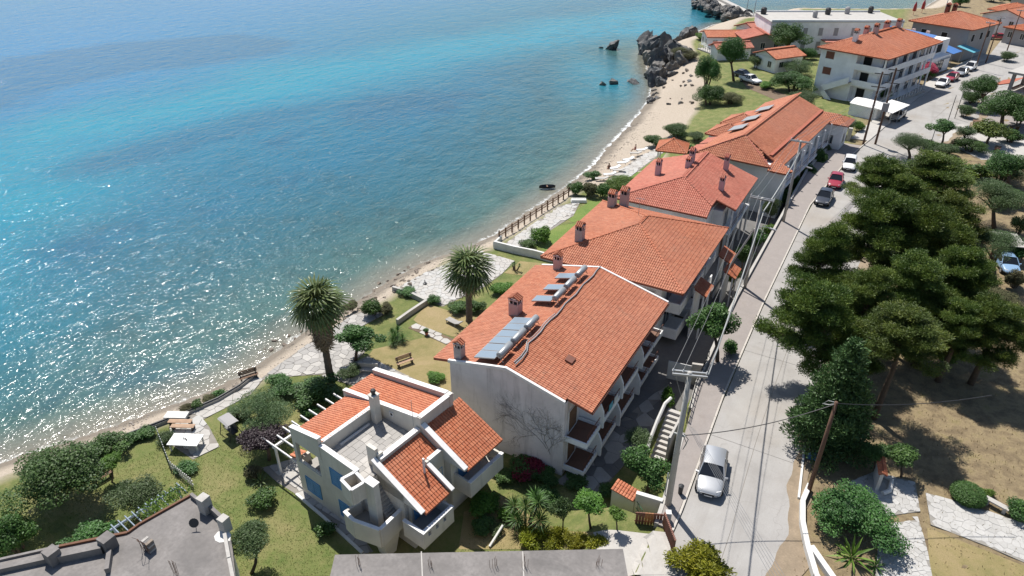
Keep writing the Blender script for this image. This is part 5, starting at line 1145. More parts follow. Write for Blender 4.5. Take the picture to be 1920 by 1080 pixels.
flags('patio', [(490,878),(560,858),(592,880),(700,1035),(680,1040),(600,965),(560,930),(520,905)], 0.85, 0.05, ('slab2', 'slab2', 'slab'), LW, 16, dz=0.03)
flags('stone_path', [(1735,925),(1790,940),(1860,962),(1925,985),(1925,1058),(1850,1025),(1745,985)], 0.46, 0.014, ('stonep', 'stonep2', 'stonep'), -0.06, 17, base='jointp', hgt=0.02, dz=0.06)
flags('stone_path', [(1650,985),(1722,975),(1738,1030),(1748,1085),(1640,1085)], 0.38, 0.018, ('stonep', 'stonep2', 'stonep'), -0.06, 18, base='jointp', hgt=0.02, dz=0.06)
flags('stone_path', [(1590,905),(1640,885),(1715,905),(1725,960),(1650,970)], 0.45, 0.016, ('stonep', 'stonep2'), -0.06, 19, base='jointp', hgt=0.02, dz=0.055)
flags('terrace', [(940,462),(1045,388),(1090,375),(1075,405),(1020,440),(990,465)], 0.8, 0.03, ('slab2', 'stonep'), LW, 20, dz=0.03)
flags('sunbathing_terrace', [(1135,340),(1205,290),(1240,275),(1250,282),(1195,322),(1160,350)], 0.9, 0.03, ('slab2', 'slab2', 'stonep'), LW, 21, dz=0.03)
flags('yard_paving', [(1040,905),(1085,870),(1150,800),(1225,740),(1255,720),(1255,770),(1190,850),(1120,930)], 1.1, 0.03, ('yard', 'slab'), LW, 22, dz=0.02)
flags('barbecue_terrace', [(318,800),(372,776),(392,800),(412,838),(362,862),(322,835)], 0.8, 0.04, ('slab2', 'stonep'), LW, 23, dz=0.03)
# cast driveway with brushed concrete strips
dr = sheet('driveway', [(1112,1000),(1250,1000),(1270,1085),(1125,1085)], 'concrete_l', dz=0.10, drape=True, cell=0.5)
for k in range(7):
    x0, x1 = 1120+k*19, 1120+(k+1)*19-1.2
    sheet('driveway_strip', [(x0-k*1.0, 1003), (x1-k*1.0, 1003), (x1+12, 1080), (x0+12, 1080)], 'concrete_l', kind=None, dz=0.118, drape=True, cell=0.6, parent=dr)

# ------------------------------------------------------------------ planting
fan_palm((620, 712), (596, 572), 'fan palm with a thick skirt of dead fronds beside the sea path', 2.3, 70, 1)
fan_palm((880, 602), (878, 508), 'fan palm with a bare trunk beside the solar-panel roof', 2.3, 12, 3)
tree((630,608,716,662), (666,676), 'leaf', 'garden_tree', 'small round dark tree standing next to the skirted palm')
tree((28,812,182,960), (110,945), 'leaf', 'fig_tree', 'wide leafy green tree by the sandy path, biggest in the seaside garden')
bush((-30,935,72,1070), 'leaf', 'dense_shrub', 'dense dark shrub at the sand edge behind the wide leafy tree')
bush((150,812,236,866), 'leaf', 'leafy_shrub', 'broad leafy shrub growing against the seafront fence')
tree((186,848,228,888), (208,905), 'leaf_b', 'young_tree', 'small lime-green tree on the fenced lawn')
tree((202,890,302,978), (255,975), 'olive', 'olive_tree', 'grey-green olive beside the slatted blue pergola')
bush((120,975,225,1035), 'leaf', 'leafy_shrub', 'low bright shrubs under the pergola corner of the grey-roofed house')
for i, (a, b) in enumerate(((230, 262), (258, 292))): bush((a, 803-i*12, b+6, 838-i*12), 'leaf', 'hedge_shrub', 'hedge shrub along the seafront lawn, ' + ['next to the broad leafy shrub', 'next to the white picket fence'][i], 'hedge', 'seafront hedge')
for i in range(4): bush((336+i*21, 752-i*9, 362+i*21, 780-i*9), 'leaf' if i % 2 else 'scrub', 'border_plant', ['grey-green', 'leafy', 'dry-looking', 'glossy'][i] + ' border plant between the sea wall and the path, ' + ['nearest the table', 'second from the table', 'third from the table', 'nearest the seafront bench'][i], 'plant', 'plants behind the sea wall')
bush((330,858,368,893), 'leaf', 'leafy_shrub', 'shrub growing over the white picket fence by the table')
bush((293,800,332,840), 'olive', 'leafy_shrub', 'pale shrub at the sea end of the white picket fence')
tree((425,735,548,815), (500,815), 'olive', 'olive_tree', 'broad olive tree between the swing seat and the hedge')
tree((448,785,540,860), (505,862), 'plum', 'plum_tree', 'dark purple-leaved tree beneath the broad olive')
bush((415,752,470,795), 'olive', 'low_shrub', 'sprawling grey shrub next to the swing seat')
bush((463,905,516,962), 'leaf', 'round_shrub', 'dark round shrub on the lawn beside the patio')
yucca((490, 905), 'spiky agave behind the dark round shrub', [(0, 0, 0.1)], 'agave', 'olive', 0.9, wd=0.1, n=30)
tree((430,965,522,1060), (470,1075), 'olive', 'olive_tree', 'olive tree against the end wall of the grey-roofed house')
bush((593,972,632,1016), 'leaf', 'low_shrub', 'small shrub below the stairs of the cream house')
bush((486,690,560,752), 'leaf', 'hedge_shrub', 'bright hedge end next to the sea path', 'hedge'); bush((545,700,642,768), 'leaf', 'hedge_shrub', 'long dark hedge in front of the skirted palm', 'hedge')
bush((635,676,682,722), 'olive', 'low_shrub', 'pale shrub shading the stone bench by the palm')
yucca((742, 640), 'wide clump of yucca on the parched lawn', [(0, 0, 0.5), (0.7, 0.2, 0.4), (-0.6, 0.3, 0.5), (0.2, -0.6, 0.3), (-0.3, 0.8, 0.6)], L=0.8)
bush((680,552,720,602), 'leaf', 'low_shrub', 'green shrub among the rocks beside the sea'); bush((706,562,742,598), 'scrub', 'low_shrub', 'greyish scrub beside the rock garden wall'); bush((745,535,778,556), 'leaf', 'low_shrub', 'small shrub inside the rock garden wall')
bush((799,548,826,574), 'leaf', 'ball_shrub', 'smallest round shrub on the stone terrace'); bush((838,556,878,592), 'leaf', 'ball_shrub', 'round shrub left of the bare palm trunk'); bush((872,556,912,594), 'leaf', 'ball_shrub', 'leafy round shrub right behind the bare palm trunk')
bush((918,520,968,565), 'leaf_b', 'leafy_shrub', 'bright shrub bed along the eave of the solar-panel roof'); bush((792,690,832,722), 'leaf_b', 'leafy_shrub', 'light green shrub at the gable corner')
yucca((965, 508), 'thin branching plant in the round dry bed', [(0, 0, 0.9), (0.5, 0.2, 0.7), (-0.4, 0.3, 0.6)], L=0.4, n=24)
bush((972,442,1004,470), 'leaf', 'low_shrub', 'leafy shrub by the white garden wall'); bush((1000,418,1040,465), 'leaf_b', 'low_shrub', 'grassy bright shrub bordering the terrace lawn'); yucca((997, 445), 'small palm-like plant on the walled terrace', [(0, 0, 0.7)], 'dwarf_palm', 'palm', 0.8, n=40)
for i, a in enumerate((1064, 1088, 1112)): bush((a, 334+i*2, a+32, 372+i*2), 'scrub' if i == 1 else 'leaf', 'hedge_shrub', ['sea end of the thick hedge across the terrace', 'brownish middle of the thick hedge across the terrace', 'house end of the thick hedge across the terrace'][i], 'hedge', 'hedge across the terrace end')
bush((1097,316,1128,342), 'leaf', 'round_shrub', 'round shrub at the water edge of the hedge'); bush((1132,325,1196,362), 'leaf_b', 'leafy_shrub', 'shrub bed beside the pinkish roof eave')
bush((1208,250,1262,282), 'leaf', 'hedge_shrub', 'clipped hedge beside the beach gazebo', 'hedge'); bush((1238,226,1300,262), 'leaf', 'leafy_shrub', 'big shrub on the beach edge beside the long orange roof'); bush((1285,240,1330,272), 'olive', 'leafy_shrub', 'grey-green shrub touching the long orange roof'); bush((1282,268,1304,290), 'leaf', 'low_shrub', 'small shrub next to the gazebo roof')
# front garden of the cream house
bush((950,852,1012,905), 'leaf', 'bougainvillea', 'crimson bougainvillea in the shade of the blank gable', 'shrub', None, None, None, 'bougain')
bush((872,918,938,972), 'leaf_b', 'leafy_shrub', 'bright leafy shrub beside the cream house balcony')
yucca((985, 985), 'tall many-headed yucca in front of the gable', [(0, 0, 1.9), (0.8, 0.3, 2.4), (-0.9, 0.1, 1.3), (0.3, 0.9, 2.1), (1.2, -0.3, 1.5), (-0.3, -0.6, 1.0)], L=0.95, n=90)
tree((1032,928,1072,985), (1052,1000), 'olive', 'young_tree', 'thin young tree behind the yellow thuja hedge'); tree((1073,918,1136,972), (1108,990), 'leaf_b', 'citrus_tree', 'round citrus tree in the front garden'); tree((1140,945,1172,978), (1157,993), 'leaf_b', 'citrus_tree', 'small citrus bush beside the green gate')
bush((910,975,945,1010), 'olive', 'low_shrub', 'low grey shrub beside the leaning white post'); bush((1005,905,1045,950), 'leaf', 'leafy_shrub', 'dark shrub under the lowest balcony')
for i, (a, b) in enumerate(((966, 1022), (1010, 1066), (1060, 1108), (1100, 1136))): bush((a, 985+i*5, b, 1035), 'thuja', 'thuja', ['yellow thuja, tallest of the row behind the concrete roof', 'second yellow thuja along the concrete roof', 'third yellow thuja along the concrete roof, low and wide', 'smallest yellow thuja at the driveway end'][i], 'shrub', 'yellow thuja row')
bush((1258,1000,1368,1110), 'thuja', 'thuja', 'large yellow thuja at the roadside by the brown fence', flat=-0.06)
tree((1172,828,1256,925), (1212,925), 'leaf', 'garden_tree', 'dense broad tree beside the steps and concrete pole'); tree((1174,795,1230,848), (1205,862), 'olive', 'garden_tree', 'smaller feathery tree behind the dense one by the steps'); bush((1238,718,1268,768), 'leaf_b', 'climbing_plant', 'light green climber by the white gate panel', 'plant')
tree((1292,548,1392,662), (1345,680), 'leaf', 'loquat_tree', 'glossy broad-leaved tree crossed by the overhead wires')
bush((1355,630,1385,672), 'leaf', 'low_shrub', 'shrub spilling over the kerb below the glossy tree')
bush((1428,415,1462,452), 'leaf_b', 'yellowish_shrub', 'pale green shrub at the pavement wall', flat=-2.5); bush((1408,330,1482,378), 'olive', 'feathery_shrub', 'feathery shrub against the white wall of the pinkish-roof house', flat=-2.5)
def yard_tree(x, y, w_, h, kind, name, label, cat='shrub'):
    vcount[0] += 1; t = thing(name, label, cat, (x, y, -2.5), vcount[0]*1.3); o = link('crown', crown_mesh(kind, w_/2, vcount[0] % 2), None, t); o.location = (0, 0, h*0.62); o.scale = (w_*0.47, w_*0.47, h*0.42); trunk_mesh(h*0.7, 0.07, vcount[0], w_*0.2).build('trunk', 'bark', t)
for i, (x, y, w_, h, k, lb) in enumerate(((-11.0, 71.5, 2.2, 3.2, 'leaf', 'dark shrub beside the slanting stay pole'), (-10.6, 76.0, 2.6, 3.4, 'leaf', 'dark shrub between the pinkish-roof house and the pavement wall'), (-10.8, 85.0, 2.8, 3.8, 'olive', 'feathery tree at the gap between the pinkish and the long orange roof'), (-10.2, 90.5, 2.4, 3.0, 'leaf', 'hedge bush behind the low wall by the parked dark car'), (-9.9, 95.5, 2.6, 3.4, 'leaf', 'dark bush next to the parked red car'), (-9.2, 100.0, 2.6, 3.6, 'leaf', 'bush between the long orange roof and the white car'), (-8.6, 105.5, 3.0, 4.2, 'leaf', 'taller dark bush behind the parked white car'), (-8.4, 110.5, 2.6, 3.6, 'olive', 'grey-green bush by the wing of the long orange roof'), (-10.9, 67.0, 1.6, 2.4, 'leaf_b', 'pale climbing shrub under the tiled gate canopy'))): yard_tree(x, y, w_, h, k, 'yard_shrub', lb)
bush((1560,208,1605,262), 'olive', 'leafy_shrub', 'green shrub at the far corner of the long orange roof'); bush((1598,225,1622,250), 'leaf_b', 'low_shrub', 'bright weeds beside the round shed'); bush((1480,172,1545,200), 'olive', 'leafy_shrub', 'wide grey-green bush behind the ridge of the orange roof')
# right-hand plot
for i, (bb, k, lb) in enumerate((((925,868,972,912), 'leaf', 'dark shrub at the foot of the blank gable by the cream house'), ((1000,872,1048,915), 'leaf', 'dark leafy shrub below the blank gable corner'), ((1012,918,1050,958), 'leaf', 'shrub mass between the yucca and the citrus tree'), ((1060,880,1105,922), 'leaf', 'shaded shrub under the lowest road-side balcony'), ((1120,900,1165,945), 'leaf', 'shaded shrub beside the low tiled wall'), ((880,965,925,1005), 'leaf', 'dark shrub by the corner of the cream house'), ((930,940,968,985), 'leaf_b', 'bright shrub at the left of the many-headed yucca'),
        ((455,865,490,905), 'scrub', 'twiggy dry shrub beside the patio rafters'), ((560,755,600,785), 'leaf', 'low hedge end under the white rafters'), ((640,560,675,590), 'scrub', 'dry scrub among the shore rocks by the palm'))): bush(bb, k, 'garden_shrub', lb, flat=-2.5)
for i, (bb, k, lb) in enumerate((((1850,340,1925,400), 'leaf', 'dark tree-like shrub between two olives'), ((1875,440,1930,500), 'leaf', 'leafy mass behind the light blue car'), ((1830,490,1868,530), 'olive', 'shrub leaning against the makeshift shelter'), ((1720,255,1765,290), 'leaf', 'dark shrub below the sparse tree'), ((1895,195,1935,240), 'leaf', 'dense shrub beside the flat-topped tree'), ((1790,190,1830,225), 'olive', 'shrub on the roadside island'))): bush(bb, k, 'thicket', lb, flat=-0.06)
bush((1525,900,1690,1035), 'leaf', 'big_shrub', 'big wispy green shrub beside the flagstone path', flat=-0.06)
yucca((1595, 1050), 'bright cycad with arching fronds below the big shrub', [(0, 0, 0.25)], 'cycad', 'leaf_b', 1.6, wd=0.16, n=36, flat=-0.06)
yucca((1640, 1065), 'dark small agave at the foot of the flagstone path', [(0, 0, 0.15)], 'agave', 'leaf', 0.8, wd=0.12, n=26, flat=-0.06)
tree((1618,828,1665,868), (1640,890), 'leaf', 'young_tree', 'small tree left of the tiled gate pillar'); tree((1655,830,1714,870), (1690,895), 'leaf', 'young_tree', 'leafy little tree right behind the tiled gate pillar')
bush((1782,896,1850,956), 'ball', 'topiary_ball', 'clipped dark green ball by the stone path'); bush((1882,928,1935,985), 'leaf', 'leafy_shrub', 'leafy shrub at the far end of the stone path'); bush((1842,912,1866,938), 'leaf_b', 'low_shrub', 'small weedy shrub next to the clipped ball')
# pines
PL = [((1522,598), 6.6, 165, 205, 'pine reaching over the road in front of the other pines', 0), ((1695,622), 8.0, 155, 150, 'yellow-green pine on the side facing the sunny dry plot', 1), ((1545,485), 6.8, 118, 150, 'pine leaning over the road beside the parked dark car', 2),
      ((1642,430), 7.6, 150, 175, 'tallest pine in the middle of the plot', 0), ((1652,338), 7.0, 112, 110, 'pine hiding the blue pickup on the road', 1), ((1755,330), 6.6, 150, 115, 'broad pine nearest the little car park', 2), ((1728,455), 6.4, 135, 185, 'dark pine behind the tallest one', 0),
      ((1800,520), 6.6, 125, 150, 'shaded pine in the middle of the dry plot', 1), ((1625,560), 6.6, 125, 140, 'shaded pine below the tallest one', 2), ((1710,530), 7.0, 140, 150, 'inner pine hemmed in by four others', 1), ((1790,415), 6.0, 120, 120, 'pine between the broad one and the olives', 2), ((1865,615), 5.5, 130, 150, 'outermost pine by the dusty clearing', 0), ((1800,610), 5.5, 110, 130, 'pine standing between the outermost one and the inner ones', 1), ((1612,650), 4.2, 110, 150, 'low pine filling in behind the dark conifer', 2), ((1745,600), 4.6, 120, 150, 'low pine in the shade of the yellow-green one', 0), ((1775,470), 5.0, 120, 140, 'pine on the olive side of the dark one', 1), ((1590,560), 4.6, 110, 130, 'low pine tucked behind the road-side pine', 0), ((1690,375), 5.6, 120, 120, 'pine between the two that hide the road', 2)]
for i, (c, z, wp_, hp_, lb, v) in enumerate(PL): pine(c, z, wp_, hp_, lb, v, rot=i*1.1)
def cone_conifer(bb, base, label, seed):
    g = G(*base); x0, y0, x1, y1 = bb; s = ppm(g)*1.12; w_ = (x1-x0)/s; hgt = 9.6
    bl = []; r = np.random.RandomState(seed)
    for i in range(120):
        u = (i+0.5)/120; z = 0.6+u*(hgt-0.8); R = (w_/2)*(1-u)**0.75*r.uniform(0.6, 1.15)+0.15; a = i*2.39996; q = 0.55*(1-u)+0.25
        bl.append((math.cos(a)*R*0.85, math.sin(a)*R*0.85, z, q*1.3, q*1.3, q*0.5)); bl.append((math.cos(a)*R*0.4, math.sin(a)*R*0.4, z, q, q, q*0.5))
    t = thing('conifer', label, 'conifer', g); link('crown', leaf_cloud('crown', bl, 42000, 0.24, 'firdark', seed, 2.6, 0.5, 0.1, 0.3, needle=True), None, t)
    m = MB(); m.tube([(0, 0, -0.2), (0, 0, hgt*0.5), (0, 0, hgt-0.3)], [0.28, 0.18, 0.04], 9); m.build('trunk', 'bark', t); return t
cone_conifer((1438,640,1602,850), (1545,835), 'dark dense conifer standing at the road edge behind the wooden pole', 77)
# olives and pines round the little car park on the right
tree((1820,418,1918,500), (1870,545), 'olive', 'olive_tree', 'rounded olive over the parked light blue car'); tree((1812,330,1918,410), (1865,430), 'olive', 'olive_tree', 'broad olive beside the pines'); tree((1845,275,1935,345), (1895,355), 'leaf', 'garden_tree', 'dark green tree by the shady car park')
bush((1838,520,1866,552), 'olive', 'low_shrub', 'young shrub left of the light blue car'); bush((1760,640,1800,690), 'pine', 'low_shrub', 'scrubby growth at the foot of the pines')
tree((1838,172,1935,228), (1880,240), 'leaf', 'garden_tree', 'wide flat-topped tree at the grey building'); tree((1808,135,1872,190), (1838,205), 'leaf', 'street_tree', 'dark ragged tree on the pavement opposite the pink oleander'); tree((1742,218,1792,258), (1765,272), 'leaf', 'garden_tree', 'sparse tree by the beige lamp post'); tree((1790,232,1830,262), (1800,275), 'olive', 'garden_tree', 'light-tipped little tree next to the sparse one'); tree((1826,228,1892,262), (1850,272), 'pine', 'garden_tree', 'small umbrella-shaped tree on the car park'); tree((1668,240,1742,295), (1705,300), 'olive', 'garden_tree', 'bushy green tree beside the road before the round shed')
bush((1870,92,1906,118), 'olive', 'round_shrub', 'grey-green round shrub on the square'); bush((1722,118,1758,152), 'leaf', 'oleander', 'pink flowering oleander by the parked cars', 'shrub', None, -0.05, None, 'oleander'); bush((1690,125,1728,160), 'leaf', 'hedge_shrub', 'dark hedge behind the railing of the white apartment house', 'hedge'); bush((1628,160,1675,190), 'leaf', 'leafy_shrub', 'green bush between the white apartment house and the shed')
for i, (bb, k, lb) in enumerate((((1745,262,1800,300), 'olive', 'low shrubs under the sparse tree by the road'), ((1790,255,1850,290), 'leaf', 'thick shrub joining the car park trees'), ((1840,295,1925,350), 'olive', 'grey-green thicket below the dark car park tree'), ((1870,235,1925,275), 'leaf', 'leafy shrub at the edge of the car park'), ((1795,300,1860,345), 'pine', 'young pine scrub next to the broad pine'), ((1800,165,1850,200), 'leaf', 'shrub at the foot of the ragged street tree'), ((1885,500,1930,550), 'scrub', 'dry hedge behind the light blue car'), ((1820,545,1920,575), 'scrub', 'long scrubby hedge in front of the light blue car'), ((1895,395,1935,450), 'olive', 'olive bush at the dusty track'))): bush(bb, k, 'thicket', lb, flat=-0.06)
# beyond the guest houses
tree((1343,62,1406,132), (1376,152), 'leaf', 'plane_tree', 'tall green tree beside the white pickup'); tree((1440,38,1512,98), (1478,112), 'leaf', 'plane_tree', 'round full tree in front of the white flat-roofed building')
bush((1302,98,1356,170), 'leaf', 'slope_scrub', 'tangled green scrub on the slope above the beach'); bush((1300,150,1360,205), 'leaf', 'slope_scrub', 'olive-brown scrub lower on the beach slope'); bush((1345,160,1398,192), 'scrub', 'slope_scrub', 'scrub patch spreading across the grass')
bush((1400,98,1440,132), 'olive', 'leafy_shrub', 'grey shrub in front of the small tiled cottage'); bush((1448,132,1530,178), 'leaf', 'leafy_shrub', 'large shrub beside the white apartment house'); bush((1468,108,1530,145), 'olive', 'leafy_shrub', 'tall grey-green shrub behind the large one'); bush((1485,85,1530,115), 'leaf', 'leafy_shrub', 'green shrub under the eave of the white apartment house'); bush((1422,150,1455,168), 'leaf_b', 'low_shrub', 'yellow-green hedge by the dirt track'); bush((1300,60,1332,76), 'leaf_b', 'vine_canopy', 'bright green vine over the seaside terrace', 'plant'); bush((1252,84,1308,122), 'scrub', 'dry_thicket', 'brown thicket on top of the dark rocks')
bush((1845,-20,1880,5), 'leaf', 'leafy_shrub', 'far green bush above the tiled houses', flat=0.0); tree((1785,-12,1815,14), (1800,22), 'leaf', 'garden_tree', 'dark tree at the harbour beach', flat=-1.5); bush((1880,-10,1925,8), 'leaf', 'leafy_shrub', 'farthest green bushes on the rise', flat=0.0)

# ------------------------------------------------------------------ cars
def car(loc, heading, paint, label, kind='hatch', L=4.3, W=1.8, Ht=1.48, group=None, name='car'):
    """heading: direction (deg from +Y, clockwise) the front points to; local +y = front"""
    t = thing(name, label, 'car' if name == 'car' else 'pickup', loc, -math.radians(heading), group); w = W/2; l = L/2
    if kind == 'pickup': st = [(-l, .86, .45, .86), (-l+.15, .94, .32, .98), (-l*.35, .97, .28, 1.0), (0.0, .98, .28, 1.02), (l*.38, .98, .28, 1.02), (l*.55, .96, .28, 1.0), (l-.25, .92, .32, .92), (l-.04, .84, .42, .78), (l, .76, .5, .66)]
    else: st = [(-l, .80, .48, .82), (-l+.12, .90, .34, .95), (-l*.6, .98, .26, 1.0), (0.0, 1.0, .25, .97), (l*.42, .98, .25, .95), (l*.62, .95, .26, .88), (l-.3, .90, .30, .78), (l-.06, .80, .40, .68), (l, .70, .46, .60)]
    m = MB(); ring = []
    for y, ww, zb, zt in st:
        a = w*ww; ring.append([(-a*.85, y, zb), (-a, y, zb+.16), (-a*1.0, y, zb+.55*(zt-zb)), (-a*.95, y, zt-.07), (-a*.8, y, zt), (a*.8, y, zt), (a*.95, y, zt-.07), (a, y, zb+.55*(zt-zb)), (a, y, zb+.16), (a*.85, y, zb)])
    k = len(ring[0]); vs = [p for r_ in ring for p in r_]; fs = []
    for i in range(len(ring)-1):
        for j in range(k): fs.append((i*k+j, i*k+(j+1) % k, (i+1)*k+(j+1) % k, (i+1)*k+j))
    fs += [tuple(range(k)), tuple(range((len(ring)-1)*k, len(ring)*k))[::-1]]
    m.add(vs, fs); body = m.build('body', paint, t, True); s = body.modifiers.new('sub', 'SUBSURF'); s.levels = 1; s.render_levels = 2
    belt = .95 if kind != 'pickup' else 1.0
    yr, yf, yr2, yf2 = {'hatch': (-l+.22, l*.44, -l+.62, l*.08), 'sedan': (-l*.74, l*.42, -l*.42, l*.06), 'pickup': (-l*.22, l*.42, -l*.16, l*.18)}[kind]
    wb, wt = w*.93, w*.72; zt = Ht
    B = [(-wb, yr, belt-.03), (wb, yr, belt-.03), (wb, yf, belt-.06), (-wb, yf, belt-.06)]; T = [(-wt, yr2, zt-.05), (wt, yr2, zt-.05), (wt, yf2, zt-.03), (-wt, yf2, zt-.03)]
    for nm, i, j in (('rear_window', 0, 1), ('side_window', 1, 2), ('windscreen', 2, 3), ('side_window', 3, 0)):
        g = MB(); g.add([B[i], B[j], T[j], T[i]], [(0, 1, 2, 3)]); g.build(nm, 'carglass', t)
    for i in range(4):
        g = MB(); g.tube([B[i], T[i]], .045, 5); g.build('pillar', paint, t)
    for s_ in (-1, 1):
        ym = (yr2+yf2)/2; g = MB(); g.tube([(s_*wb*1.0, ym-.05, belt-.03), (s_*(wt+.01), ym, zt-.05)], .035, 4); g.build('pillar', 'carglass' if kind == 'x' else paint, t)
    g = MB(); n = 5; rv = []
    for i in range(n):
        y = yr2-.04+(yf2-yr2+.08)*i/(n-1); cr = .055*math.sin(math.pi*(i+.6)/(n+.2)); rv.append([(-wt-.03, y, zt-.06), (-wt*.8, y, zt-.01+cr*.6), (0, y, zt+.01+cr), (wt*.8, y, zt-.01+cr*.6), (wt+.03, y, zt-.06)])
    g.add([p for r_ in rv for p in r_], [(i*5+j, i*5+j+1, (i+1)*5+j+1, (i+1)*5+j) for i in range(n-1) for j in range(4)]); g.build('roof', paint, t, True)
    wy = l*.62
    for sx in (-1, 1):
        for sy in (-1, 1):
            ty = MB(); x0, x1 = sorted((sx*(w-.2), sx*(w+.005))); ty.tube([(x0, sy*wy, .32), (x0+.03, sy*wy, .32), (x1-.03, sy*wy, .32), (x1, sy*wy, .32)], [.27, .32, .32, .27], 16); to = ty.build('wheel', 'tyre', t, True)
            rm = MB(); xo = sx*(w+.012); rm.tube([(xo-sx*.03, sy*wy, .32), (xo, sy*wy, .32)], [.2, .19], 10); rm.build('rim', 'galv', to)
        hd = MB(); y = l-.13; hd.hexa([(sx*w*.50, y-.02, .60), (sx*w*.82, y-.22, .60), (sx*w*.84, y-.30, .74), (sx*w*.52, y-.10, .74)], [(sx*w*.50, y+.10, .61), (sx*w*.84, y-.1, .61), (sx*w*.82, y-.20, .745), (sx*w*.52, y+.0, .745)]); hd.build('headlight', 'plastic', t)
        tl = MB(); x0, x1 = sorted((sx*w*.60, sx*w*.84)); tl.box(x0, x1, -l-.01, -l+.16, .70, .86); tl.build('tail_light', 'redplastic', t)
        mr = MB(); mr.hexa([(sx*(w-.06), yf-.22, belt-.02), (sx*(w+.14), yf-.26, belt-.02), (sx*(w+.14), yf-.18, belt-.02), (sx*(w-.06), yf-.12, belt-.02)], [(sx*(w-.06), yf-.22, belt+.12), (sx*(w+.14), yf-.26, belt+.11), (sx*(w+.14), yf-.18, belt+.1), (sx*(w-.06), yf-.12, belt+.1)]); mr.build('mirror', paint, t)
    gr = MB(); gr.box(-w*.42, w*.42, l-.1, l+.012, .46, .56); gr.build('grille', 'black', t); pl = MB(); pl.box(-.26, .26, l+.013, l+.025, .36, .45); pl.build('number_plate', 'plastic', t)
    if kind == 'pickup':
        bd = MB(); bd.box(-w*.78, w*.78, -l+.12, -l*.28, 1.002, 1.03); bd.build('load_bed', 'black', t)
        for s_ in (-1, 1):
            q = MB(); x0, x1 = sorted((s_*w*.78, s_*w*.94)); q.box(x0, x1, -l+.06, -l*.24, .96, 1.1); q.build('bed_side', paint, t)
    return t
car((-4.95, 36.75, -0.01), 171, 'p_silver', 'silver hatchback driving past the concrete utility pole', 'hatch', 4.3, 1.85)
car((-5.55, 90.4, -0.01), 182, 'p_dark', 'dark grey saloon parked at the kerb in front of the red car', 'sedan', 4.5, 1.8)
car((-5.1, 97.0, -0.01), 178, 'p_red', 'red saloon parked between the dark and the white car', 'sedan', 4.4, 1.8)
car((-4.3, 104.6, -0.01), 176, 'p_white', 'white hatchback parked behind the red saloon', 'hatch', 4.1, 1.78)
car((-0.2, 133.0, -0.01), 190, 'p_grey', 'grey pickup with dark open bed beside the roadside canopy', 'pickup', 4.9, 1.85, 1.62, name='pickup_truck')
car((5.9, 160.6, -0.01), 194, 'p_white', 'white car first in the row by the railing', 'sedan', 4.4, 1.78, group='cars parked by the shops'); car((7.4, 166.2, -0.01), 196, 'p_red', 'crimson car in the row by the pink oleander', 'hatch', 4.1, 1.75, group='cars parked by the shops')
car((9.1, 172.0, -0.01), 196, 'p_silver', 'silver car in the row in front of the shops', 'hatch', 4.2, 1.78, group='cars parked by the shops'); car((10.6, 177.8, -0.01), 196, 'p_white', 'pale van-like car last in the row by the shops', 'hatch', 4.3, 1.8, 1.6, group='cars parked by the shops')
car((13.9, 81.5, -0.06), 165, 'p_blue', 'light blue car parked under the tree shelter', 'hatch', 4.1, 1.78); car((0.6, 106.2, -0.01), 172, 'p_blue', 'small blue pickup half hidden by the pines', 'pickup', 4.6, 1.75, 1.6, name='pickup_truck')
wp = G(1406, 155); car((wp.x, wp.y, wp.z), 120, 'p_white', 'white pickup on the grass below the tall tree', 'pickup', 4.9, 1.85, 1.65, name='pickup_truck')
car((20.5, 219.0, 0.0), 250, 'p_white', 'white car on the square by the tiled house', 'hatch', 4.2, 1.8); car((16.5, 217.0, 0.0), 250, 'p_red', 'red car beside the white one on the square', 'sedan', 4.3, 1.8)
g_ = G(1392, 150); car((g_.x-0.5, g_.y+2.5, g_.z), 110, 'p_dark', 'dark car in the shade of the tall tree', 'sedan', 4.3, 1.8)

# ------------------------------------------------------------------ poles and overhead lines
def insul(m, p): m.lathe([(0.03, 0), (0.06, 0.05), (0.03, 0.1), (0.06, 0.15), (0.02, 0.22)], p, 6)
def pole(base, h, label, r0=0.17, r1=0.11, mat='poleconc', arm=True, lamp=False, arm_w=1.15, arm_ang=0.0, name='utility_pole'):
    t = thing(name, label, 'utility pole', base); m = MB(); m.tube([(0, 0, -0.3), (0, 0, h*0.5), (0, 0, h)], [r0, (r0+r1)/2, r1], 12); m.build('shaft', mat, t, True)
    if arm:
        for dz, dy in ((-0.12, 0.16), (-0.12, -0.16)):
            a = MB(); a.box(-arm_w, arm_w, dy-0.05, dy+0.05, h+dz-0.06, h+dz+0.06); a.build('crossarm', 'galv', t).rotation_euler.z = arm_ang
        for x in (-arm_w+0.05, -0.38, arm_w-0.05):
            i_ = MB(); insul(i_, (x, 0.0, h-0.055)); i_.build('insulator', 'trim', t).rotation_euler.z = arm_ang
    if lamp:
        a = MB(); a.tube([(0, 0, h*0.68), (0.7, -0.2, h*0.72), (1.3, -0.35, h*0.72)], 0.035, 6); a.build('lamp_arm', 'galv', t); b = MB(); b.hexa([(1.25,-0.45,h*0.72-0.08),(1.85,-0.6,h*0.72-0.05),(1.85,-0.4,h*0.72-0.05),(1.25,-0.25,h*0.72-0.08)], [(1.25,-0.45,h*0.72+0.06),(1.85,-0.6,h*0.72+0.03),(1.85,-0.4,h*0.72+0.03),(1.25,-0.25,h*0.72+0.06)]); b.build('lamp_head', 'galv', t)
    return t
p1 = (-6.75, 32.9, 0.1); p2 = (-9.1, 63.6, 0.1); p3 = (-8.8, 81.5, 0.1)
u1 = pole(p1, 11.0, 'tall concrete utility pole with twin crossarm beside the brown gate', 0.22, 0.14, arm_w=1.0, arm_ang=math.radians(20))
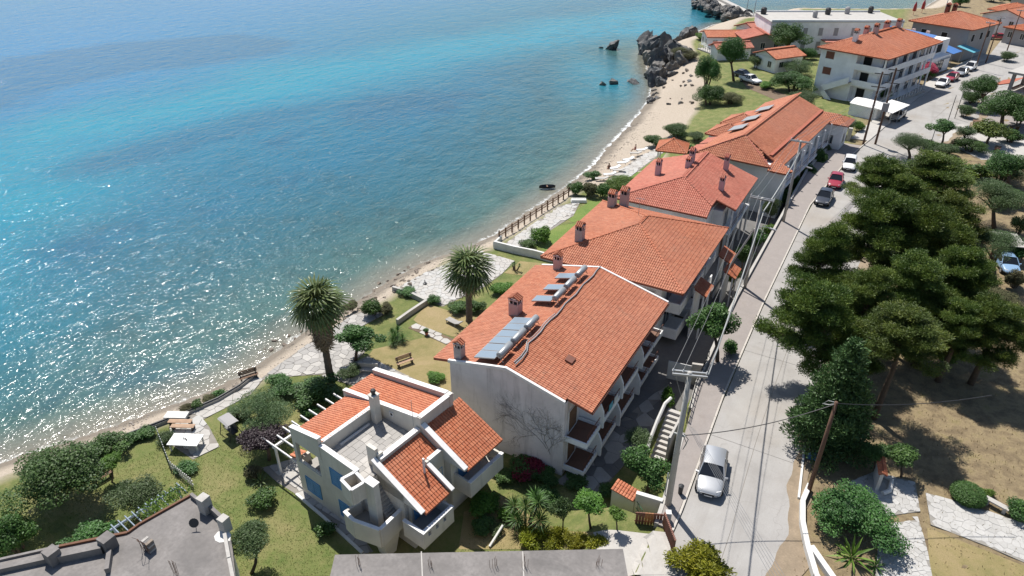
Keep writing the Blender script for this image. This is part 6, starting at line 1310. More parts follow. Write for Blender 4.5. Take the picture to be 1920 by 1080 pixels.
m = MB(); m.box(-0.35, 0.35, -0.05, 0.05, 6.1, 6.2); m.tube([(0.25, 0.1, 6.0), (0.45, 0.3, 5.4), (0.3, 0.2, 4.9), (0.5, 0.35, 5.7), (0.2, 0.1, 6.3)], 0.03, 5); m.build('cable_loop', 'cable', u1); m = MB(); m.tube([(0.15, 0, 0), (0.15, 0, 6.0)], 0.03, 5); m.build('conduit', 'dark', u1)
pole(p2, 9.8, 'concrete utility pole with street lamp rising behind the hip roof', 0.18, 0.12, lamp=True, arm_w=1.1); pole(p3, 10.0, 'concrete utility pole with street lamp beyond the pinkish roof', 0.18, 0.12, lamp=True, arm_w=1.1)
# slanted stay pole of the second one
m = MB(); m.tube([(-12.6, 64.4, -2.6), (-9.25, 63.7, 6.6)], 0.09, 8); tag(m.build('stay_pole', 'poleconc'), 'slanting stay pole leaning on the street-lamp utility pole', 'pole')
def sag(a, b, s, n=14): return [(a[0]+(b[0]-a[0])*i/n, a[1]+(b[1]-a[1])*i/n, a[2]+(b[2]-a[2])*i/n-4*s*(i/n)*(1-i/n)) for i in range(n+1)]
ax = lambda p, h, d, az=0.0: (p[0]+d*math.cos(az), p[1]+d*math.sin(az), p[2]+h)
A1 = math.radians(20); near = (-4.0, 6.0, 10.4)
for d1, d2, nm in ((-0.95, -1.05, 'outer power wire on the garden side of the crossarms'), (-0.38, -0.38, 'middle power wire over the gardens'), (0.95, 1.05, 'power wire on the road side of the crossarms')):
    m = MB(); m.tube(sag(ax(p1, 11.1, d1, A1), ax(p2, 9.9, d2), 0.55), 0.014, 4); m.tube(sag(ax(p2, 9.9, d2), ax(p3, 10.1, d2), 0.3), 0.014, 4); m.tube(sag(ax(p1, 11.1, d1, A1), (-6.35+0.05*d1, 33.0, 7.2), -0.1, 6), 0.014, 4); m.tube(sag(ax(p3, 10.1, d2), (-1.0+d2, 118, 9.6), 0.4), 0.02, 4)
    tag(m.build('power_wire', 'wire'), nm, 'wire', kind=None)
m = MB()
for k in range(5):
    dz = k*0.14; m.tube(sag((-6.45+0.12*k, 33.0, 7.2-0.3*dz), (12.0+k*0.5, 11.0, 6.6-0.3*dz), 0.3), 0.011, 4)
tag(m.build('service_wires', 'wire', None), 'bundle of five thin low wires crossing above the silver car', 'wire', kind='stuff')
m = MB(); m.tube(sag(ax(p1, 10.95, 1.05, A1), (p2[0]+0.35, p2[1], 8.6), 0.35, 20), 0.05, 7); m.tube(sag((p2[0]+0.35, p2[1], 8.6), (p3[0]+0.2, p3[1], 8.9), 0.25, 14), 0.07, 7); tag(m.build('bundled_cable', 'cable', None, True), 'thick grey twisted cable running from pole to pole above the pavement', 'cable')
m = MB()
for k in range(5): m.tube(sag((p3[0]+0.2, p3[1], 9.2-k*0.2), (-1.2, 118.0, 8.6-k*0.22), 0.35), 0.016, 4)
tag(m.build('service_wires', 'wire', None), 'fan of low wires leaving the pole beyond the pinkish roof', 'wire', kind='stuff')
# wooden pole by the plot, its cable to the concrete pole
wpb = (1.15, 38.6, -0.05); wt_ = thing('wooden_pole', 'brown wooden pole at the roadside in front of the dark conifer', 'utility pole', wpb)
m = MB(); m.tube([(0, 0, -0.3), (0.0, 0, 4), (0.0, 0, 8.0)], [0.16, 0.14, 0.11], 10); m.build('shaft', 'polewood', wt_, True); m = MB(); m.tube([(0, 0, 7.85), (-0.35, 0.05, 7.6), (-0.7, 0.1, 7.5), (-0.45, 0.05, 7.9), (0, 0, 7.95)], 0.03, 5); m.build('cable_loop', 'cable', wt_)
m = MB(); m.tube(sag((1.15, 38.6, 7.8), (-6.6, 33.1, 6.1), 0.5), 0.03, 5); m.tube(sag((1.15, 38.6, 7.85), (9.5, 44.0, 8.0), 0.4), 0.025, 5); tag(m.build('crossing_cable', 'dark'), 'dark cable crossing the road to the wooden pole', 'cable')
# dark lattice pole group by the round shed
base4 = G(1618, 272)
for i, (dx, dy, h, lb) in enumerate(((0, 0, 11.0, 'dark transformer pole, left leg of the pair by the round shed'), (1.6, 1.2, 11.5, 'dark transformer pole, right leg of the pair by the round shed'))):
    t = thing('transformer_pole', lb, 'utility pole', (base4.x+dx, base4.y+dy, 0.0)); m = MB(); m.tube([(0, 0, -0.3), (0, 0, h)], [0.17, 0.12], 9); m.build('shaft', 'polewood', t)
    for z in (h-0.3, h-2.2): a = MB(); a.box(-1.0, 1.0, -0.06, 0.06, z-0.06, z+0.06); a.build('crossarm', 'dark', t)
    for z in np.arange(2.5, h-1, 1.2): a = MB(); a.tube([(-0.2, 0, z), (0.2, 0, z)], 0.03, 4); a.build('step_iron', 'dark', t)
    if i: a = MB(); a.box(-0.45, 0.45, -0.5, 0.1, 5.2, 6.4); a.build('transformer', 'grey', t)
m = MB(); m.box(base4.x-2.6, base4.x-2.0, base4.y+1.0, base4.y+1.6, -0.1, 1.9); tag(m.build('meter_cabinet', 'poleconc', None, bevel=0.03), 'grey metal meter cabinet beside the transformer poles', 'cabinet')
for i, (x, y, h, lb) in enumerate(((1655, 190, 8.0, 'thin pole in front of the white apartment house'), (1828, 130, 9.5, 'dark pole by the blue awning'), (1848, 118, 9.5, 'dark pole on the square side of the blue awning'), (1888, 95, 9.0, 'dark pole before the low tiled house'), (1765, 42, 7.0, 'far pole behind the hip roof'), (1398, 32, 7.0, 'lamp pole on the harbour mole'), (1412, 36, 6.0, 'second lamp pole on the harbour mole'))):
    g = P(x, y, -3.0 if 'mole' in lb else 0.0); pole((g.x, g.y, -3.0 if 'mole' in lb else -0.05), h, lb, 0.13, 0.09, 'polewood' if 'dark' in lb else 'galv', arm=i in (1, 2, 3), arm_w=0.8)
for i, (x, y) in enumerate(((1778, 225), (1790, 222), (1745, 270), (1803, 275))):
    g = P(x, y, 0.0); pole((g.x, g.y, -0.05), 4.2 if i < 2 else 3.4, ['dark slim post on the roadside island', 'second dark slim post on the roadside island', 'grey post under the sparse tree', 'grey post under the light-tipped tree'][i], 0.06, 0.05, 'dark' if i < 2 else 'galv', arm=False, name='slim_post')
pole(tuple(P(1243, 950, -1.0)), 3.2, 'thin grey post standing in the front garden wall', 0.04, 0.04, 'galv', arm=False, name='slim_post')

# ------------------------------------------------------------------ kerbside walls, steps, gate
t = thing('garden_steps', 'flight of pale steps from the pavement down to the guest house yard', 'steps', (0, 0, 0))
for i in range(11):
    y = 42.6-i*0.36; m = MB(); m.box(-9.9, -8.75, y-0.36, y, -2.6, 0.0-(i+1)*0.225); m.build('step', 'slab2', t)
m = MB(); m.tube([(-10.0, 43.2, 0.3), (-10.2, 42.4, 0.25), (-10.25, 41, -0.4), (-10.25, 39.6, -1.2), (-10.1, 38.3, -1.75)], 0.14, 7); m.build('curved_wall', 'wash', t)
m = MB(); m.wallseg((-8.6, 38.6), (-8.6, 42.6), 0.16, -2.6, 0.5); m.build('side_wall', 'concrete_l', t)
fe = thing('pavement_fence', 'low dark metal fence along the pavement above the steps', 'fence', (0, 0, 0))
for y in np.arange(41.5, 50.0, 0.7):
    m = MB(); m.box(float(wall_line(y))-0.03, float(wall_line(y))+0.03, y-0.03, y+0.03, 0.1, 1.0); m.build('post', 'dark', fe)
for z in (0.6, 0.95):
    m = MB(); m.tube([(float(wall_line(y)), y, z) for y in np.arange(41.4, 50.2, 1.0)], 0.025, 4); m.build('rail', 'dark', fe)
lp = P(1233, 792, -1.0); t = thing('globe_lamp', 'white globe garden lamp beside the steps', 'lamp', (lp.x, lp.y, -2.5)); m = MB(); m.tube([(0, 0, 0), (0, 0, 1.5)], 0.03, 6); m.build('post', 'dark', t); m = MB(); m.lathe([(0.02, 1.48), (0.13, 1.55), (0.17, 1.66), (0.13, 1.78), (0.02, 1.84)], (0, 0, 0), 12); m.build('globe', 'plastic', t, True)
gw = thing('gate_wall', 'whitewashed garden wall with tiled coping next to the brown gate', 'wall', (0, 0, 0))
a, b, c = P(1148, 930, -1.3), P(1190, 948, -1.0), P(1240, 955, -0.6)
m = MB(); m.wallseg(a, b, 0.3, -2.6, -0.45); m.build('low_wall', 'wash', gw); m = MB(); m.wallseg(b, c, 0.3, -2.6, 0.3); m.build('high_wall', 'wash', gw)
d = (b-a); d.z = 0; L_ = d.length; d.normalize(); n_ = Vector((-d.y, d.x, 0))
roof(gw, [[tuple(a-n_*0.3+Vector((0, 0, 0.95))), tuple(b-n_*0.3+Vector((0, 0, 0.65))), tuple(b+n_*0.3+Vector((0, 0, 0.85))), tuple(a+n_*0.3+Vector((0, 0, 1.15)))]], 'tileA', 0.22, 0.3, seed=61, thick=0.06, name='coping')
gt = thing('garden_gate', 'brown wooden gate with a pale pillar by the concrete pole', 'gate', tuple(P(1215, 985, -0.5)), math.radians(24))
for i in range(9):
    m = MB(); m.box(-0.85+i*0.19, -0.85+i*0.19+0.165, -0.03, 0.03, 0.1, 1.15); m.build('board', 'orangewood' if 3 <= i <= 5 else 'brownpaint', gt)
for z in (0.25, 0.95): m = MB(); m.box(-0.9, 0.9, 0.032, 0.07, z, z+0.1); m.build('rail', 'brownpaint', gt)
m = MB(); m.box(1.0, 1.35, -0.18, 0.18, -0.3, 1.4); m.build('pillar', 'wash', gt)
t = thing('green_trellis_gate', 'open green metal trellis gate beside the citrus bush', 'gate', tuple(P(1192, 965, -1.6)), math.radians(-40))
for x in np.arange(-0.7, 0.75, 0.2): m = MB(); m.tube([(x, 0, 0), (x, 0, 1.2)], 0.015, 4); m.build('bar', 'greenpaint', t)
for z in (0.05, 0.6, 1.2): m = MB(); m.tube([(-0.7, 0, z), (0.7, 0, z)], 0.025, 4); m.build('rail', 'greenpaint', t)
fe = thing('brown_fence', 'brown slatted fence between the driveway and the road', 'fence', (0, 0, 0)); fa, fb = P(1243, 985, -0.05), P(1262, 1035, -0.05)
for i in range(16):
    q = fa.lerp(fb, i/15); m = MB(); m.box(q.x-0.05, q.x+0.05, q.y-0.07, q.y+0.07, -0.4, 1.1); m.build('slat', 'brownpaint', fe)
for z in (0.2, 0.9): m = MB(); m.tube([(fa.x, fa.y, z), (fb.x, fb.y, z)], 0.04, 4); m.build('rail', 'brownpaint', fe)
yw = thing('yard_gate_panel', 'white sheet-metal gate panel beneath the glossy tree', 'gate', (0, 0, 0)); a, b = P(1252, 690, -1.4), P(1295, 700, -1.4)
m = MB(); m.wallseg(a, b, 0.06, -2.5, -0.6); m.build('panel', 'plastic', yw); m = MB(); m.wallseg(b, P(1330, 705, -1.4), 0.25, -2.6, -0.3); m.build('side_wall', 'concrete_l', yw)
# long white kerb wall on the plot side
wl = thing('white_kerb_wall', 'curving low whitewashed wall along the plot edge of the road', 'wall', (0, 0, 0)); pts = [P(1516, 915, 0), P(1503, 945, 0), P(1503, 985, 0), P(1512, 1030, 0), P(1528, 1085, 0), P(1550, 1120, 0)]
for i in range(len(pts)-1): m = MB(); m.wallseg(pts[i], pts[i+1], 0.32, -0.2, 0.42+0.003*i); m.build('wall_run', 'wash', wl)
m = MB(); m.wallseg(P(1519, 1030, 0), P(1575, 1110, 0), 0.35, -0.2, 0.38); m.build('wall_branch', 'wash', wl)
m = MB(); m.wallseg(P(1497, 935, 0), P(1508, 838, 0), 0.14, -0.2, 0.15); tag(m.build('white_kerb', 'wash'), 'short white-painted kerb beside the wooden pole', 'kerb')
gp_ = thing('gate_pillar', 'white gate post with tall orange tiled top beside the little trees', 'pillar', tuple(P(1641, 905, 0)), math.radians(10))
m = MB(); m.box(-0.1, 0.1, -0.8, 0.8, -0.1, 1.55); m.build('pier', 'wash', gp_)
roof(gp_, [[(0.24, -0.95, 1.6), (0.24, 0.95, 1.6), (0, 0.95, 1.78), (0, -0.95, 1.78)], [(-0.24, 0.95, 1.6), (-0.24, -0.95, 1.6), (0, -0.95, 1.78), (0, 0.95, 1.78)]], 'tileA', 0.21, 0.3, seed=70, thick=0.05, name='coping')
m = MB(); m.tube([tuple(P(1655, 890, 0.15)), tuple(P(1672, 900, 0.15)), tuple(P(1668, 920, 0.15)), tuple(P(1655, 925, 0.15))], 0.16, 7); tag(m.build('curved_border', 'wash'), 'curved whitewashed flower-bed border by the gate post', 'border')
t = thing('stone_bench', 'grey slab bench beside the clipped ball', 'bench', tuple(P(1866, 952, 0)), math.radians(-20)); m = MB(); m.box(-0.7, 0.7, -0.2, 0.2, 0.36, 0.45); m.build('seat', 'concrete_l', t)
for x in (-0.5, 0.5): m = MB(); m.box(x-0.1, x+0.1, -0.17, 0.17, -0.1, 0.358); m.build('leg', 'concrete_l', t)
t = thing('water_meter_box', 'blue plastic box on the wooden pole base', 'box', tuple(P(1524, 858, 0)), 0.2); m = MB(); m.box(-0.35, 0.35, -0.25, 0.25, -0.05, 0.75); m.build('case', 'bluedk', t, bevel=0.03); m = MB(); m.box(-0.38, 0.38, -0.28, 0.28, 0.752, 0.82); m.build('lid', 'dark', t)
t = thing('street_bin', 'small black litter bin on the pavement near the pole', 'bin', (-6.35, 34.2, 0.11)); m = MB(); m.lathe([(0.14, 0), (0.18, 0.7), (0.19, 0.72)], (0, 0, 0), 10); m.build('drum', 'dark', t); m = MB(); m.lathe([(0.2, 0.722), (0.05, 0.8)], (0, 0, 0), 10); m.build('lid', 'dark', t)

# ------------------------------------------------------------------ unfinished concrete roofs in the foreground
ft = thing('concrete_building', 'flat grey concrete roof with rusty starter bars beside the thujas', 'building', (0, 0, 0)); zr = 1.6
q = [P(628, 1040, zr), P(1168, 1029, zr), P(1190, 1150, zr), P(600, 1160, zr)]
m = MB(); m.prism([(p.x, p.y) for p in q], zr-0.22, zr); m.build('roof_slab', 'concrete', ft)
ins = [q[0].lerp(q[2], 0.03), q[1].lerp(q[3], 0.03), q[2].lerp(q[0], 0.03), q[3].lerp(q[1], 0.03)]; m = MB(); m.prism([(p.x, p.y) for p in ins], -2.7, zr-0.225); m.build('wall', 'concrete_l', ft)
for i, x in enumerate((672, 808, 925, 985, 1122)):
    c = P(x, 1062, zr); m = MB(); rg = random.Random(i)
    for k in range(6): dx, dy = rg.uniform(-.16, .16), rg.uniform(-.16, .16); m.tube([(c.x+dx, c.y+dy, zr-0.05), (c.x+dx+rg.uniform(-.05, .05), c.y+dy+rg.uniform(-.05, .05), zr+rg.uniform(0.5, 0.9))], 0.012, 4)
    tag(m.build('starter_bars', 'rust', ft), None, kind='stuff')
for i in range(2): m = MB(); a = P(790+i*190, 1034, zr+0.012); b = P(795+i*190, 1150, zr+0.012); m.wallseg(a, b, 0.07, zr+0.001, zr+0.02); m.build('mortar_line', 'concrete_l', ft)
gr = thing('grey_roof_house', 'flat-roofed grey concrete house with parapet stubs and blue pergola', 'house', (0, 0, 0)); zr = 1.6
out = [(358,928),(428,985),(436,1030),(446,1120),(0,1200),(-120,1085),(0,1047),(112,1022),(205,1008),(240,998),(262,982)]
pp_ = [P(x, y, zr) for x, y in out]; m = MB(); m.prism([(p.x, p.y) for p in pp_], zr-0.25, zr); m.build('roof_slab', 'concrete', gr)
c0 = sum((Vector(p) for p in pp_), Vector())/len(pp_); m = MB(); m.prism([tuple(Vector(p).lerp(c0, 0.03)[:2]) for p in pp_], -2.7, zr-0.252); m.build('wall', 'white', gr)
def para(p, q, th, h, mat='concrete', z0=None): m = MB(); m.wallseg(P(*p, zr), P(*q, zr), th, (zr if z0 is None else z0)+0.001, zr+h); return m.build('parapet', mat, gr)
para((358,930), (262,984), 0.14, 0.14, 'rust'); para((262,984), (240,1000), 0.14, 0.142, 'rust'); para((240,1000), (112,1026), 0.16, 0.14, 'rust'); para((112,1026), (0,1051), 0.16, 0.14); para((360,932), (385,952), 0.2, 0.35); para((395,958), (424,985), 0.22, 0.55); para((424,1010), (432,1055), 0.2, 0.5, 'concrete_l'); para((432,1055), (441,1100), 0.2, 0.45, 'concrete_l')
para((115,1050), (195,1033), 0.5, 0.55); para((0,1072), (100,1050), 0.3, 0.35); para((208,1040), (203,1075), 0.25, 0.4)
for i, (x, y, w_, h) in enumerate(((388,958,0.62,1.25), (424,992,0.55,1.0), (206,1026,0.75,0.9), (104,1052,0.7,0.95))):
    p = P(x, y, zr); m = MB(); m.hexa([(p.x-w_/2, p.y-w_/2, zr-0.1), (p.x+w_/2, p.y-w_/2, zr-0.1), (p.x+w_/2, p.y+w_/2, zr-0.1), (p.x-w_/2, p.y+w_/2, zr-0.1)], [(p.x-w_/2, p.y-w_/2, zr+h), (p.x+w_/2, p.y-w_/2, zr+h), (p.x+w_/2, p.y+w_/2, zr+h), (p.x-w_/2, p.y+w_/2, zr+h)]); o = m.build('pillar_stub', 'concrete_l' if i < 2 else 'concrete', gr, bevel=0.02)
p = P(418, 1006, zr); m = MB(); m.prism([(p.x+0.6*math.cos(k)*random.Random(k).uniform(.7, 1.1), p.y+0.5*math.sin(k)*random.Random(k+9).uniform(.7, 1.1)) for k in np.linspace(0, 5.9, 9)], zr+0.001, zr+0.02); m.build('cement_patch', 'wash', gr)
t = thing('brick_chimney', 'crumbling brick chimney stump with bent rods on the grey roof', 'chimney', tuple(P(282, 1030, zr))); rg = random.Random(8)
for k in range(6):
    for j in range(3):
        m = MB(); x0 = -0.3+j*0.2; m.box(x0+rg.uniform(-.02, .02), x0+0.18, -0.2+rg.uniform(-.03, .03), 0.22, k*0.13+0.002, k*0.13+0.12); m.build('brick', ['concrete', 'rockbrown', 'concrete_l'][(k+j) % 3], t)
for j in range(5): m = MB(); x = -0.45+j*0.2; m.tube([(x, -0.25, 0), (x+rg.uniform(-.2, .2), -0.3, 1.0), (x+rg.uniform(-.3, .3), -0.5, 1.3)], 0.014, 4); m.build('rod', 'rust', t)
t = thing('starter_bars', 'bundle of rusty starter bars standing on the grey roof', 'rebar', tuple(P(330, 1078, zr)))
for j in range(7): m = MB(); x = -0.2+j*0.06; m.tube([(x, 0.1*(j % 2), 0), (x+rg.uniform(-.1, .1), 0.1*(j % 2), 1.1)], 0.013, 4); m.build('rod', 'rust', t)
t = thing('satellite_dish', 'small dark satellite dish on the grey roof', 'satellite dish', tuple(P(368, 990, zr))); m = MB(); m.tube([(0, 0, 0), (0, 0, 0.5)], 0.02, 5); m.build('mast', 'galv', t); m = MB(); m.lathe([(0.02, 0), (0.2, 0.03), (0.3, 0.09)], (0, 0, 0), 14); o = m.build('dish', 'dark', t); o.location = (0, 0, 0.5); o.rotation_euler = (1.1, 0, 0.6)
pe = thing('blue_pergola', 'pale blue slatted pergola fixed to the grey-roofed house', 'pergola', (0, 0, 0)); zp = 1.0
a, b = P(352, 925, zp), P(222, 1010, zp); d = (b-a).normalized(); n_ = Vector((d.y, -d.x, 0)); 
if n_.x > 0: n_ = -n_
for i in range(11):
    q = a.lerp(b, i/10.5); m = MB(); m.wallseg(q, q+n_*1.35, 0.06, zp, zp+0.1); m.build('rafter', 'bluegrey', pe)
m = MB(); m.wallseg(a+n_*1.1, b+n_*1.1, 0.1, zp-0.14, zp-0.001); m.build('beam', 'bluegrey', pe)
for k in (0.02, 0.5, 0.95): q = a.lerp(b, k)+n_*1.1; m = MB(); m.box(q.x-0.05, q.x+0.05, q.y-0.05, q.y+0.05, -2.5, zp-0.142); m.build('post', 'bluegrey', pe)
vm_ = leaf_cloud('vine', [(a.lerp(b, k).x+n_.x*0.5, a.lerp(b, k).y+n_.y*0.5, zp+0.2, 0.7, 0.7, 0.15) for k in np.linspace(0.05, 0.55, 7)], 700, 0.16, 'leaf_b', 5); link('vine', vm_, None, pe)

# ------------------------------------------------------------------ garden furniture
def bench(px_, rz_, label, name='park_bench', mat='wood_l', L=1.5, back=True, z=-2.5):
    t = thing(name, label, 'bench', tuple(P(*px_, z)), rz_)
    for i in range(3): m = MB(); m.box(-L/2, L/2, -0.22+i*0.15, -0.22+i*0.15+0.12, 0.42, 0.46); m.build('seat_slat', mat, t)
    if back:
        for i in range(3): m = MB(); m.box(-L/2, L/2, 0.24+i*0.02, 0.28+i*0.02, 0.55+i*0.14, 0.66+i*0.14); m.build('back_slat', mat, t)
    for x in (-L/2+0.15, L/2-0.15): m = MB(); m.box(x-0.04, x+0.04, -0.22, 0.22, 0.0, 0.415); m.box(x-0.04, x+0.04, 0.2, 0.26, 0.0, 0.95 if back else 0.4); m.build('leg', 'dark', t)
    return t
bench((760, 684), math.radians(62), 'wooden slatted bench on the parched lawn', L=1.6); bench((468, 712), math.radians(62), 'dark bench at the sea end of the path', mat='wood', L=1.6); bench((195, 900), math.radians(80), 'dark bench beneath the lime-green tree', mat='wood', L=1.4)
def lounger(px_, rz_, label, mat='plastic', group=None, z=-2.5):
    t = thing('sun_lounger', label, 'sun lounger', tuple(P(*px_, z+0.03)), rz_, group); m = MB(); m.box(-0.95, 0.35, -0.32, 0.32, 0.28, 0.36); m.build('bed', mat, t); m = MB(); m.hexa([(0.36,-0.32,0.28),(0.95,-0.32,0.55),(0.95,0.32,0.55),(0.36,0.32,0.28)], [(0.33,-0.32,0.36),(0.93,-0.32,0.63),(0.93,0.32,0.63),(0.33,0.32,0.36)]); m.build('backrest', mat, t)
    for x in (-0.8, 0.3):
        for y in (-0.28, 0.28): m = MB(); m.box(x-0.03, x+0.03, y-0.03, y+0.03, 0, 0.278); m.build('leg', mat, t)
    return t
lounger((852, 608), math.radians(-10), 'grey sun lounger on the lawn behind the bare palm', 'slab')
for i, (x, y) in enumerate(((1128, 338), (1143, 330), (1152, 318), (1160, 322), (1168, 308), (1178, 302), (1192, 290), (1203, 284))): lounger((x, y), math.radians(30+11*(i % 3)), 'white sun lounger on the beach terrace', 'plastic' if i % 3 else 'slab2', 'sun loungers on the beach terrace')
def person(px_, z, rz_, label, shirt):
    """seated sunbather: one skinned body, clothing as a second surface"""
    t = thing('person', label, 'person', tuple(P(*px_, z)), rz_)
    v = [(0,0,.45),(0,-.05,.7),(0,-.1,.95),(0,-.1,1.06),(0,-.08,1.2), (.1,.02,.44),(.12,.42,.46),(.12,.5,.06),(.12,.62,.04), (-.1,.02,.44),(-.12,.42,.46),(-.12,.5,.06),(-.12,.62,.04), (.19,-.1,.92),(.25,-.02,.68),(.22,.18,.58), (-.19,-.1,.92),(-.25,-.02,.68),(-.22,.18,.58)]
    e = [(0,1),(1,2),(2,3),(3,4),(0,5),(5,6),(6,7),(7,8),(0,9),(9,10),(10,11),(11,12),(2,13),(13,14),(14,15),(2,16),(16,17),(17,18)]
    rad = [.15,.14,.15,.055,.1,.1,.07,.05,.04,.1,.07,.05,.04,.06,.045,.035,.06,.045,.035]
    me = bpy.data.meshes.new('body'); me.from_pydata(v, e, []); o = link('body', me, 'skin', t); sk = o.modifiers.new('skin', 'SKIN')
    for i, r in enumerate(rad): me.skin_vertices[0].data[i].radius = (r, r)
    me.skin_vertices[0].data[0].use_root = True; o.modifiers.new('sub', 'SUBSURF').levels = 1
    m = MB(); m.lathe([(.17,.0),(.165,.25),(.175,.45),(.08,.55)], (0,-.05,.42), 10); m.build('shirt', shirt, t); m = MB(); m.lathe([(.02,.13),(.08,.1),(.11,.02),(.1,-.05)][::-1], (0,-.09,1.2), 10); m.build('hair', 'wood', t); return t
M['skin'] = M_plain('skin', (0.42, 0.24, 0.16), 0.6, 0.08)
def _skinfix(o): pass
for i, (x, y, sh, lb) in enumerate(((1141, 321, 'brownpaint', 'sunbather in dark red sitting near the terrace hedge'), (1190, 285, 'p_red', 'sunbather in maroon sitting nearer the gazebo'))):
    try: person((x, y), -2.47, 0.6+i, lb, sh)
    except Exception as ex: print('person', ex)
# stone table bench by the palm, white table on the barbecue terrace, swing seat
t = thing('stone_bench', 'pale stone bench shaded by the palm', 'bench', tuple(P(690, 700, -2.5)), math.radians(25)); m = MB(); m.box(-0.9, 0.9, -0.25, 0.25, 0.4, 0.5); m.build('seat', 'slab2', t); m = MB(); m.box(-0.9, 0.9, 0.2, 0.3, 0.505, 0.95); m.build('backrest', 'slab2', t)
for x in (-0.7, 0.7): m = MB(); m.box(x-0.12, x+0.12, -0.2, 0.25, 0, 0.398); m.build('leg', 'slab2', t)
t = thing('garden_table', 'large white table with three dark cups on the seaside terrace', 'table', tuple(P(352, 838, -2.5)), math.radians(26)); m = MB(); m.box(-1.2, 1.2, -0.65, 0.65, 0.72, 0.78); m.build('tabletop', 'plastic', t, bevel=0.02)
for x in (-1.05, 1.05):
    for y in (-0.5, 0.5): m = MB(); m.box(x-0.05, x+0.05, y-0.05, y+0.05, 0, 0.718); m.build('leg', 'plastic', t)
for i in range(3): p = t.location+Vector((-0.15+0.16*i, 0.03*(i % 2), 0.781)); c = MB(); c.lathe([(0.035, 0), (0.05, 0.12)], tuple(p), 8); tag(c.build('cup', 'dark'), 'small dark cup on the large white table', 'cup', 'cups on the white table')
bench((345, 806), math.radians(28), 'long wooden bench between the white table and the sea', L=1.9, back=False); bench((340, 797), math.radians(28), 'wooden bench nearest the sea beside the white table', L=1.9, back=False)
t = thing('low_table', 'white slab ledge behind the wooden benches', 'ledge', tuple(P(333, 785, -2.5)), math.radians(28)); m = MB(); m.box(-0.9, 0.9, -0.4, 0.4, 0.3, 0.45); m.build('slab', 'wash', t); m = MB(); m.box(-0.8, 0.8, -0.3, 0.3, 0, 0.298); m.build('plinth', 'wash', t)
t = thing('swing_seat', 'dark canopied swing seat on the lawn', 'swing seat', tuple(P(435, 815, -2.5)), math.radians(-12)); m = MB(); m.hexa([(-0.75,-0.5,1.55),(0.75,-0.5,1.55),(0.75,0.5,1.55),(-0.75,0.5,1.55)], [(-0.75,-0.35,1.62),(0.75,-0.35,1.62),(0.75,0.35,1.62),(-0.75,0.35,1.62)]); m.build('canopy', 'grey', t); m = MB(); m.box(-0.65, 0.65, -0.2, 0.25, 0.45, 0.55); m.build('seat', 'dark', t); m = MB(); m.box(-0.65, 0.65, 0.255, 0.33, 0.5, 1.05); m.build('backrest', 'dark', t)
for x in (-0.75, 0.75):
    for y in (-0.5, 0.5): m = MB(); m.tube([(x, y*1.2, 0), (x, y*0.3, 1.56)], 0.035, 5); m.build('leg', 'dark', t)
pf = thing('picket_fence', 'leaning white picket fence between the two lawns', 'fence', (0, 0, 0)); a, b, c = P(297, 815, -2.5), P(322, 880, -2.5), P(365, 915, -2.5)
for i in range(26):
    q = a.lerp(b, i/13) if i < 13 else b.lerp(c, (i-13)/13); m = MB(); m.box(q.x-0.04, q.x+0.04, q.y-0.02, q.y+0.02, -2.5, -1.65+0.03*(i % 3)); m.build('picket', 'wash', pf)
for z in (-2.2, -1.85):
    for p, q in ((a, b), (b, c)): m = MB(); m.wallseg(p, q, 0.03, z, z+0.07); m.build('rail', 'wash', pf)
# low sea wall with dark cap rail and the timber fence by the terrace
sw_ = thing('sea_wall', 'low stone sea wall with dark coping along the gardens', 'wall', (0, 0, 0)); pts = [P(x, y, -2.5) for x, y in ((235, 822), (300, 797), (350, 778), (410, 752), (450, 728), (478, 706))]
for p, q in zip(pts[:-1], pts[1:]): m = MB(); m.wallseg(p, q, 0.25, -3.6, -2.2); m.build('wall_run', 'concrete_l', sw_); m = MB(); m.wallseg(p, q, 0.1, -2.198, -2.08); m.build('coping', 'dark', sw_)
wf = thing('timber_fence', 'dark timber post-and-rail fence along the beach side of the terrace', 'fence', (0, 0, 0)); a, b = P(936, 450, -2.5), P(1066, 367, -2.5)
for i in range(13): q = a.lerp(b, i/12); m = MB(); m.box(q.x-0.07, q.x+0.07, q.y-0.07, q.y+0.07, -2.6, -1.35+0.1*(i % 4 == 0)); m.build('post', 'wood', wf)
for z in (-1.62, -1.95): m = MB(); m.wallseg(a, b, 0.06, z, z+0.1); m.build('rail', 'wood', wf)
ww = thing('white_garden_wall', 'curving white wall between the stone terrace and the lawn', 'wall', (0, 0, 0)); pts = [P(x, y, -2.5) for x, y in ((926, 465), (965, 475), (1000, 482), (1030, 490), (1052, 492))]
for i, (p, q) in enumerate(zip(pts[:-1], pts[1:])): m = MB(); m.wallseg(p, q, 0.25, -3.2, -1.55+0.004*i); m.build('wall_run', 'wash', ww)
m = MB(); m.wallseg(P(926, 463, -2.5), P(940, 449, -2.5), 0.22, -3.4, -1.95); m.build('return_wall', 'wash', ww)
rw = thing('rock_garden_wall', 'pale stone garden wall by the water beside the scrub', 'wall', (0, 0, 0)); pts = [P(x, y, -2.5) for x, y in ((737, 545), (765, 553), (800, 570), (770, 590), (745, 608))]
for i, (p, q) in enumerate(zip(pts[:-1], pts[1:])): m = MB(); m.wallseg(p, q, 0.3, -3.2, -1.95+0.004*i); m.build('wall_run', 'slab2', rw)
for i, (x, y, lb) in enumerate(((985, 378, 'x'),)): pass
t = thing('upturned_boat', 'dark small boat drawn up at the waterline', 'boat', tuple(P(1026, 352, -3.85)), 0.6)
m = MB(); sec = []
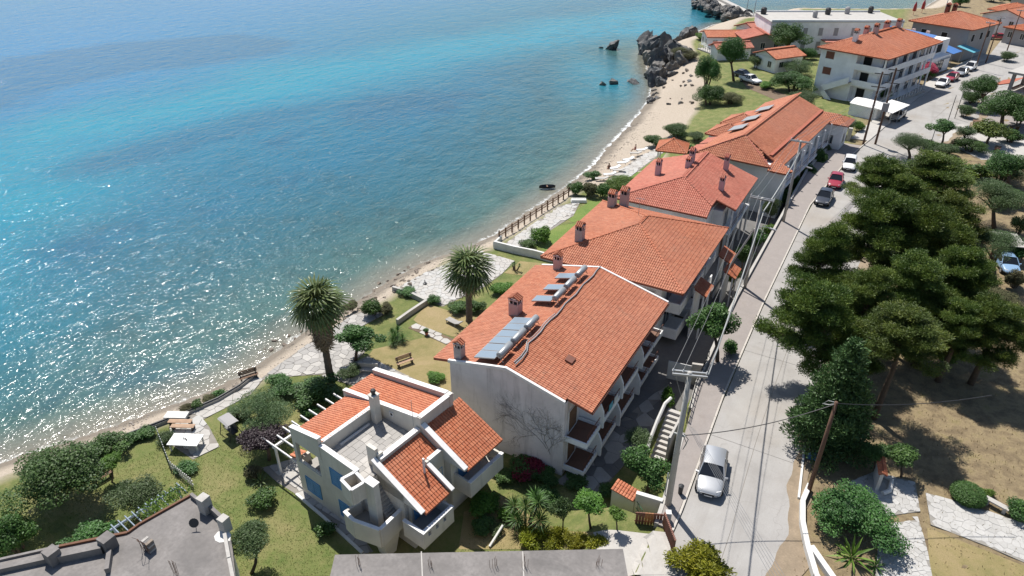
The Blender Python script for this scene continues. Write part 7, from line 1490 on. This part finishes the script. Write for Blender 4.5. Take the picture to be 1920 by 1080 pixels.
for k in np.linspace(-1, 1, 9): ww_ = 0.45*(1-k*k)**0.6+0.02; sec.append([(k*1.2, -ww_, 0.35), (k*1.2, -ww_*0.7, 0.05), (k*1.2, 0, -0.05), (k*1.2, ww_*0.7, 0.05), (k*1.2, ww_, 0.35)])
m.add([p for s in sec for p in s], [(i*5+j, i*5+j+1, (i+1)*5+j+1, (i+1)*5+j) for i in range(8) for j in range(4)]); m.build('hull', 'dark', t, True); m = MB(); m.box(-0.1, 0.1, -0.38, 0.38, 0.2, 0.24); m.build('thwart', 'wood', t)
t = thing('white_dinghy', 'white upturned slab beside the hedge on the terrace lawn', 'boat', tuple(P(1085, 378, -2.45)), 0.5); m = MB(); m.hexa([(-1.1,-0.5,0),(1.1,-0.5,0),(1.1,0.5,0),(-1.1,0.5,0)], [(-0.95,-0.4,0.4),(1.0,-0.4,0.4),(1.0,0.4,0.4),(-0.95,0.4,0.4)]); m.build('hull', 'wash', t, bevel=0.06); m = MB(); m.box(-0.9, 0.9, -0.04, 0.04, 0.405, 0.46); m.build('keel', 'wash', t)
t = thing('parasol_base', 'dark parasol foot on the stone terrace', 'parasol base', tuple(P(797, 532, -2.42))); m = MB(); m.lathe([(0.25, 0), (0.22, 0.08), (0.05, 0.12), (0.04, 0.5)], (0, 0, 0), 10); m.build('foot', 'dark', t)
t = thing('garden_pot', 'terracotta pot with small plant beside the stepping path', 'pot', tuple(P(800, 628, -2.47))); m = MB(); m.lathe([(0.12, 0), (0.19, 0.3), (0.2, 0.34)], (0, 0, 0), 10); m.build('pot', 'tileC', t); o = link('plant', crown_mesh('leaf', 0.4, 0), None, t); o.location = (0, 0, 0.5); o.scale = (0.28, 0.28, 0.25)
m = MB(); m.tube([tuple(P(918, 1025, -2.4)), tuple(P(943, 985, -1.9))], 0.09, 7); tag(m.build('leaning_post', 'wash'), 'leaning white post on the front lawn of the cream house', 'post')
# rope of white kerb round the cream house lawn
m = MB(); pts = [P(x, y, -2.5) for x, y in ((556, 928), (608, 972), (680, 1038))]
for p, q in zip(pts[:-1], pts[1:]): m.wallseg(p, q, 0.18, -2.6, -2.33)
tag(m.build('lawn_kerb', 'wash'), 'white kerb edging the lawn beside the cream house', 'kerb')

# ------------------------------------------------------------------ rocks
def rock_mesh(seed, n=2):
    bm = bmesh.new(); bmesh.ops.create_icosphere(bm, subdivisions=n, radius=1.0); r = random.Random(seed)
    ax_ = Vector((r.gauss(0, 1), r.gauss(0, 1), r.gauss(0, .4))).normalized()
    pl = [(Vector((r.gauss(0, 1), r.gauss(0, 1), r.gauss(0, 1))).normalized(), r.uniform(0.35, 0.8)) for _ in range(14)]
    for v in bm.verts:
        for d, k in pl:
            e = v.co.dot(d)-k
            if e > 0: v.co -= d*e*0.97
        s = v.co.dot(ax_)*7.0+seed                              # slanting strata
        v.co *= 1+0.10*((s % 1.0)-0.5)*2*(1 if n > 2 else 0.4)
        v.co += Vector((r.gauss(0, .035), r.gauss(0, .035), r.gauss(0, .035)))
    me = bpy.data.meshes.new('rock'); bm.to_mesh(me); bm.free(); return me
RK = [rock_mesh(i, 3) for i in range(8)]
for me in RK: me.materials.append(M['rock'])
RKB = [rock_mesh(40+i, 2) for i in range(4)]
for me in RKB: me.materials.append(M['rockbrown'])
def rock(px_, z, sx, sy, sz, label, group, seed, mats=None):
    r = random.Random(seed); p = P(*px_, z); o = link('rock', (mats or RK)[seed % len(mats or RK)]); o.location = p; o.scale = (sx, sy, sz); o.rotation_euler = (r.uniform(-.3, .3), r.uniform(-.3, .3), r.uniform(0, 6.3)); return tag(o, label, 'rock', group)
rock((1148, 88), -3.6, 2.6, 2.2, 3.2, 'lone dark rock stack standing in the sea', None, 1); rock((1130, 158), -3.9, 1.1, 1.0, 0.9, 'smaller of the two low rocks awash near the beach', None, 2); rock((1149, 155), -3.8, 1.3, 1.2, 1.2, 'bigger of the two low rocks awash near the beach', None, 3); rock((1186, 155), -4.0, 3.0, 1.6, 0.9, 'flat brown rock touching the dark outcrop', None, 4); rock((1127, 90), -4.0, .6, .6, .7, 'tiny rock beside the lone sea stack', None, 5)
rg = random.Random(5)
for i, (x, y, z, s) in enumerate(((1212, 88, -2.5, 4.0), (1228, 92, -1.5, 4.2), (1243, 95, -1.2, 4.0), (1222, 108, -2.4, 3.6), (1240, 112, -1.6, 3.8), (1256, 106, -1.0, 3.6), (1270, 100, -0.5, 4.4), (1232, 125, -2.6, 3.0), (1219, 138, -3.0, 3.2), (1232, 142, -2.4, 3.4), (1222, 152, -3.0, 2.6), (1238, 155, -2.9, 2.3), (1262, 128, -2.0, 2.4), (1278, 118, -1.0, 3.2), (1290, 108, -0.3, 3.6), (1282, 66, -2.6, 3.2), (1268, 80, -2.4, 2.6), (1298, 62, -2.4, 2.8), (1207, 98, -3.4, 2.4), (1262, 140, -2.2, 1.8))):
    rock((x, y), z, s*rg.uniform(.75, 1.0), s*rg.uniform(.5, .75), s*rg.uniform(.75, 1.15), 'jagged dark boulder of the headland outcrop', 'boulders of the headland outcrop', i+10)
for i in range(26):
    x, y = rg.uniform(1215, 1300), rg.uniform(130, 195); s = rg.uniform(0.25, 0.8)
    if x < 1225+ (y-160)*0.1 and y > 172: pass
    g = G(x, y); rock((x, y), g.z+s*0.15, s, s*.8, s*.6, 'loose stone strewn on the cove beach', 'stones on the cove beach', i+60, RKB if i % 3 else RK)
for i in range(14):
    x, y = 1225+rg.uniform(-14, 14), 182+rg.uniform(-12, 12); s = rg.uniform(.5, 1.2); rock((x, y), -3.8, s, s*.8, s*.7, 'dark stone at the waterline of the cove', 'dark stones at the cove waterline', i+100)
for i in range(70):
    k = rg.random(); x = 1306+k*96+rg.uniform(-6, 6); y = 6+k*30+rg.uniform(-12, 10)*(1-0.3*k); s = rg.uniform(1.3, 2.6); rock((x, y), -3.2+rg.uniform(0, 1.6), s, s*.8, s*.75, 'boulder of the harbour breakwater', 'boulders of the harbour breakwater', i+150)
for i in range(90):
    k = rg.random(); x = 585+k*220+rg.uniform(-14, 14); y = 630-k*135+rg.uniform(-14, 14); g = G(x, y); s = rg.uniform(.12, .5); rock((x, y), max(g.z, -4.0)+s*.1, s, s*.8, s*.55, 'brown shore rock below the garden paving', 'shore rocks below the garden paving', i+300, RKB)
for i in range(16):
    x = 500+i*9+rg.uniform(-4, 4); y = 655-i*4+rg.uniform(-8, 8); g = G(x, y); s = rg.uniform(.15, .4); rock((x, y), max(g.z, -4.0)+s*.1, s, s*.8, s*.5, 'brown shore rock near the sea wall end', 'shore rocks near the sea wall end', i+400, RKB)
# jetty
m = MB(); a, b = P(1422, 40, -3.0), P(1338, -2, -3.0); m.wallseg(a, b, 6.0, -6.0, -2.6); m.wallseg(a, b, 1.0, -2.598, -1.9); tag(m.build('mole', 'concrete_l'), None, kind='structure')
# gravel strewn along the waterline
m = MB(); V=[]; rr = np.random.RandomState(3)
bs = rock_mesh(99, 1); bv = np.array([v.co[:] for v in bs.vertices]); bf = np.array([p.vertices[:] for p in bs.polygons]); N = 5200
ys_ = rr.uniform(20, 128, N); shp = np.array(SHORE[2:22]); xs0 = np.interp(ys_, shp[:, 1], shp[:, 0]); xx_ = xs0 + np.abs(rr.normal(0, 2.0, N)) + 0.1; zz_ = terrain(xx_, ys_); sc_ = rr.uniform(0.03, 0.11, N)*(1+1.2*(rr.uniform(size=N) > .93)); an = rr.uniform(0, 6.28, N)
ca, sa = np.cos(an)[:, None], np.sin(an)[:, None]; vx = (bv[None, :, 0]*ca-bv[None, :, 1]*sa)*sc_[:, None]+xx_[:, None]; vy = (bv[None, :, 0]*sa+bv[None, :, 1]*ca)*sc_[:, None]*0.8+ys_[:, None]; vz = bv[None, :, 2]*sc_[:, None]*0.5+zz_[:, None]
me = np_mesh('beach_pebbles', np.stack([vx, vy, vz], 2).reshape(-1, 3), (bf[None]+(np.arange(N)*len(bv))[:, None, None]).reshape(-1, 3), tri=True); tag(link('beach_pebbles', me, 'pebble'), 'scattered pebbles along the waterline', 'pebbles', kind='stuff')
# dry grass tufts on the plot
N = 9000; gx = rr.uniform(1.5, 34, N); gy_ = rr.uniform(30, 75, N); keep = (rr.uniform(size=N) < 0.75); bl = []
C = np.stack([gx, gy_, np.full(N, -0.03)], 1); A = rr.normal(size=(N, 3))*0.4+np.array([0, 0, 1]); A /= np.linalg.norm(A, axis=1)[:, None]; S = np.cross(A, rr.normal(size=(N, 3))); S /= np.linalg.norm(S, axis=1)[:, None]; Lh = rr.uniform(.08, .26, N)[:, None]
V = np.stack([C-S*.025, C+S*.025, C+A*Lh], 1).reshape(-1, 3); me = np_mesh('dry_grass', V, np.arange(N*3).reshape(N, 3), rr.uniform(0, 1, N), True); me.materials.append(M['drygrass']); tag(link('dry_grass', me), 'sparse dry grass on the open plot', 'grass', kind='stuff')
N = 60000; gx = rr.uniform(-46, -14, N); gy_ = rr.uniform(8, 36, N); hz_ = terrain(gx, gy_); C = np.stack([gx, gy_, hz_+0.01], 1); k_ = (shore_sd(gx, gy_) > 7)
blk = np.ones(N, bool)
for o in [x for x in COL.objects if x.type == 'MESH' and x.get('kind') == 'structure' and any(s in x.name for s in ('path', 'paving', 'patio', 'terrace', 'driveway'))]:
    bb = [Vector(c) for c in o.bound_box]; pl = [(v.co.x, v.co.y) for v in o.data.vertices]; n = len(pl)//2 if 'driveway' not in o.name else len(pl)
    if 'driveway' in o.name: blk &= ~((gx > bb[0].x) & (gx < bb[6].x) & (gy_ > bb[0].y) & (gy_ < bb[6].y))
    else: blk &= ~inside(gx, gy_, pl[:n])
hl = np.array([-30.6, 23.4]); r8 = HR; lx = (gx-hl[0])*math.cos(r8)+(gy_-hl[1])*math.sin(r8); ly = -(gx-hl[0])*math.sin(r8)+(gy_-hl[1])*math.cos(r8); blk &= ~((lx > -0.1) & (lx < 11.8) & (ly > -1.4) & (ly < 9.3)); blk &= ~((gx > -27) & (gy_ > 33.5))
C = C[k_ & blk]; N = len(C); A = rr.normal(size=(N, 3))*0.5+np.array([0, 0, 1]); A /= np.linalg.norm(A, axis=1)[:, None]; S = np.cross(A, rr.normal(size=(N, 3))); S /= np.linalg.norm(S, axis=1)[:, None]; Lh = rr.uniform(.04, .12, N)[:, None]
M['grassblade'] = M_leaf('grass_blades', [(0.07, 0.115, 0.024), (0.12, 0.155, 0.038), (0.23, 0.20, 0.085)], 0.3, 0.8)
V = np.stack([C-S*.022, C+S*.022, C+A*Lh], 1).reshape(-1, 3); me = np_mesh('lawn_grass', V, np.arange(N*3).reshape(N, 3), rr.uniform(0, 1, N), True); me.materials.append(M['grassblade']); tag(link('lawn_grass', me), 'short grass of the seaside lawns', 'grass', kind='stuff')

# ------------------------------------------------------------------ buildings beyond the guest houses
def frame(p, ang): return dict(loc=(p[0], p[1], 0), rz=ang)
AR = math.radians(-20)
ap = thing('apartment_house', 'white three-storey apartment house with orange hip roof and outside stairs', 'building', (-16.2, 142.6, 0), AR)
AW, AL, AH = 12.6, 22.5, 8.3
m = MB(); m.box(0.6, 7.4, 0.7, AL-0.7, -2.0, AH); m.box(7.4, AW-1.6, 2.2, AL-0.7, -2.0, AH); m.build('wall', 'white', ap)
pl, rd = hip4(0, AW+0.5, 0, AL, AH, AW*0.5, 6.2, AL-6.2, AH+2.5)
roof(ap, pl, 'tileA', 0.3, 0.42, seed=81, seg=3, ridges=rd, ridge_mat='tileA')
for k, z in enumerate((0.0, 2.8, 5.6)):
    for x0 in (1.6,): window(ap, x0, x0+1.7, z+0.9, z+2.3, 0.7, '-y', 'plain', 'brownpaint') if k else None
    m = MB(); m.box(AW-1.6, AW, 0.8, AL-0.8, z-0.15, z); m.box(7.4, AW-1.6, 0.8, 2.2, z-0.15, z); bo = m.build('gallery_floor', 'white', ap)
    if k:
        m = MB(); m.box(AW-0.1, AW, 0.8, AL-0.8, z+0.001, z+0.9); m.box(7.4, AW-0.1, 0.7, 0.8, z+0.001, z+1.0); m.build('gallery_parapet', 'white' if k else 'grey', bo)
    for i, y in enumerate((3.5, 7.5, 11.5, 15.5, 19.0)): window(ap, y, y+1.6, z+0.05, z+2.2, AW-1.6, '+x', 'glass', name='door')
    window(ap, 8.0, 9.6, z+0.1, z+2.2, 2.2, '-y', 'plain', 'black', name='doorway')
for y in (0.9, 5.4, 9.8, 14.2, 18.6, AL-1.0): m = MB(); m.box(AW-0.3, AW-0.05, y-0.12, y+0.12, -2.0, AH-0.05); m.build('column', 'white', ap)
for x0, z0, x1, z1 in ((7.4, 3.4, 2.6, 1.0), (2.6, 1.0, 5.0, -1.2)):
    m = MB(); m.hexa([(x0,-0.6,z0-0.2),(x1,-0.6,z1-0.2),(x1,-0.45,z1-0.2),(x0,-0.45,z0-0.2)], [(x0,-0.6,z0+0.95),(x1,-0.6,z1+0.95),(x1,-0.45,z1+0.95),(x0,-0.45,z0+0.95)]); m.build('stair_parapet', 'white', ap)
    m = MB(); m.hexa([(x0,-0.449,z0-0.2),(x1,-0.449,z1-0.2),(x1,0.69,z1-0.2),(x0,0.69,z0-0.2)], [(x0,-0.449,z0),(x1,-0.449,z1),(x1,0.69,z1),(x0,0.69,z0)]); m.build('stair_flight', 'slab', ap)
for i, (x, y, h) in enumerate(((5.0, 3.5, 2.0), (6.6, 7.4, 1.6), (3.6, 10.4, 1.5), (4.0, 13.6, 1.4), (5.4, 14.6, 1.5), (6.6, 16.6, 1.4), (4.6, 16.2, 1.4))):
    z = AH+2.5*min(1, min(x, AW+0.5-x)/(AW*0.5), y/6.2); chimney(ap, x, y, z, h, 0.75, 0.75, 'white' if i == 0 else 'chim', cap='tileA', axis='y')
fw = thing('roadside_railing', 'low wall with white balusters before the apartment house', 'railing', (-3.6, 141.0, 0), AR)
for i in range(12): m = MB(); m.lathe([(0.07, 0.5), (0.12, 0.8), (0.06, 1.05), (0.14, 1.2), (0.02, 1.32)], (2.0, i*1.2, 0), 7); m.build('baluster', 'wash', fw)
m = MB(); m.box(1.85, 2.15, -0.5, 14.0, -0.2, 0.5); m.build('base_wall', 'concrete_l', fw)
# round-roofed shed and canopy by the road
sh = thing('kiosk_shed', 'white shed with domed sheet roof beside the transformer poles', 'shed', tuple(P(1624, 218, -0.2)), math.radians(-22)); m = MB(); m.box(-2.4, 2.4, -1.8, 1.8, -0.6, 2.1); m.build('wall', 'white', sh)
m = MB(); n = 9; ring = [[(x, -1.9+3.8*i/(n-1), 2.1+0.75*math.sin(math.pi*i/(n-1))*(0.85 if abs(x) > 2 else 1)) for i in range(n)] for x in (-2.5, -1.2, 0, 1.2, 2.5)]; m.add([p for r_ in ring for p in r_], [(a*n+b, (a+1)*n+b, (a+1)*n+b+1, a*n+b+1) for a in range(4) for b in range(n-1)]); m.build('roof', 'trim', sh, True)
cn = thing('roadside_canopy', 'flat pale canopy sheltering the grey pickup', 'canopy', tuple(P(1664, 226, 0.0)), math.radians(-18)); m = MB(); m.hexa([(-1.5,-3.4,2.45),(1.6,-3.4,2.2),(1.6,3.6,2.2),(-1.5,3.6,2.45)], [(-1.5,-3.4,2.55),(1.6,-3.4,2.3),(1.6,3.6,2.3),(-1.5,3.6,2.55)]); m.build('sheet', 'trim', cn)
for x in (-1.35, 1.45):
    for y in (-3.2, 0, 3.4): m = MB(); m.tube([(x, y, 0), (x, y, 2.2)], 0.05, 6); m.build('post', 'galv', cn)
# white flat-roofed building on the harbour
wfb = thing('flat_roofed_building', 'long white flat-roofed building on the harbour with roof tanks', 'building', (-30.5, 174.0, 0), math.radians(29)); m = MB(); m.box(0, 30, 0, 12.5, -3.5, 6.6); m.build('wall', 'white', wfb); m = MB(); m.box(-0.2, 30.2, -0.2, 12.7, 6.602, 6.75); m.build('roof_slab', 'slab2', wfb)
for a in ((0, 30, -0.1, 0.15), (0, 30, 12.35, 12.6)): m = MB(); m.box(*a, 6.752, 7.1); m.build('parapet', 'white', wfb)
for i, x in enumerate((7.5, 11.0, 14.5, 18.5, 22.0, 26.0)):
    window(wfb, x, x+1.1, 3.6, 5.4, 0.0, '-y', 'plain', 'grey'); window(wfb, x, x+1.1, 0.4, 2.4, 0.0, '-y', 'plain', 'grey')
for i, (x, y, w_) in enumerate(((0.9, 9.5, 1.4), (11.5, 5, 1.1), (16, 9, 1.3), (21, 10, 1.2), (27, 11, 1.2))): m = MB(); m.lathe([(w_*.4, 6.75), (w_*.5, 7.0), (w_*.5, 8.0), (w_*.3, 8.3)], (x, y, 0), 10); m.build('roof_tank', 'grey' if i % 2 else 'dark', wfb)
m = MB(); m.box(12, 22, -3.2, -0.05, 2.7, 2.9); m.build('awning', 'tileC', wfb)
def house(name, label, p, ang, w_, l_, h, rise, wallm='white', tile='tileA', hip=True, base=-1.0, seed=1, chim=(), wins=True):
    t = thing(name, label, 'house', (p[0], p[1], 0), ang); m = MB(); m.box(0.5, w_-0.5, 0.5, l_-0.5, base-1, h); m.build('wall', wallm, t)
    if hip: k = min(w_, l_)*0.5; pl, rd = hip4(0, w_, 0, l_, h, w_/2, k, max(k, l_-k), h+rise)
    else:
        pl = [[(w_,0,h),(w_,l_,h),(w_/2,l_,h+rise),(w_/2,0,h+rise)], [(0,l_,h),(0,0,h),(w_/2,0,h+rise),(w_/2,l_,h+rise)]]; rd = [((w_/2,0,h+rise),(w_/2,l_,h+rise))]
        for y in (0.5, l_-0.5): m = MB(); m.add([(0.5,y,h-0.1),(w_-0.5,y,h-0.1),(w_/2,y,h+rise*0.9)], [(0,1,2)]); m.build('gable', wallm, t)
    roof(t, pl, tile, 0.34, 0.46, seed=seed, seg=3, ridges=rd, ridge_mat=tile, ridge_r=0.14)
    for x, y, hh in chim: chimney(t, x, y, h+rise*0.6, hh, 0.7, 0.7, 'chim', cap=tile)
    if wins:
        for y in np.arange(1.6, l_-2, 3.2): window(t, y, y+1.2, max(0.6, h-2.2), h-0.8, w_-0.5, '+x', 'glass')
        for x in np.arange(1.4, w_-2, 3.0): window(t, x, x+1.1, max(0.5, h-2.2), h-0.8, 0.5, '-y', 'glass')
    return t
q = P(1360, 72, 0); hs = P(1345, 58, 1.0)
house('seaside_taverna', 'low tiled taverna roof nearest the breakwater', P(1312, 62, 2.0), math.radians(-60), 7, 14, 2.4, 0.9, hip=False, base=-2, seed=91)
house('tiled_cottage', 'pinkish tiled house behind the taverna roof', P(1375, 52, 2.5), math.radians(-40), 9, 12, 3.0, 1.4, tile='tileC', hip=False, base=-2, seed=92)
house('tiled_cottage', 'grey-walled house with shallow red roof beside the white building', P(1392, 78, 2.5), math.radians(28), 10, 8, 3.0, 1.2, 'grey', 'tileC', False, -2, 93)
house('tiled_cottage', 'small orange-roofed cottage under the round full tree', P(1410, 104, 2.0), math.radians(-35), 7.0, 8.5, 2.6, 1.2, 'white', 'tileA', False, -2, 94)
house('tiled_cottage', 'tiled lean-to beside the tall green tree', P(1328, 86, 2.0), math.radians(-50), 4.5, 9, 2.2, 0.9, 'white', 'tileC', False, -2, 95, wins=False)
t = thing('terrace_railing', 'white railing of the seaside terrace above the rocks', 'railing', tuple(P(1310, 90, 0.0)), math.radians(-40))
for i in range(8): m = MB(); m.box(i*0.9-0.05, i*0.9+0.05, -0.05, 0.05, -0.6, 1.0); m.build('post', 'wash', t)
for z in (0.4, 0.95): m = MB(); m.box(-0.1, 6.5, -0.03, 0.03, z, z+0.07); m.build('rail', 'wash', t)
m = MB(); m.box(-0.3, 6.6, -0.2, 5.0, -3.0, -0.1); m.build('platform', 'concrete_l', t)
# shops with hip roof, blue awnings
hp = thing('shop_house', 'two-storey hip-roofed shop house with blue awnings', 'building', (-3.5, 190.5, 0), math.radians(-24)); m = MB(); m.box(0.8, 13.2, 0.8, 13.2, -0.5, 6.6); m.build('wall', 'grey', hp)
pl, rd = hip4(0, 14, 0, 14, 6.7, 7, 6.2, 7.8, 8.9); roof(hp, pl, 'tileA', 0.36, 0.5, seed=97, seg=3, ridges=rd, ridge_mat='tileB', ridge_r=0.16)
for i, (x, y) in enumerate(((3.0, 11.0), (4.2, 11.6))): chimney(hp, x, y, 7.6, 2.2, 0.8, 0.8, 'brownpaint', cap='tileC')
for y in (2.5, 6.5, 10.0): window(hp, y, y+1.4, 3.8, 5.4, 13.2, '+x', 'plain', 'black')
for x in (3, 7.5): window(hp, x, x+1.4, 3.8, 5.4, 0.8, '-y', 'plain', 'black')
for i, (x, y, w_, mt, lb) in enumerate(((6.2, 181.5, 4.6, 'bluedk', 'deep blue sloping awning in front of the shop house'), (9.8, 184.5, 3.6, 'teal', 'turquoise shop awning next to the deep blue one'), (4.2, 174.0, 4.4, 'slab2', 'beige awning beside the pink oleander'))):
    t = thing('shop_awning', lb, 'awning', (x, y, 0), math.radians(-22)); m = MB(); m.hexa([(-2,-w_/2,3.4),(1.6,-w_/2,2.6),(1.6,w_/2,2.6),(-2,w_/2,3.4)], [(-2,-w_/2,3.46),(1.6,-w_/2,2.66),(1.6,w_/2,2.66),(-2,w_/2,3.46)]); m.build('cloth', mt, t)
    for yy in (-w_/2+0.1, w_/2-0.1): m = MB(); m.tube([(1.5, yy, 0), (1.5, yy, 2.6)], 0.05, 6); m.build('post', 'galv', t)
so_h = thing('shop_block', 'white terraced block with long blue solar roof behind the apartment house', 'building', (-9.3, 170.5, 0), math.radians(-22)); m = MB(); m.box(0, 11, 0, 12, -0.5, 6.0); m.box(6, 12.5, 0.5, 11, -0.5, 3.2); m.build('wall', 'white', so_h); m = MB(); m.hexa([(0.3,2,6.5),(10.5,2,6.0),(10.5,6,7.1),(0.3,6,7.6)], [(0.3,2,6.6),(10.5,2,6.1),(10.5,6,7.2),(0.3,6,7.7)]); m.build('solar_roof', 'bluedk', so_h)
for i in range(3): m = MB(); m.box(1+i*3, 1.6+i*3, 9, 9.6, 6.0, 7.2); m.build('roof_stack', 'chim', so_h)
window(so_h, 1.5, 4.0, 3.6, 5.4, 11.0, '+x', 'plain', 'black'); window(so_h, 6.5, 9.0, 3.6, 5.4, 11.0, '+x', 'plain', 'black'); window(so_h, 3, 8, 0.3, 2.6, 12.5, '+x', 'glass', name='shop_front')
# houses round the square and the raw concrete house on the right
house('tiled_house', 'orange-roofed house above the square with flat white annexe', P(1836, 30, 4.0), math.radians(-30), 12, 11, 4.6, 1.8, 'white', 'tileA', False, -0.5, 98)
house('tiled_house', 'low tiled house with open porch at the edge of the square', P(1880, 52, 3.4), math.radians(-35), 11, 11, 3.6, 1.4, 'grey', 'tileA', True, -0.5, 99)
house('tiled_house', 'far orange roof beyond the square', P(1850, 20, 4.0), math.radians(-20), 10, 10, 4.4, 1.6, 'white', 'tileA', True, -0.5, 100)
fb = thing('flat_annexe', 'pale flat-roofed annexe behind the orange roofs', 'building', tuple(P(1890, 18, 0.0)), math.radians(-30)); m = MB(); m.box(0, 16, 0, 9, -0.5, 4.4); m.build('wall', 'concrete_l', fb); m = MB(); m.box(-0.3, 16.3, -0.3, 9.3, 4.402, 4.6); m.build('roof_slab', 'wash', fb)
rc = thing('raw_concrete_house', 'unfinished grey concrete house with open storey and red side roof', 'building', (15.6, 152.5, 0), math.radians(-22)); m = MB(); m.box(0, 12, -2, 12, 5.6, 5.95); m.build('roof_slab', 'concrete_l', rc); m = MB(); m.box(0.4, 12, -1.6, 12, 2.4, 2.7); m.build('floor_slab', 'concrete_l', rc); m = MB(); m.box(0.8, 12, -1.2, 12, -0.3, 2.39); m.build('ground_wall', 'wood_l', rc)
for x in (0.6, 4.4, 8.2):
    for y in (-1.4, 4.5, 10.5): m = MB(); m.box(x, x+0.5, y, y+0.5, 2.701, 5.599); m.build('column', 'grey', rc)
roof(rc, [[(-2.6, -0.4, 2.7), (-2.6, 6.0, 2.7), (0.3, 6.0, 3.7), (0.3, -0.4, 3.7)][::-1]], 'tileC', 0.34, 0.46, seed=101, seg=3, name='side_roof')
for i, (x, y, lb) in enumerate(((1805, 12, 'far pale figure-shaped pillar on the harbour beach'),)): pass
for i, (x, y, w_) in enumerate(((1712, 28, 1.2), (1728, 24, 1.0))):
    t = thing('red_umbrella', ['closed red umbrella by the harbour, nearer the hip roof', 'closed red umbrella by the harbour, farther out'][i], 'umbrella', tuple(P(x, y, 0.0))); m = MB(); m.lathe([(0.05, 0), (0.05, 1.0), (0.5, 1.1), (0.42, 2.6), (0.08, 3.6)], (0, 0, 0), 9); m.build('canopy', 'redplastic', t); m = MB(); m.tube([(0, 0, 3.55), (0, 0, 3.9)], 0.05, 5); m.build('tip', 'wood', t)
# concrete yard and car park on the right, island
sheet('car_park', [(1760,262),(1800,232),(1925,262),(1925,300),(1840,300)], 'concrete_l', flat=-0.06, dz=0.05)
sheet('car_park', [(1700,240),(1770,215),(1830,180),(1925,230),(1925,262),(1800,232),(1760,262)], 'pave', flat=-0.06, dz=0.046)
sheet('square', [(1790,150),(1850,110),(1880,72),(1925,66),(1925,118),(1880,150),(1840,180)], 'road', flat=-0.06, dz=0.055)
sheet('dirt_track', [(1390,150),(1420,156),(1480,180),(1530,205),(1500,212),(1450,186),(1400,165)], 'soil', dz=0.03, drape=True)
for i, (x, y) in enumerate(((1832, 235), (1900, 245), (1868, 285))):
    t = thing('picnic_table', ['dark table near the umbrella-shaped tree', 'table at the edge of the car park', 'table in the shade of the car park trees'][i], 'table', tuple(P(x, y, 0.0)), i*0.7); m = MB(); m.box(-0.8, 0.8, -0.4, 0.4, 0.7, 0.76); m.build('tabletop', 'wood', t)
    for xx_ in (-0.6, 0.6): m = MB(); m.box(xx_-0.06, xx_+0.06, -0.3, 0.3, -0.05, 0.698); m.build('leg', 'wood', t)
t = thing('tree_shelter', 'makeshift flat shelter over the light blue car', 'shelter', (13.9, 82.3, -0.06), math.radians(15)); m = MB(); m.box(-1.6, 1.6, 0.2, 3.6, 2.1, 2.18); m.build('sheet', 'concrete_l', t)
for x in (-1.5, 1.5):
    for y in (0.3, 3.5): m = MB(); m.tube([(x, y, 0), (x, y, 2.1)], 0.05, 5); m.build('post', 'wood', t)
m = MB(); m.tube([tuple(P(1690, 660, 0.05)), tuple(P(1708, 668, 0.12)), tuple(P(1722, 690, 0.1))], 0.12, 7); tag(m.build('fallen_log', 'bark'), 'fallen log on the dusty ground between the pines', 'log')
